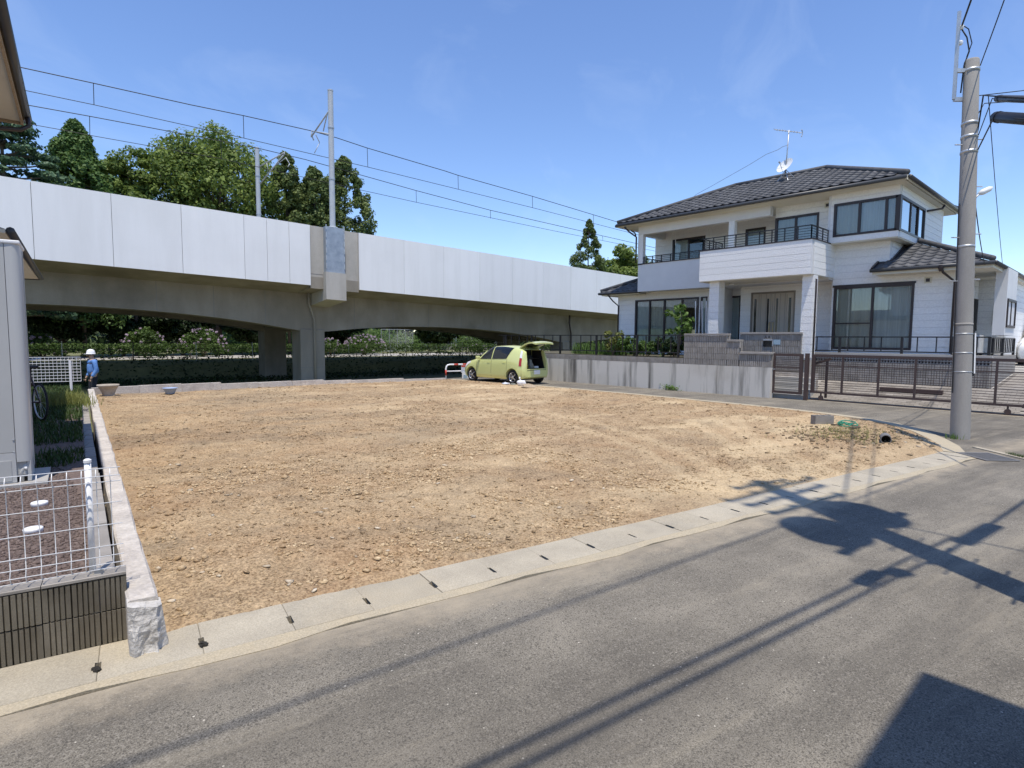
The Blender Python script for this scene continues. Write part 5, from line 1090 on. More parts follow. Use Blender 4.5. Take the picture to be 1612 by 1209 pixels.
# small gate with stone steps behind
sg = thing('small_gate', 'small brown framed entrance gate between concrete wall and sliding gate', 'gate', (GX-.2,7.5,0))
XG = 18.34; a, b = PX(1263,590,XG).y, PX(1213,590,XG).y; zb_, zt_ = .16, 1.40
obj('frame', MB().box((XG,a+.1,zt_-.07),(XG+.05,b-.12,zt_)).box((XG,a+.1,zb_),(XG+.05,b-.12,zb_+.08)).box((XG,b-.12,zb_),(XG+.05,b,zt_)).box((XG,a,zb_),(XG+.05,a+.1,zt_)), 'gate_brown', sg)
for k in range(20): z = zb_+.12+k*.055; obj('bar', MB().box((XG+.018,a+.1,z),(XG+.03,b-.12,z+.011)), 'gate_brown', sg)
obj('mid_bar', MB().box((XG+.01,a+.1,.96),(XG+.04,b-.12,.99)), 'gate_brown', sg); obj('latch', MB().box((XG-.05,b-.07,.84),(XG,b-.03,.96)).box((XG-.06,b-.16,.9),(XG-.03,b-.05,.92)), 'galv', sg)
obj('post', MB().box((XG-.02,a-.16,0.),(XG+.09,a-.06,1.42)), 'gate_brown', sg)
stp = thing('entrance_steps', 'pale stone steps rising behind the small gate', 'steps', (18.6,7.6,0))
for k in range(4): obj('step', MB().box((18.55+.17*k,a-.1,-.1),(18.75+.17*k,b+.9,.13+.17*k),.008), 'wall_concrete', stp)
obj('landing', MB().box((19.19,a-.15,0.),(19.2,b+1.,.8)), 'old_concrete', stp)
# brown sliding gate on its rail
gt = thing('sliding_gate', 'long brown sliding driveway gate with thin horizontal bars', 'gate', (GX,4.,0))
g0, g1 = PX(1277,590,GX).y, -2.2; zt_, zb_ = 1.36, .26
def gbar(name, z, h, w=.05, dx=0.): return obj(name, MB().box((GX+dx-w/2,g1,z-h/2),(GX+dx+w/2,g0,z+h/2)), 'gate_brown', gt)
gbar('top_rail', zt_, .075, .06); gbar('bottom_rail', zb_, .06, .06); gbar('mid_rail', 1.07, .03, .04)
for k in range(15): gbar('thin_bar', .31+.066*k+(.03 if k > 11 else 0), .013, .014)
for i,p in enumerate((1280,1326,1383,1441,1569)):
    y = PX(p,590,GX).y; obj('upright', MB().box((GX-.028,y-(.05 if i == 0 else .025),zb_),(GX+.028,y+(.05 if i == 0 else .025),zt_-.03)), 'gate_brown', gt)
for y in (.6,-.6): obj('upright', MB().box((GX-.028,y-.025,zb_),(GX+.028,y+.025,zt_-.03)), 'gate_brown', gt)
y = PX(1299,600,GX).y; lp = obj('lock_post', MB().box((GX+.06,y-.03,.1),(GX+.12,y+.03,1.25)), 'gate_brown', gt); obj('brace', MB().bar((GX+.09,y-.1,1.27),(GX+.09,y+.42,1.08),.05,.07), 'gate_brown', lp)
for y in (g0-.3,2.2,-1.6): obj('roller', MB().tube([(GX-.02,y,.1),(GX+.02,y,.1)], .07, 12), 'gate_brown', gt); obj('hanger', MB().box((GX-.015,y-.02,.1),(GX+.015,y+.02,.24)), 'gate_brown', gt)
obj('ground_rail', MB().box((GX-.012,-3,.004),(GX+.012,7.0,.035)), 'gate_brown', gt); obj('sill', MB().box((GX-.12,-3,-.05),(GX+.1,7.05,.012)), 'lid_concrete', gt)
# vegetable garden
n = 2600; py = rs.uniform(11.6,17.9,n); px = rs.uniform(18.6,20.2,n); k = np.abs(np.sin(px*4.2)) > .35; k &= vnoise(px,py,.7,5) > .3; px, py = px[k], py[k]
stuff(obj('vegetable_bed', blade_mesh('vegetable_bed', np.stack([px,py,np.full(len(px),1.16)],1), rs.uniform(.3,.62,len(px)), rs.uniform(.05,.5,len(px)), rs.uniform(.008,.02,len(px)), rs.uniform(0,1,len(px)), 9), 'leaf_bright', world=False))
def bush(px, py, X, w, h, label, leaf, seed, size=(.06,.13), n=18, per=60, cat='shrub', z0=1.16):
    q = PX(px,py,X); t = thing('garden_plant', label, cat, (X,q.y,z0), group='plants in the house garden'); r = np.random.RandomState(seed)
    C = np.stack([r.uniform(-.5,.5,n)*w*.8, r.uniform(-.5,.5,n)*w, h*(.25+.7*r.uniform(0,1,n)**.8)],1); P, Nn, ti = clump_leaves(C, np.full(n,w*.17), per, r, .6)
    obj('foliage', leaf_mesh('foliage', P, Nn, r.uniform(*size,len(P)), ti, 1.5, seed), leaf, t, world=False)
    for k in range(4): obj('stem', MB().tube([(0,0,-.05),(C[k][0]*.5,C[k][1]*.5,h*.5),tuple(C[k])], [.018,.014,.006], 5), 'bark', t, world=False)
    return t
bush(1070,520,18.9,.85,1.95,'tall broad-leaved fig plant beside the entrance block wall','leaf_bright',71,(.14,.26),16,16)
bush(1045,545,18.75,.7,.75,'dark leafy bush beside the fig plant behind the railing','leaf_dark',72); bush(1020,548,18.8,.7,.6,'low bushy plant before the first garden window','leaf_hydrangea',73)
bush(985,545,18.8,.6,.75,'light green bushy plant at house corner behind the railing','leaf_bright',74); bush(965,545,18.8,.7,.95,'tall pale green weed clump left of house corner','leaf_dry',75); bush(1062,552,18.6,.5,.5,'small dark plant by the block wall foot','leaf_dark',76)
bush(998,550,18.7,.5,.4,'small plant with red blossoms under the railing','leaf_hydrangea',77)
for i,(p0,p1) in enumerate(((1096,1095),(1107,1105),(1111,1112))):
    a, b = PX(p0,530,19.4), PX(p1,474,19.4); tag(obj('garden_stake', MB().tube([(a.x,a.y,1.1),tuple(b)], .016, 6), 'leaf_bright' if 0 else 'white_metal'), ('thin pale stake standing between fig plant and porch column','pale stake nearest the porch column, leaning left','pale stake right against the porch column')[i], 'stake')
n = 160; q = G(1200+0,560,1.1); wq = PX(1055,619,WX-.08); aa = rs.normal(size=(n,3))*[.06,.14,.05]
tag(obj('wall_weed', leaf_mesh('wall_weed', np.array([wq.x,wq.y,.09])+aa, rs.normal(size=(n,3))+[-.5,0,1], rs.uniform(.05,.1,n), rs.uniform(.3,1,n), 1.6, 3), 'leaf_bright', world=False), 'small green weed growing at the foot of the retaining wall', 'weeds')
# carport behind the house
cp = thing('carport', 'dark carport with grey roof edge behind the house side wall', 'carport', (31,1.5,1.))
zt = PX(1606,470,30.5).z
obj('roof', MB().box((30.5,-3,zt-.35),(37,6.,zt)), 'resin_grey', cp); obj('back_wall', MB().box((36.8,-3,.9),(37,6,zt-.35)), 'interior_shade', cp); obj('side_wall', MB().box((30.8,5.8,.9),(36.8,6,zt-.35)), 'interior_shade', cp)
for y in (-2.5,2.9,5.5): obj('post', MB().box((30.6,y,.8),(30.72,y+.12,zt-.35)), 'gutter_dark', cp)
obj('beam', MB().box((30.55,-3,zt-1.0),(30.7,6,zt-.9)), 'soffit', cp)

# ================================================================ utility poles and cables
pb = G(1511,690); dep = depth_of(pb); ptop = DP(1530,94,dep)
pole = thing('utility_pole', 'leaning round concrete utility pole at the lane corner', 'utility pole', tuple(pb))
obj('shaft', MB().tube([pb-Vector((0,0,.4)), pb, pb.lerp(ptop,.5), ptop-Vector((0,0,.03)), ptop], [.158,.156,.138,.120,.108], 28), 'pole_concrete', pole, smooth=True)
def onp(t, off=(0,0,0)): return pb.lerp(ptop, t)+Vector(off)
axp = (ptop-pb).normalized(); right = Vector((RC[0][0],RC[0][1],0)).normalized(); back = Vector((-right.y,right.x,0))
def prad(t): return .156-.036*t
for t in (.97,.83,.795,.755,.505,.30): c = onp(t); r = prad(t)+(.010 if t > .7 else .004); obj('band', MB().tube([c-axp*.022, c+axp*.022], r, 20), 'galv' if t > .32 else 'pole_concrete', pole, smooth=True)
for t in (.275,.225,.175): c = onp(t); obj('strap', MB().tube([c-axp*.008,c+axp*.008], prad(t)+.006, 20), 'galv', pole, smooth=True)
obj('sign_holder', MB().bar(onp(.165)+right*.162-back*.05, onp(.285)+right*.158-back*.05, .022, .05), 'black_plastic', pole); obj('white_strip', MB().bar(onp(.172)+right*.172-back*.07, onp(.278)+right*.168-back*.07, .022, .03), 'paint_white', pole)
for k,(t,sd) in enumerate(((.79,1),(.775,-1),(.665,1),(.54,1),(.53,-1),(.42,1),(.415,-1),(.235+.05,0),(.30,0))):
    if sd: c = onp(t); obj('step_bolt', MB().tube([c+right*sd*(prad(t)-.01), c+right*sd*(prad(t)+.14)], .011, 6), 'galv', pole)
lampc = onp(.635); lamp = obj('street_lamp', MB().tube([lampc+right*.14, lampc+right*.24+Vector((0,0,.10))], .02, 6), 'galv', pole)
mb = MB(); L0 = lampc+right*.2+Vector((0,0,.07)); dL = (right*.9+Vector((0,0,.45))).normalized(); obj('lamp_head', MB().tube([L0, L0+dL*.08, L0+dL*.22, L0+dL*.28], [.025,.055,.05,.02], 10), 'paint_white', lamp, smooth=True)
obj('riser_pipe', MB().tube([onp(.05)+right*.17, onp(.78)+right*.14], .018, 6), 'paint_white', pole); obj('riser_cable', MB().tube([onp(.12)-right*.17, onp(.62)-right*.155], .010, 6), 'cable_black', pole)
# side frame holding the low voltage cable
fx = -right*.29; F0, F1 = ptop+fx+Vector((0,0,-.72)), ptop+fx+Vector((0,0,.86)); ar = obj('top_frame', MB().bar(F0,F1,.055,.055), 'galv', pole)
for t in (-.72,-.20): obj('cross_bar', MB().bar(ptop+fx+Vector((0,0,t)), ptop+Vector((0,0,t)), .05, .07), 'galv', ar)
for t in (.58,.30): obj('insulator', MB().lathe([(.02,-.04),(.04,-.02),(.03,0),(.04,.02),(.02,.04)], tuple(ptop+fx+right*.06+Vector((0,0,t))), 10), 'paint_white', ar, smooth=True)
def cable(pts, r, label, m='cable_black', sag=0., name='cable'):
    P = [Vector(p) for p in pts]
    if sag and len(P) == 2:
        P = [P[0].lerp(P[1], k/12)-Vector((0,0,sag*4*(k/12)*(1-k/12))) for k in range(13)]
    return tag(obj(name, MB().tube(P, r, 6), m, smooth=True), label, 'cable')
obj('jumper', MB().tube([ptop+fx+right*.06+Vector((0,0,.55)), ptop-right*.12+Vector((0,0,.4)), ptop-right*.06+Vector((0,0,.15)), ptop-right*.14-Vector((0,0,.1)), ptop-right*.17-Vector((0,0,.6))], .012, 6), 'cable_black', ar, smooth=True)
obj('jumper', MB().tube([ptop-right*.22+Vector((0,0,.62)), ptop-right*.10+Vector((0,0,.55)), ptop-right*.02+Vector((0,0,.3)), ptop-right*.10+Vector((0,0,.05))], .009, 6), 'cable_black', ar, smooth=True)
_sd = Vector((SX,SY,0)); P2 = G(1612,932)-_sd*3.; ZT = 3.+(G(1318,828)-G(1612,932)).length/_sd.length; ZP = 3.+(G(1120,768)-G(1612,932)).length/_sd.length; P3 = Vector((26.,-7.5,0))                       # the next poles, outside the picture
cable([ptop+fx+right*.06+Vector((0,0,.6)), P2+Vector((0,0,9.3))], .016, 'thick black cable rising from the side frame on the pole top', sag=.25)
cable([onp(.985)+right*.16, P2+Vector((0,0,8.2))], .009, 'thin wire rising steeply from the pole head', sag=.15)
a1 = onp(.905)+right*.13; cable([a1, P3+Vector((0,0,9.2))], .008, 'thin wire leaving the pole just below its head', sag=.2)
cable([onp(.855)+right*.14, onp(.885)+right*.26, P3+Vector((0,0,7.6))], .008, 'thin wire looping off the pole below the head')
c0 = onp(.80)+right*.14; q1 = DP(1560,151,dep-.9); q2 = DP(1700,160,dep-3.2); cb1 = cable([c0, DP(1548,150,dep-.5), q1, q2], .012, 'telephone cable carrying the upper grey splice case')
cable([onp(.79)+right*.14, DP(1562,155,dep-.9), DP(1700,172,dep-3.2)], .008, 'telephone cable just under the upper splice case')
c1 = onp(.755)+right*.14; cable([c1, DP(1565,184,dep-1.2), DP(1720,196,dep-4.)], .012, 'telephone cable carrying the lower black splice case')
def closure(p, q, r, label, m):
    t = thing('splice_case', label, 'splice case', tuple(p)); d = (q-p).normalized()
    obj('body', MB().tube([p, p+d*.03, q-d*.03, q], [r*.8,r,r,r*.8], 12), m, t, smooth=True); obj('clamp', MB().tube([p+d*.12,p+d*.15], r*1.08, 12), 'black_plastic', t)
closure(DP(1569,155,dep-1.), DP(1640,157,dep-2.2), .055, 'grey cable splice case hanging beside the pole head', 'gutter_dark'); closure(DP(1566,184,dep-1.3), DP(1650,190,dep-2.6), .085, 'larger black cable splice case below the grey one', 'black_plastic')
hc = PX(1551,418,20.6); cable([onp(.63)+right*.14, hc], .010, 'service cable dropping from the lamp to the house eave', sag=.12); cable([DP(1556,152,dep-.4), PX(1579,424,24.)], .007, 'thin service wire dropping behind the house eave', sag=.1)
# second pole behind the picture, whose shadow lies across the road
p2 = thing('utility_pole', 'tall utility pole with round transformer casting its shadow on the road', 'utility pole', tuple(P2))
obj('shaft', MB().tube([P2-Vector((0,0,.5)), P2+Vector((0,0,ZP))], [.20,.13], 20), 'pole_concrete', p2, smooth=True)
tr = P2+Vector((.4,.1,ZT)); obj('transformer', MB().lathe([(.0,-.55),(.32,-.53),(.36,-.44),(.36,.44),(.30,.5),(.0,.55)], tuple(tr), 20), 'resin_grey', p2, smooth=True)
obj('transformer', MB().lathe([(.0,-.5),(.30,-.48),(.34,-.4),(.34,.4),(.28,.46),(.0,.5)], tuple(P2+Vector((-.5,.1,ZT+.2))), 20), 'resin_grey', p2, smooth=True)
obj('platform', MB().bar(P2+Vector((-.9,0,ZT-.75)), P2+Vector((.9,0,ZT-.75)), .1, .1), 'galv', p2)
for z,L in ((ZP-.9,.95),(ZP-1.9,.8),(ZP-3.1,.7),(ZP-.15,.5)):
    ca = obj('crossarm', MB().bar(P2+Vector((-L,.1,z)), P2+Vector((L,-.1,z)), .075, .075), 'galv', p2)
    for k in (-1,-.4,.4,1): obj('insulator', MB().lathe([(.03,0),(.06,.06),(.04,.1),(.06,.15),(.02,.2)], tuple(P2+Vector((L*k*.95,-.1*k,z+.03))), 8), 'paint_white', ca)
for k in range(12): s = 1 if k%2 else -1; obj('step_bolt', MB().tube([P2+Vector((s*.12,0,2.2+.45*k)), P2+Vector((s*.34,0,2.2+.45*k))], .012, 6), 'galv', p2)
def shadow_cable(p0, p1, z, r, label, l0=-4., l1=14.):
    a, b = G(*p0), G(*p1); d = (b-a).normalized(); o = Vector((-SX*z,-SY*z,z)); return cable([a-d*l1+o, a-d*l1*.5+o, a+o, b+o, b-d*l0+o], r, label)
shadow_cable((500,1092),(1100,875), 8.6, .014, 'low voltage line along the road, highest of three', -5.)
shadow_cable((742,1209),(1382,902), 6.4, .019, 'thick telephone cable along the road, middle of three', -1.5)
shadow_cable((816,1209),(1349,940), 6.1, .019, 'thick telephone cable along the road, lowest of three', -1.5)
shadow_cable((1513,856),(1612,790), 6.3, .024, 'telephone cable running on past the tall pole', -7., .8)
def shadow_closure(p0, p1, z, r, label): a, b = G(*p0), G(*p1); o = Vector((-SX*z,-SY*z,z)); closure(a+o, b+o, r, label, 'black_plastic')
shadow_closure((1352,920),(1385,900), 6.25, .075, 'cable splice case over the road left of the tall pole'); shadow_closure((1400,905),(1428,899), 6.25, .08, 'short splice case at the tall pole'); shadow_closure((1513,856),(1566,826), 6.3, .085, 'cable splice case over the road right of the tall pole')
cable([P2+Vector((0,0,10.)), P2+Vector((1.6,-3.2,0))], .014, 'steel stay wire of the tall pole', 'galv')
# the house across the road, behind the camera
hz = 5.4; hx, hy = 3.72-SX*hz, .72-SY*hz
ho = thing('opposite_house', 'beige house across the road whose roof corner shades the asphalt', 'house', (hx-5,hy-4,0))
obj('wall', MB().box((hx-9.4,hy-8,-.3),(hx-.55,hy-.55,hz-.1)), 'siding_smooth', ho)
obj('roof', MB().add([(hx-10,hy-8.5,hz),(hx,hy-8.5,hz),(hx,hy,hz),(hx-10,hy,hz),(hx-7,hy-4.2,hz+1.8),(hx-3,hy-4.2,hz+1.8)], [(0,1,5,4),(1,2,5),(2,3,4,5),(3,0,4),(3,2,1,0)]), 'roof_tile', ho)
for x in (hx-2.2,hx-5.5): w = obj('window', MB().box((x-.9,hy-.56,.9),(x+.9,hy-.5,2.3)), 'dark_brown', ho); obj('pane', MB().box((x-.83,hy-.498,.97),(x+.83,hy-.49,2.23)), 'black_gloss', w)

# ================================================================ left neighbour: house eaves, water heater, bicycle, fence
ta = -BA
nh = thing('neighbour_house', 'neighbour house whose cream soffit and dark gutters edge the grass strip', 'house', tuple(bp(5,-2,.3)))
def bq(s, t, z): return bp(s, t, z)
E1 = G(36,186,5.0); s_end = (E1-B0).dot(bdir); tE = (Vector((E1.x,E1.y,0))-B0).dot(bn)
sA = s_end-4.15; tw = tE-.95
mb = MB(); C = [bq(sA,tw,.3),bq(s_end-.5,tw,.3),bq(s_end-.5,tw-7,.3),bq(sA,tw-7,.3)]; mb.add([tuple(c) for c in C]+[(c.x,c.y,4.95) for c in C], [(0,1,5,4),(1,2,6,5),(2,3,7,6),(3,0,4,7),(4,5,6,7)]); obj('wall', mb, 'siding_smooth', nh)
R4 = [bq(sA-.4,tE,5.0),bq(s_end,tE,5.0),bq(s_end,tE-8.5,5.0),bq(sA-.4,tE-8.5,5.0)]; ap = [bq(sA+1.8,tE-4.2,6.9),bq(s_end-2.,tE-4.2,6.9)]
obj('roof', MB().add([tuple(p+Vector((0,0,.06))) for p in R4]+[tuple(p) for p in ap], [(0,1,5,4),(1,2,5),(2,3,4,5),(3,0,4)]), 'roof_tile', nh)
obj('soffit', MB().add([tuple(p-Vector((0,0,.06))) for p in R4]+[tuple(p) for p in R4], [(3,2,1,0),(4,5,6,7),(0,1,5,4),(1,2,6,5),(2,3,7,6),(3,0,4,7)]), 'soffit', nh)
obj('fascia', MB().bar(bq(sA-.4,tE-.01,4.98), bq(s_end,tE-.01,4.98), .03, .16).bar(bq(s_end,tE,4.98), bq(s_end,tE-8,4.98), .03, .16), 'wood_old', nh)
obj('eave_gutter', MB().tube([bq(sA-.4,tE+.05,5.0), bq(s_end+.03,tE+.05,5.0)], .055, 10), 'gutter_dark', nh, smooth=True)
obj('downpipe', MB().tube([bq(s_end-.25,tE+.06,4.96),bq(s_end-.22,tE+.07,4.84),bq(s_end-.25,tE-.02,4.76),bq(s_end-.32,tE-.4,4.70),bq(s_end-.4,tw,4.62),bq(s_end-.4,tw+.05,.4)], .032, 8), 'dark_brown', nh, smooth=True)
E2 = G(60,436,3.15); s2 = (E2-B0).dot(bdir); t2 = (Vector((E2.x,E2.y,0))-B0).dot(bn)
A_ = [bq(s2-7.6,t2,3.15),bq(s2,t2,3.15),bq(s2,t2-2.2,3.15),bq(s2-7.6,t2-2.2,3.15)]
obj('annex_roof', MB().add([tuple(p) for p in A_]+[tuple(A_[3]+Vector((0,0,.7))),tuple(A_[2]+Vector((0,0,.7)))], [(0,1,5,4),(1,2,5),(3,0,4),(2,3,4,5)]), 'roof_tile', nh)
obj('annex_soffit', MB().add([tuple(p-Vector((0,0,.05))) for p in A_]+[tuple(p) for p in A_], [(3,2,1,0),(0,1,5,4),(1,2,6,5),(2,3,7,6),(3,0,4,7)]), 'soffit', nh); obj('annex_gutter', MB().tube([bq(s2-7.6,t2+.05,3.13),bq(s2+.04,t2+.05,3.13),bq(s2+.04,t2-2.2,3.11)], .05, 8), 'gutter_dark', nh, smooth=True)
C = [bq(s2-7.4,t2-.6,.3),bq(s2-.4,t2-.6,.3),bq(s2-.4,t2-2.2,.3),bq(s2-7.4,t2-2.2,.3)]; obj('annex_wall', MB().add([tuple(c) for c in C]+[(c.x,c.y,3.1) for c in C], [(0,1,5,4),(1,2,6,5),(2,3,7,6),(3,0,4,7)]), 'siding_smooth', nh)
# hot water tank cabinet
tc_ = G(51,757,.36); wh = thing('water_heater', 'tall pale grey hot water tank cabinet standing on the gravel', 'water heater', (tc_.x,tc_.y,.36), ta)
def tb(a, b, bev=0.): return MB().box(a, b, bev)
hH = PY(42,380,tc_.y+.02).z-.36
wd_, dp_ = .63, .62
obj('body', tb((-wd_,.03,.05),(-.03,dp_,hH-.03),.02), 'tank_white', wh, world=False); obj('front_panel', tb((-wd_+.01,.012,.30),(-.115,.035,hH-.035)), 'tank_white', wh, world=False)
n = 8; pf_ = [(-.11,.012)]+[(-.06+.06*math.sin(k/n*1.57), .06-.052*math.cos(k/n*1.57)) for k in range(n+1)]+[(.0,.5),(-.04,.5),(-.11,.05)]
m_ = len(pf_); obj('corner_trim', MB().add([(x,y,.20) for x,y in pf_]+[(x,y,hH-.035) for x,y in pf_], [(i,(i+1)%m_,m_+(i+1)%m_,m_+i) for i in range(m_)]+[tuple(range(m_))[::-1],tuple(range(m_,2*m_))]), 'tank_trim', wh, world=False)
obj('corner_leg', tb((-.035,.03,.0),(-.005,.5,.2)), 'tank_trim', wh, world=False)
obj('lid', tb((-wd_-.01,.0,hH-.035),(.008,dp_,hH),.01), 'paint_white', wh, world=False)
cv = obj('lower_cover', tb((-wd_,.008,.0),(-.115,.03,.295)), 'tank_trim', wh, world=False); obj('inset', tb((-wd_,.003,.02),(-.15,.0085,.22)), 'tank_white', cv, world=False)
for z in (.30,.42): obj('screw', MB().lathe([(.008,0),(.006,.004)], (0,0,0), 10).xf(Matrix.Translation((-.125,.01,z)) @ Matrix.Rotation(math.pi/2,4,'X')), 'galv', wh, world=False)
pc = obj('cavity_shade', tb((-.112,.06,.0),(-.036,.3,.2)), 'shade_earth_dark', wh, world=False); obj('pipe', MB().tube([(-.08,.045,.0),(-.08,.04,.10),(-.05,.04,.15),(-.05,.06,.19)], .018, 8), 'tank_trim', pc, world=False, smooth=True); obj('valve', MB().tube([(-.055,.03,.13),(-.035,.03,.13)], .016, 8), 'paint_white', pc, world=False)  # solid box, near-black for the shade of the pipe recess
obj('side_strip', tb((.0005,.34,.1),(.006,.40,hH-.06)), 'tank_white', wh, world=False)
tag(obj('tank_base', MB().box((-wd_-.08,-.05,-.06),(.12,dp_+.1,-.005)), 'drive_concrete', world=False, loc=(tc_.x,tc_.y,.36), rz=ta), 'flat concrete base slab under the hot water tank', 'slab')
# white mesh fence at the far end of the strip
fa, fb = PY(46,600,19.6), PY(128,600,19.2); F0_ = Vector((fa.x-.9,19.62,0)); F1_ = Vector((fb.x,19.2,0))
ff = thing('mesh_fence', 'white welded mesh fence panel at far end of the grass strip', 'fence', (F1_.x,F1_.y,.3)); ztp, zbt = PY(100,562,19.4).z, PY(100,600,19.4).z
nv_ = 24; nh_ = 9
for k in range(nv_+1): c = F0_.lerp(F1_,k/nv_); obj('vertical_wire', MB().bar(c+Vector((0,0,zbt)), c+Vector((0,0,ztp)), .008,.008), 'white_metal', ff)
for k in range(nh_): z = zbt+(ztp-zbt)*k/(nh_-1); obj('horizontal_wire', MB().bar(F0_+Vector((0,0,z)), F1_+Vector((0,0,z)), .014,.014), 'white_metal', ff)
c = PY(112,600,19.0); obj('post', MB().lathe([(.03,.1),(.03,ztp-.08)], (c.x,19.05,0), 10), 'white_metal', ff)
# bicycle, half hidden by the tank
bkp = G(47,652,.33); bkp = Vector((bkp.x-.02, 13.2, .33)); bkp.x = PY(46,640,13.2).x
bk = thing('bicycle', 'dark city bicycle half hidden behind the hot water tank', 'bicycle', tuple(bkp), rad(104))
def torus(R, r, c, ax='y', n=28, m=8):
    mb = MB(); V = []
    for i in range(n):
        a = 2*math.pi*i/n
        for j in range(m):
            b = 2*math.pi*j/m; q = R+r*math.cos(b); V.append((c[0]+q*math.cos(a), c[1]+r*math.sin(b), c[2]+q*math.sin(a)))
    return mb.add(V, [(i*m+j, i*m+(j+1)%m, ((i+1)%n)*m+(j+1)%m, ((i+1)%n)*m+j) for i in range(n) for j in range(m)])
for x in (-.52,.52):
    w = obj('wheel', torus(.31,.018,(x,0,.33)), 'tyre', bk, world=False, smooth=True); obj('rim', torus(.285,.012,(x,0,.33)), 'galv', w, world=False, smooth=True)
    for k in range(12): a = k*math.pi/6; obj('spoke', MB().tube([(x,0,.33),(x+.28*math.cos(a),0,.33+.28*math.sin(a))], .002, 3), 'galv', w, world=False)
obj('frame', MB().tube([(-.52,0,.33),(-.12,0,.78),(.36,0,.82),(.52,0,.33)], .016, 8).tube([(-.52,0,.33),(-.05,0,.3),(.36,0,.78)], .016, 8).tube([(-.05,0,.3),(-.16,0,.9)], .014, 8).tube([(.36,0,.8),(.33,0,1.0)], .014, 8), 'gate_brown', bk, world=False, smooth=True)
obj('saddle', MB().box((-.30,-.08,.9),(-.06,.08,.95),.02), 'black_plastic', bk, world=False); obj('handlebar', MB().tube([(.2,-.27,1.05),(.33,-.1,1.02),(.33,.1,1.02),(.2,.27,1.05)], .013, 8), 'galv', bk, world=False, smooth=True)
obj('basket', MB().box((.42,-.16,.78),(.72,.16,1.02)), 'gutter_dark', bk, world=False); obj('pedals', MB().bar((-.05,-.15,.3),(-.05,.15,.3),.03,.03), 'galv', bk, world=False)

# ================================================================ small things on and round the lot
pt = G(171,624,.03); pot = thing('stone_planter', 'round grey stone planter against the back kerb', 'planter', tuple(pt)); obj('bowl', MB().lathe([(.15,0),(.16,.03),(.15,.06),(.20,.2),(.26,.30),(.28,.31),(.28,.35),(.24,.35),(.22,.30)], tuple(pt), 24, False), 'pot_stone', pot, smooth=True); obj('soil', MB().lathe([(.225,.29),(.0,.31)], tuple(pt), 20), 'dirt_dark', pot)
bt = G(268,620,.03); bu = thing('washing_basin', 'pale blue plastic basin lying by the back kerb', 'basin', tuple(bt)); obj('bowl', MB().lathe([(.11,0),(.12,.01),(.19,.17),(.20,.17),(.20,.19),(.185,.19),(.115,.02),(.0,.018)], tuple(bt), 24), 'bucket_blue', bu, smooth=True); obj('rim', MB().lathe([(.197,.165),(.212,.172),(.212,.192),(.197,.196)], tuple(bt), 24, False), 'bucket_blue', bu, smooth=True)
cbk = G(1281,668,.03); cq = G(1307,668,.03); o = thing('concrete_block', 'hollow grey concrete block lying near the lane kerb', 'block', tuple(cbk)); d = (cq-cbk).normalized(); cc = cbk.lerp(cq,.5)
mbb = MB(); u_ = d; w_ = Vector((-d.y,d.x,0))
mbb.obox(cc+Vector((0,0,.10))-w_*.075, u_, .2,.015,.095).obox(cc+Vector((0,0,.10))+w_*.075, u_, .2,.015,.095)
for k in (-.19,-.065,.065,.19): mbb.obox(cc+Vector((0,0,.10))+u_*k, u_, .012,.06,.094)
obj('shell', mbb, 'block_grey', o)
hcn = G(1334,671,.05); P = [hcn+Vector((.28*math.cos(a*.35)*(.7+.3*math.sin(a*.9)), .17*math.sin(a*.35)*(.8+.25*math.cos(a*1.3)), .012+.012*math.sin(a*1.7)+.002*a)) for a in range(46)]
tag(obj('garden_hose', MB().tube(P, .010, 6), 'hose_green', smooth=True), 'loose coil of green hose on the soil near the concrete block', 'hose')
pp = G(1394,690,.085); dpn = Vector((-.93,-.30,0)).normalized()
pi_ = thing('drain_pipe', 'short dark grey pipe stub sticking out of the soil', 'pipe', tuple(pp)); mb = MB(); rO, rI = .085,.072; ua = dpn; ub = Vector((-dpn.y,dpn.x,0)); n = 20; V = []
for L,r in ((-.12,rO),(.16,rO),(.16,rI),(-.12,rI)):
    for k in range(n): V.append(pp-ua*L*-1+(ub*math.cos(k*2*math.pi/n)+Vector((0,0,1))*math.sin(k*2*math.pi/n))*r)
obj('tube', MB().add(V, [(i*n+k, i*n+(k+1)%n, (i+1)*n+(k+1)%n, (i+1)*n+k) for i in range(3) for k in range(n)]), 'pipe_grey', pi_, smooth=False); obj('bore_shade', MB().tube([pp-ua*.05, pp-ua*.04], .0715, 16), 'shade_earth_dark', pi_)  # near-black disc painted as the shade inside the pipe
for i,(x0,y0,x1,y1,lab) in enumerate(((1309,668,1326,670,'short dark board on the soil left of the green hose'),(1385,686,1394,694,'thin dark stick lying before the pipe stub'),(1340,674,1352,672,'dark board end under the green hose'))):
    a, b = G(x0,y0,.05), G(x1,y1,.05); tag(obj('board', MB().bar(a,b,.07 if i != 1 else .025,.025), 'bark'), lab, 'board')
rs = np.random.RandomState(77)
c = G(1325,684,.05); n = 480; aa = rs.normal(size=(n,2))*[.75,.55]; px, py = c.x+aa[:,0], c.y+aa[:,1]; sd_ = sdist(px,py,polyL); k = sd_ > .1; px,py,sd_ = px[k],py[k],sd_[k]
stuff(obj('dark_clods', rocks_mesh('dark_clods', np.stack([px,py,soil_z(px,py,sd_)+.01],1), np.exp(rs.normal(math.log(.018),.45,len(px))), .6, 4), 'dark_soil', lot, world=False))
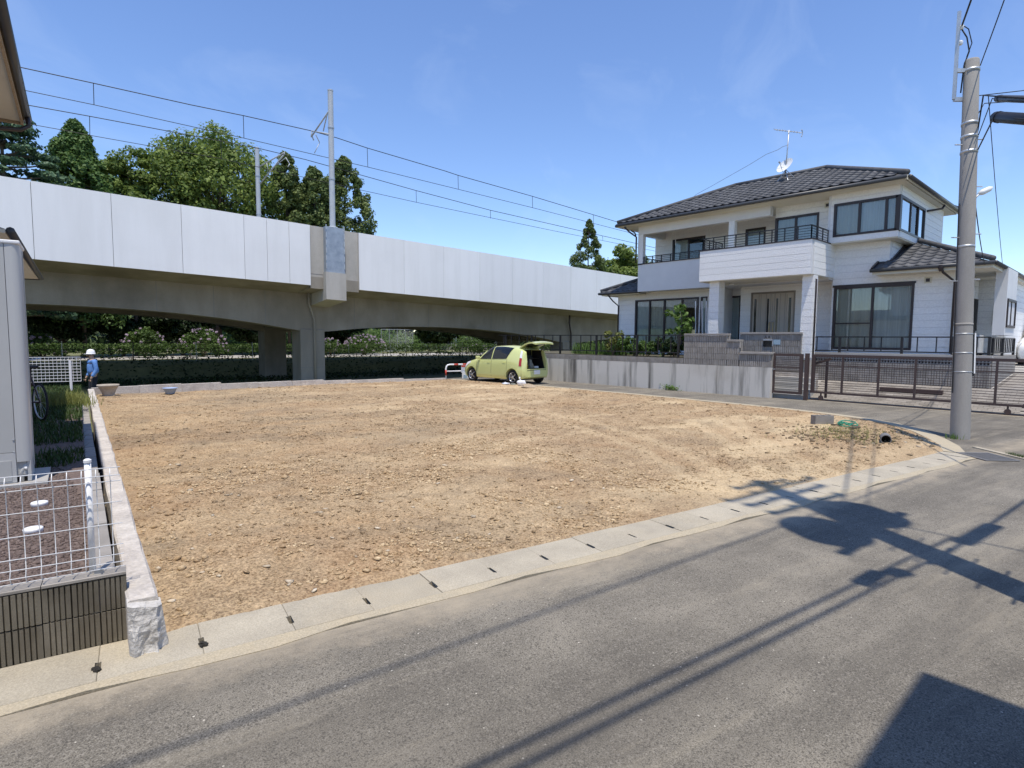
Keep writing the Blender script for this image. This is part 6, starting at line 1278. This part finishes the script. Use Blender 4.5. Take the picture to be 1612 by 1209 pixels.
n = 500; c = G(1330,682,.05); aa = rs.normal(size=(n,2))*[.6,.4]; stuff(obj('dry_straw', blade_mesh('dry_straw', np.stack([c.x+aa[:,0],c.y+aa[:,1],np.full(n,.03)],1), rs.uniform(.04,.12,n), rs.uniform(.8,3,n), rs.uniform(.002,.005,n), rs.uniform(0,1,n), 3), 'leaf_dry', lot, world=False))
n = 2200; px = rs.uniform(1.,9.,n); py = rs.uniform(3.,9.5,n); sd_ = sdist(px,py,polyL); k = (sd_ > .1) & (vnoise(px,py,1.2,12) > .55); px,py,sd_ = px[k],py[k],sd_[k]
stuff(obj('root_bits', blade_mesh('root_bits', np.stack([px,py,soil_z(px,py,sd_)+.004],1), rs.uniform(.006,.03,len(px)), rs.uniform(2,7,len(px)), rs.uniform(.0012,.003,len(px)), rs.uniform(0,1,len(px)), 13), 'root_brown', lot, world=False))
# drain grate
gq = [G(1515,716,.008),G(1540,709,.008),G(1592,722,.008),G(1570,730,.008)]; gr = thing('drain_grate', 'galvanised drain grate in the road at the lot corner', 'grate', tuple(sum(gq,Vector((0,0,0)))/4)); 
gr_c = sum(gq,Vector((0,0,0)))/4; gu = (gq[2]-gq[1]).normalized(); gw = Vector((-gu.y,gu.x,0)); hl, hw = .30,.24
obj('pit_shade', MB().obox(gr_c+Vector((0,0,-.004)), gu, hl, hw, .002), 'shade_earth_dark', gr)  # thin near-black plate for the shade below the bars
for s in (-1,1): obj('frame', MB().obox(gr_c+gw*s*hw+Vector((0,0,.003)), gu, hl+.02,.015,.006), 'pipe_grey', gr); obj('frame', MB().obox(gr_c+gu*s*hl+Vector((0,0,.003)), gw, hw,.015,.005), 'pipe_grey', gr)
for k in range(15): obj('bar', MB().obox(gr_c+gu*(-hl+.04*(k+.5))+Vector((0,0,.002)), gw, hw-.01,.005,.004), 'pipe_grey', gr)
for k in range(4): obj('cross_bar', MB().obox(gr_c+gw*(-hw+.12*(k+.5))+Vector((0,0,.0015)), gu, hl-.01,.004,.003), 'pipe_grey', gr)
ca, cbb = G(1535,704,.006), G(1680,738,.006); struct(obj('drain_edge', MB().bar(ca,cbb,.10,.02), 'lid_concrete'))
n = 700; t_ = rs.uniform(.35,1,n); P = np.array([tuple(ca.lerp(cbb,float(t))) for t in t_])+np.stack([rs.normal(size=n)*.03,rs.normal(size=n)*.03-.07,np.zeros(n)],1)
stuff(obj('verge_grass', blade_mesh('verge_grass', P, rs.uniform(.02,.06,n), rs.uniform(.2,1.2,n), rs.uniform(.002,.004,n), rs.uniform(0,1,n), 4), 'leaf_grass', world=False))
wq = G(1505,690,.0); n = 60; tag(obj('pole_weed', blade_mesh('pole_weed', np.array([wq.x-.12,wq.y+.02,.0])+rs.normal(size=(n,3))*[.04,.06,.0], rs.uniform(.05,.13,n), rs.uniform(.1,.7,n), rs.uniform(.003,.006,n), rs.uniform(.3,1,n), 5), 'leaf_bright', world=False), 'tiny weed at the foot of the leaning utility pole', 'weeds')
# red and white barrier with notice sheet
b0 = G(702,596,.0); bA = Vector((b0.x, b0.y, 0)); bB = bA+Vector((2.0,-.55,0)); zt_ = PY(702,574,b0.y).z
br = thing('road_barrier', 'red and white tubular road barrier behind the green car', 'barrier', tuple(bA.lerp(bB,.5)))
d = (bB-bA).normalized(); pts = [bA-Vector((0,0,.2)), bA+Vector((0,0,zt_-.18)), bA+Vector((0,0,zt_-.08))+d*.03, bA+d*.09+Vector((0,0,zt_-.02)), bA+d*.2+Vector((0,0,zt_))]
full = pts+[bB-d*.2+Vector((0,0,zt_)), bB-d*.09+Vector((0,0,zt_-.02)), bB-d*.03+Vector((0,0,zt_-.08)), bB+Vector((0,0,zt_-.18)), bB-Vector((0,0,.2))]
obj('tube', MB().tube(full, .036, 10), 'paint_white', br, smooth=True); obj('lower_rail', MB().tube([bA+Vector((0,0,zt_*.52)), bB+Vector((0,0,zt_*.52))], .026, 8), 'paint_white', br, smooth=True)
for p in (bA,bB): obj('red_band', MB().tube([p+Vector((0,0,zt_*.22)), p+Vector((0,0,zt_*.62))], .038, 10), 'paint_red', br, smooth=True)
for k in range(4): a = bA+d*(.38+.42*k)+Vector((0,0,zt_)); obj('red_band', MB().tube([a, a+d*.2], .038, 10), 'paint_red', br, smooth=True)
nx_ = Vector((d.y,-d.x,0)); nx_ = nx_ if nx_.y < 0 else -nx_; sc_ = bA+d*.85+nx_*.06
ns_ = thing('notice_sheet', 'white notice sheet with red heading hung on the road barrier', 'notice', tuple(sc_+Vector((0,0,zt_-.1))))
obj('upper_sheet', MB().obox(sc_+Vector((0,0,zt_-.20)), d, .14,.004,.17), 'paper', ns_); obj('heading', MB().obox(sc_+nx_*.006+Vector((0,0,zt_-.075)), d, .13,.003,.035), 'paint_red', ns_); obj('lower_sheet', MB().obox(sc_+d*.05+nx_*.03+Vector((0,0,zt_-.52)), d, .16,.004,.17), 'paint_white', ns_); obj('lower_print', MB().obox(sc_+d*.05+nx_*.037+Vector((0,0,zt_-.56)), d, .10,.002,.09), 'sticker_blue', ns_)
# bag and scraps by the car
bg_ = G(821,608,.0); mb = MB(); bm = bmesh.new(); bmesh.ops.create_icosphere(bm, subdivisions=3, radius=.17)
for v in bm.verts: v.co.z *= .85; v.co += v.co.normalized()*.05*mnoise.noise(v.co*9+Vector((3,1,2))); v.co.z = max(v.co.z, -.10)
bg_o = thing('plastic_bag', 'white plastic bag on the lane edge behind the car', 'bag', tuple(bg_)); obj('sack', MB().bm(bm).xf(Matrix.Translation(bg_+Vector((0,0,.11)))), 'bag_white', bg_o, smooth=True); obj('knot', MB().tube([bg_+Vector((-.05,0,.23)),bg_+Vector((-.09,.02,.31)),bg_+Vector((-.05,.05,.33))], [.03,.02,.035], 8), 'bag_white', bg_o, smooth=True)
for i,(x,y,w,m,lab) in enumerate(((797,606,.16,'paper','crumpled white scrap on the lane edge left of the bag'),(808,607,.12,'cargo_grey','grey scrap lying between bag and white scrap'),(832,611,.3,'wood_old','flat board scrap right of the white bag'))):
    q = G(x,y,.0); bm = bmesh.new(); bmesh.ops.create_icosphere(bm, subdivisions=2, radius=w)
    for v in bm.verts: v.co.z *= .3; v.co += v.co.normalized()*w*.5*mnoise.noise(v.co*14+Vector((i,5,2)))
    tag(obj('scrap', MB().bm(bm).xf(Matrix.Translation(q+Vector((0,0,.05)))), m), lab, 'scrap')

# ================================================================ cars
def section(x, spec):
    """half outline (y,z) from sill to roof centre at station x by interpolating the key stations"""
    ks = sorted(spec); 
    if x <= ks[0]: return spec[ks[0]]
    if x >= ks[-1]: return spec[ks[-1]]
    for a,b in zip(ks,ks[1:]):
        if a <= x <= b:
            t = (x-a)/(b-a); t = t*t*(3-2*t)*.5+t*.5; return [(p[0]+(q[0]-p[0])*t, p[1]+(q[1]-p[1])*t) for p,q in zip(spec[a],spec[b])]
#        sill low    sill        door mid    shoulder    belt        window mid  rail        roof edge   roof
SPEC = {
 1.80: [(.50,.28),(.54,.32),(.58,.45),(.58,.55),(.52,.62),(.42,.65),(.28,.67),(.14,.68),(0,.68)],
 1.74: [(.66,.22),(.70,.30),(.74,.45),(.72,.60),(.64,.70),(.50,.74),(.34,.76),(.16,.775),(0,.78)],
 1.58: [(.74,.20),(.79,.28),(.81,.46),(.79,.68),(.70,.80),(.54,.84),(.36,.86),(.18,.875),(0,.88)],
 1.20: [(.77,.20),(.82,.28),(.83,.48),(.82,.74),(.74,.88),(.58,.93),(.38,.955),(.19,.97),(0,.975)],
 .98:  [(.77,.20),(.82,.28),(.83,.50),(.82,.78),(.77,.93),(.62,.99),(.42,1.03),(.20,1.05),(0,1.06)],
 .55:  [(.77,.20),(.82,.28),(.83,.50),(.82,.80),(.79,.95),(.71,1.13),(.60,1.27),(.36,1.32),(0,1.34)],
 .10:  [(.77,.20),(.82,.28),(.83,.50),(.82,.81),(.79,.96),(.71,1.20),(.61,1.42),(.42,1.49),(0,1.51)],
 -.55: [(.77,.20),(.82,.28),(.83,.50),(.82,.83),(.79,.97),(.71,1.21),(.61,1.43),(.42,1.51),(0,1.535)],
 -1.15:[(.77,.20),(.82,.28),(.83,.50),(.82,.84),(.785,.98),(.70,1.20),(.60,1.40),(.42,1.48),(0,1.505)],
 -1.50:[(.75,.22),(.80,.30),(.82,.50),(.80,.82),(.75,.98),(.67,1.18),(.58,1.36),(.40,1.44),(0,1.46)],
 -1.72:[(.68,.24),(.74,.32),(.77,.50),(.75,.80),(.70,.95),(.63,1.12),(.54,1.28),(.38,1.35),(0,1.37)],
 -1.80:[(.58,.30),(.62,.36),(.65,.50),(.64,.66),(.60,.78),(.55,.90),(.46,1.0),(.30,1.05),(0,1.06)]}
def car_pt(x, v):
    s = section(x, SPEC); v = max(0,min(7.999,v)); i = int(v); t = v-i; return (x, s[i][0]+(s[i+1][0]-s[i][0])*t, s[i][1]+(s[i+1][1]-s[i][1])*t)
def car_patch(pts, side, off=.006, nu=10, nv=5):
    """panel lying just proud of the body: pts = (x0,v0)...(x3,v3) corners, bottom-front, bottom-rear, top-rear, top-front"""
    V = []; eps = .01
    for j in range(nv+1):
        for i in range(nu+1):
            a, b = i/nu, j/nv; x = (pts[0][0]*(1-a)+pts[1][0]*a)*(1-b)+(pts[3][0]*(1-a)+pts[2][0]*a)*b; v = (pts[0][1]*(1-a)+pts[1][1]*a)*(1-b)+(pts[3][1]*(1-a)+pts[2][1]*a)*b
            p = Vector(car_pt(x,v)); n = (Vector(car_pt(x-eps,v))-Vector(car_pt(x+eps,v))).cross(Vector(car_pt(x,v+.05))-Vector(car_pt(x,v-.05))); n = n.normalized() if n.length > 1e-9 else Vector((0,1,0))
            if n.y < 0 and abs(n.y) > .05 or (abs(n.y) <= .05 and n.z < 0): n = -n
            p = p+n*off; V.append((p.x, p.y*side, p.z))
    return MB().add(V, [(j*(nu+1)+i, j*(nu+1)+i+1, (j+1)*(nu+1)+i+1, (j+1)*(nu+1)+i) for j in range(nv) for i in range(nu)])
def bool_cut(ob, cutters):
    for c in cutters:
        md = ob.modifiers.new('cut','BOOLEAN'); md.operation = 'DIFFERENCE'; md.object = c; md.solver = 'EXACT'
    dg = bpy.context.evaluated_depsgraph_get(); me = bpy.data.meshes.new_from_object(ob.evaluated_get(dg)); ob.modifiers.clear(); old = ob.data; ob.data = me
    for c in cutters: bpy.data.objects.remove(c)
def make_car(loc, rz, paint, label, hatch_open=False):
    t = thing('car', label, 'car', loc, rz); xs = [1.80,1.78,1.74,1.68,1.58,1.45,1.3,1.2,1.1,.98,.85,.7,.55,.4,.25,.1,-.1,-.3,-.55,-.8,-1.0,-1.15,-1.3,-1.42,-1.5,-1.6,-1.68,-1.72,-1.77,-1.80]
    mb = MB(); V = []; m = 18; vv = [8*k/(m-1) for k in range(m)]
    for x in xs:
        R_ = [car_pt(x,v) for v in vv]; ring = R_+[(p[0],-p[1],p[2]) for p in R_[-2::-1]]; V += ring
    L = 2*m-1; F = [(i*L+j, (i+1)*L+j, (i+1)*L+j+1, i*L+j+1) for i in range(len(xs)-1) for j in range(L-1)]+[((i+1)*L, i*L, i*L+L-1, (i+1)*L+L-1) for i in range(len(xs)-1)]
    F += [tuple(range(L))[::-1], tuple((len(xs)-1)*L+j for j in range(L))]
    body = obj('body', MB().add(V,F), None, t, world=False); body.data.materials.append(MATS[paint])
    bm = bmesh.new(); bm.from_mesh(body.data); bmesh.ops.recalc_face_normals(bm, faces=bm.faces); bm.to_mesh(body.data); bm.free()
    cut = []
    for x in (1.22,-1.22):
        for s in (-1,1): cut.append(obj('cutter', MB().tube([(x,s*.56,.30),(x,s*.95,.30)], .335, 28), 'tyre', t, world=False))
    if hatch_open: cut.append(obj('cutter', MB().add([(-2,-.56,.62),(-1.0,-.56,.62),(-1.0,.56,.62),(-2,.56,.62),(-2,-.50,1.36),(-1.0,-.50,1.36),(-1.0,.50,1.36),(-2,.50,1.36)], [(0,3,2,1),(4,5,6,7),(0,1,5,4),(1,2,6,5),(2,3,7,6),(3,0,4,7)]), 'black_plastic', t, world=False))
    bpy.context.view_layer.update(); bool_cut(body, cut); autosmooth(body, 35)
    for s in (-1,1):
        for nm,q in (('front_window',[(.62,4.15),(.02,4.15),(.02,6.45),(.20,6.3)]),('rear_window',[(-.06,4.05),(-.88,4.1),(-1.12,6.3),(-.06,6.55)])):
            obj(nm, car_patch([(.70,4.05),(-.0,4.05),(-.0,6.55),(.22,6.5)] if nm[0] == 'f' else q, s, .013, 12, 8), 'car_glass' if 0 else 'black_gloss', t, world=False, smooth=True)
        for x in (.02-.045, .88, -.92):                                   # door gaps
            lo, hi = (.9,4.1) ; obj('door_gap', car_patch([(x+.006,lo),(x-.006,lo),(x-.006,hi),(x+.006,hi)], s, .002, 1, 6), 'black_plastic', t, world=False)
        for x in (.13,-.78): obj('door_handle', car_patch([(x+.08,3.25),(x-.08,3.25),(x-.08,3.5),(x+.08,3.5)], s, .025, 4, 2), paint, t, world=False, smooth=True)
        obj('side_moulding', car_patch([(.80,1.25),(-.82,1.25),(-.82,1.5),(.80,1.5)], s, .014, 8, 2), paint, t, world=False, smooth=True)
        obj('tail_lamp', car_patch([(-1.58,2.75),(-1.70,2.75),(-1.66,4.4),(-1.56,4.4)], s, .012, 3, 5), 'lamp_red', t, world=False, smooth=True); obj('tail_lamp_clear', car_patch([(-1.56,4.42),(-1.66,4.42),(-1.60,5.9),(-1.52,5.9)], s, .012, 3, 5), 'lamp_clear', t, world=False, smooth=True)
        obj('head_lamp', car_patch([(1.66,2.4),(1.30,3.4),(1.34,4.4),(1.62,4.1)], s, .008, 5, 4), 'lamp_clear', t, world=False, smooth=True)
        mr = obj('mirror', MB().box((.66,s*.80,.95),(.78,s*.97,1.08),.03), paint, t, world=False)
        for x in (1.22,-1.22):
            w = obj('wheel', MB().lathe([(.20,.06),(.265,.07),(.285,.05),(.285,-.07),(.265,-.085),(.19,-.085)], (0,0,0), 28, False).xf(Matrix.Translation((x,s*.72,.285)) @ Matrix.Rotation(-s*math.pi/2,4,'X')), 'tyre', t, world=False, smooth=True)
            M = Matrix.Translation((x,s*.72,.285)) @ Matrix.Rotation(-s*math.pi/2,4,'X')
            rim = obj('rim', MB().lathe([(.17,-.02),(.185,.045),(.20,.055),(.20,.03)], (0,0,0), 24, False).xf(M), 'alloy', w, world=False, smooth=True); obj('brake_disc', MB().lathe([(.18,.0),(.05,.005),(.0,.005)], (0,0,0), 20).xf(M), 'black_plastic', w, world=False)
            sp = MB()
            for k in range(5): a = k*1.2566; sp.bar((.03*math.cos(a),.03*math.sin(a),.045),(.185*math.cos(a),.185*math.sin(a),.05),.035,.02)
            sp.lathe([(.05,.03),(.05,.058),(.02,.065)], (0,0,0), 12); obj('spokes', sp.xf(M), 'alloy', w, world=False)
    obj('windscreen', MB().add([(.96,-.58,1.02),(.96,.58,1.02),(.22,.55,1.44),(.22,-.55,1.44)], [(0,1,2,3)]), 'black_gloss', t, world=False)
    bp_ = obj('bumper_gap', MB().box((-1.806,-.55,.56),(-1.79,.55,.575)), 'black_plastic', t, world=False)
    obj('number_plate', MB().box((-1.835,-.165,.40),(-1.805,.165,.565),.005), 'plate_white', t, world=False)
    obj('underbody', MB().box((-1.5,-.6,.17),(1.5,.6,.24)), 'black_plastic', t, world=False)
    if hatch_open:
        obj('boot_lining', MB().box((-1.02,-.555,.61),(-1.0,.555,1.34)).box((-1.7,-.55,.605),(-1.02,.55,.625)), 'black_plastic', t, world=False); obj('seat_back', MB().box((-1.1,-.5,.62),(-1.03,.5,1.12),.03), 'gutter_dark', t, world=False); obj('parcel_shelf', MB().box((-1.45,-.5,1.0),(-1.12,.5,1.02)), 'black_plastic', t, world=False)
        for s in (-1,1): obj('boot_trim', MB().add([(-1.05,s*.545,.62),(-1.72,s*.545,.62),(-1.55,s*.50,1.33),(-1.05,s*.50,1.33)], [(0,1,2,3)]), 'black_plastic', t, world=False)
        # open hatch: curved shell hinged at the roof, with window and struts
        pr = [(-1.33,1.47),(-1.50,1.56),(-1.68,1.64),(-1.86,1.69),(-2.05,1.71),(-2.22,1.66)]; hw_ = [.50,.53,.55,.56,.55,.50]; V = []; k_ = 9
        for (x,z),h in zip(pr,hw_):
            for j in range(k_): u = j/(k_-1)*2-1; V.append((x,u*h,z-.03*u*u))
        F = [(i*k_+j,(i+1)*k_+j,(i+1)*k_+j+1,i*k_+j+1) for i in range(5) for j in range(k_-1)]; nV = len(V); th_ = [(x,y,z-.055) for x,y,z in V]
        hull = MB().add(V+th_, F+[tuple(nV+i for i in f[::-1]) for f in F]); per = [i*k_ for i in range(6)]+[5*k_+j for j in range(1,k_)]+[i*k_+k_-1 for i in range(4,-1,-1)]+[j for j in range(k_-2,0,-1)]
        hull.f += [(per[i],per[(i+1)%len(per)],nV+per[(i+1)%len(per)],nV+per[i]) for i in range(len(per))]
        ht = obj('hatch', hull, paint, t, world=False); autosmooth(ht, 40)
        obj('hatch_window', MB().add([(-1.42,-.40,1.462),(-1.42,.40,1.462),(-1.82,.43,1.615),(-1.82,-.43,1.615)], [(0,1,2,3)]), 'black_gloss', ht, world=False); obj('inner_trim', MB().add([(-1.84,-.44,1.615),(-1.84,.44,1.615),(-2.14,.42,1.63),(-2.14,-.42,1.63)], [(0,1,2,3)]), 'gutter_dark', ht, world=False); obj('latch', MB().box((-2.19,-.04,1.585),(-2.12,.04,1.615)), 'black_plastic', ht, world=False)
        for s in (-1,1): obj('strut', MB().tube([(-1.52,s*.50,1.22),(-1.78,s*.48,1.60)], .012, 6), 'black_plastic', t, world=False)
    else: obj('rear_window', MB().add([(-1.50,-.52,1.33),(-1.50,.52,1.33),(-1.765,.55,1.04),(-1.765,-.55,1.04)], [(0,1,2,3)]), 'black_gloss', t, world=False)
    return t
car = make_car((16.13,18.03,.0), math.pi/2+rad(2), 'car_lime', 'lime green hatchback with open tailgate parked on the lane', True)
def incar(v): return car.matrix_basis @ Vector(v) if 0 else Matrix.Translation(car.location) @ Matrix.Rotation(math.pi/2+rad(2),4,'Z') @ Vector(v)
bm = bmesh.new(); bmesh.ops.create_cone(bm, cap_ends=True, segments=10, radius1=.2, radius2=.04, depth=.36)
for v in bm.verts: v.co += Vector((mnoise.noise(v.co*7)*.05, mnoise.noise(v.co*7+Vector((4,4,4)))*.05, 0))
tag(obj('grey_sack', MB().bm(bm).xf(Matrix.Translation(incar((-1.45,.02,.81)))), 'cargo_grey', smooth=True), 'grey cloth sack heaped in the open car boot', 'sack')
q = incar((-1.5,-.22,.66)); tag(obj('white_cloth', MB().box(q-Vector((.12,.1,.03)), q+Vector((.12,.1,.05)), .025), 'bag_white'), 'folded white cloth in the boot beside the grey sack', 'cloth')
q = incar((-1.45,.36,.70)); tag(obj('yellow_box', MB().box(q-Vector((.12,.12,.07)), q+Vector((.12,.12,.07)), .015), 'cargo_yellow'), 'yellow tool box at the left side of the car boot', 'box')
wc = G(1600,577,.95); make_car((wc.x+1.9, wc.y-.75, drive_z(wc.x+1.9)), math.pi, 'car_white', 'white car parked on the drive beside the house')
make_car((33.4, 4.2, drive_z(33)), math.pi, 'car_dark', 'dark car parked deep inside the carport')

# ================================================================ the worker
def skin_mesh(name, joints, bones, rad_, levels=2, root=0):
    me = bpy.data.meshes.new(name); me.from_pydata(joints, bones, []); ob = bpy.data.objects.new(name, me); COL.objects.link(ob)
    sk = ob.modifiers.new('skin','SKIN'); sk.use_smooth_shade = True; sb = ob.modifiers.new('sub','SUBSURF'); sb.levels = levels; sb.render_levels = levels
    for i,d in enumerate(me.skin_vertices[0].data): r = rad_[i]; d.radius = (r,r) if not isinstance(r,tuple) else r; d.use_root = (i == root)
    dg = bpy.context.evaluated_depsgraph_get(); m2 = bpy.data.meshes.new_from_object(ob.evaluated_get(dg)); bpy.data.objects.remove(ob); m2.name = name
    m2.polygons.foreach_set('use_smooth', [True]*len(m2.polygons)); return m2
ph = PY(145,552,23.6); pz = ph.z-1.74
man = thing('person', 'person in blue work shirt and white helmet standing behind the back kerb', 'person', (ph.x,23.6,pz), rad(188))
# local: +x forward (towards the photo's left), +y the person's left, z up
J = [(0,0,.95),(.0,0,1.12),(.01,0,1.32),(.0,0,1.43),(.02,0,1.50),(.04,0,1.60),(.05,0,1.68),
     (0,.09,.92),(.02,.10,.50),(-.02,.11,.09),(.09,.115,.04),(0,-.09,.92),(.05,-.10,.50),(.0,-.11,.09),(.11,-.115,.04),
     (0,.19,1.38),(-.03,.24,1.10),(.10,.23,.88),(.14,.225,.81),(0,-.19,1.38),(-.02,-.24,1.10),(.12,-.23,.88),(.16,-.225,.81)]
Bn = [(0,1),(1,2),(2,3),(3,4),(4,5),(5,6),(0,7),(7,8),(8,9),(9,10),(0,11),(11,12),(12,13),(13,14),(3,15),(15,16),(16,17),(17,18),(3,19),(19,20),(20,21),(21,22)]
Rr = [(.13,.10),(.13,.10),(.15,.10),(.11,.08),.055,.085,.085,.085,.06,.042,.035,.085,.06,.042,.035,.055,.045,.035,.028,.055,.045,.035,.028]
obj('body', skin_mesh('body', J, Bn, Rr), 'skin', man, world=False)
obj('shirt', skin_mesh('shirt', [J[i] for i in (0,1,2,3,15,16,17,19,20,21)], [(0,1),(1,2),(2,3),(3,4),(4,5),(5,6),(3,7),(7,8),(8,9)], [(.185,.15),(.18,.145),(.18,.13),(.125,.10),.078,.066,.053,.078,.066,.053]), 'shirt_blue', man, world=False)
obj('trousers', skin_mesh('trousers', [(0,0,1.0),J[0],J[7],J[8],(-.02,.11,.10),J[11],J[12],(.0,-.11,.10)], [(0,1),(1,2),(2,3),(3,4),(1,5),(5,6),(6,7)], [(.155,.12),(.15,.12),.105,.082,.065,.105,.082,.065], root=1), 'trousers_navy', man, world=False)
obj('helmet', MB().lathe([(.138,.0),(.134,.005),(.124,.02),(.120,.07),(.097,.125),(.055,.155),(.0,.165)], (.04,0,1.63), 20).box((.12,-.09,1.628),(.225,.09,1.638),.004), 'helmet_white', man, world=False, smooth=True)
obj('nose', MB().box((.13,-.015,1.56),(.16,.015,1.60),.008), 'skin', man, world=False)
for s in (-1,1):
    obj('ear', MB().box((.02,s*.085,1.56),(.06,s*.105,1.62),.008), 'skin', man, world=False); f = .09 if s > 0 else .11
    obj('shoe', MB().box((-.09 if s > 0 else -.07,s*.115-.05,.0),(.17 if s > 0 else .19,s*.115+.05,.09),.03), 'black_plastic', man, world=False)
    h0 = J[18] if s > 0 else J[22]
    for k in range(5):
        y = h0[1]+(k-2)*.016; L = (.05,.075,.08,.075,.06)[k]; dx = .03 if k == 0 else 0.
        obj('finger', MB().tube([(h0[0]+dx,y,h0[2]-.02),(h0[0]+dx+.012,y,h0[2]-.02-L*.6),(h0[0]+dx-.005,y,h0[2]-.02-L)], [.009,.009,.007], 6), 'skin', man, world=False, smooth=True)
obj('hair', MB().lathe([(.09,-.04),(.098,.0),(.098,.02)], (.03,0,1.63), 16), 'black_plastic', man, world=False)
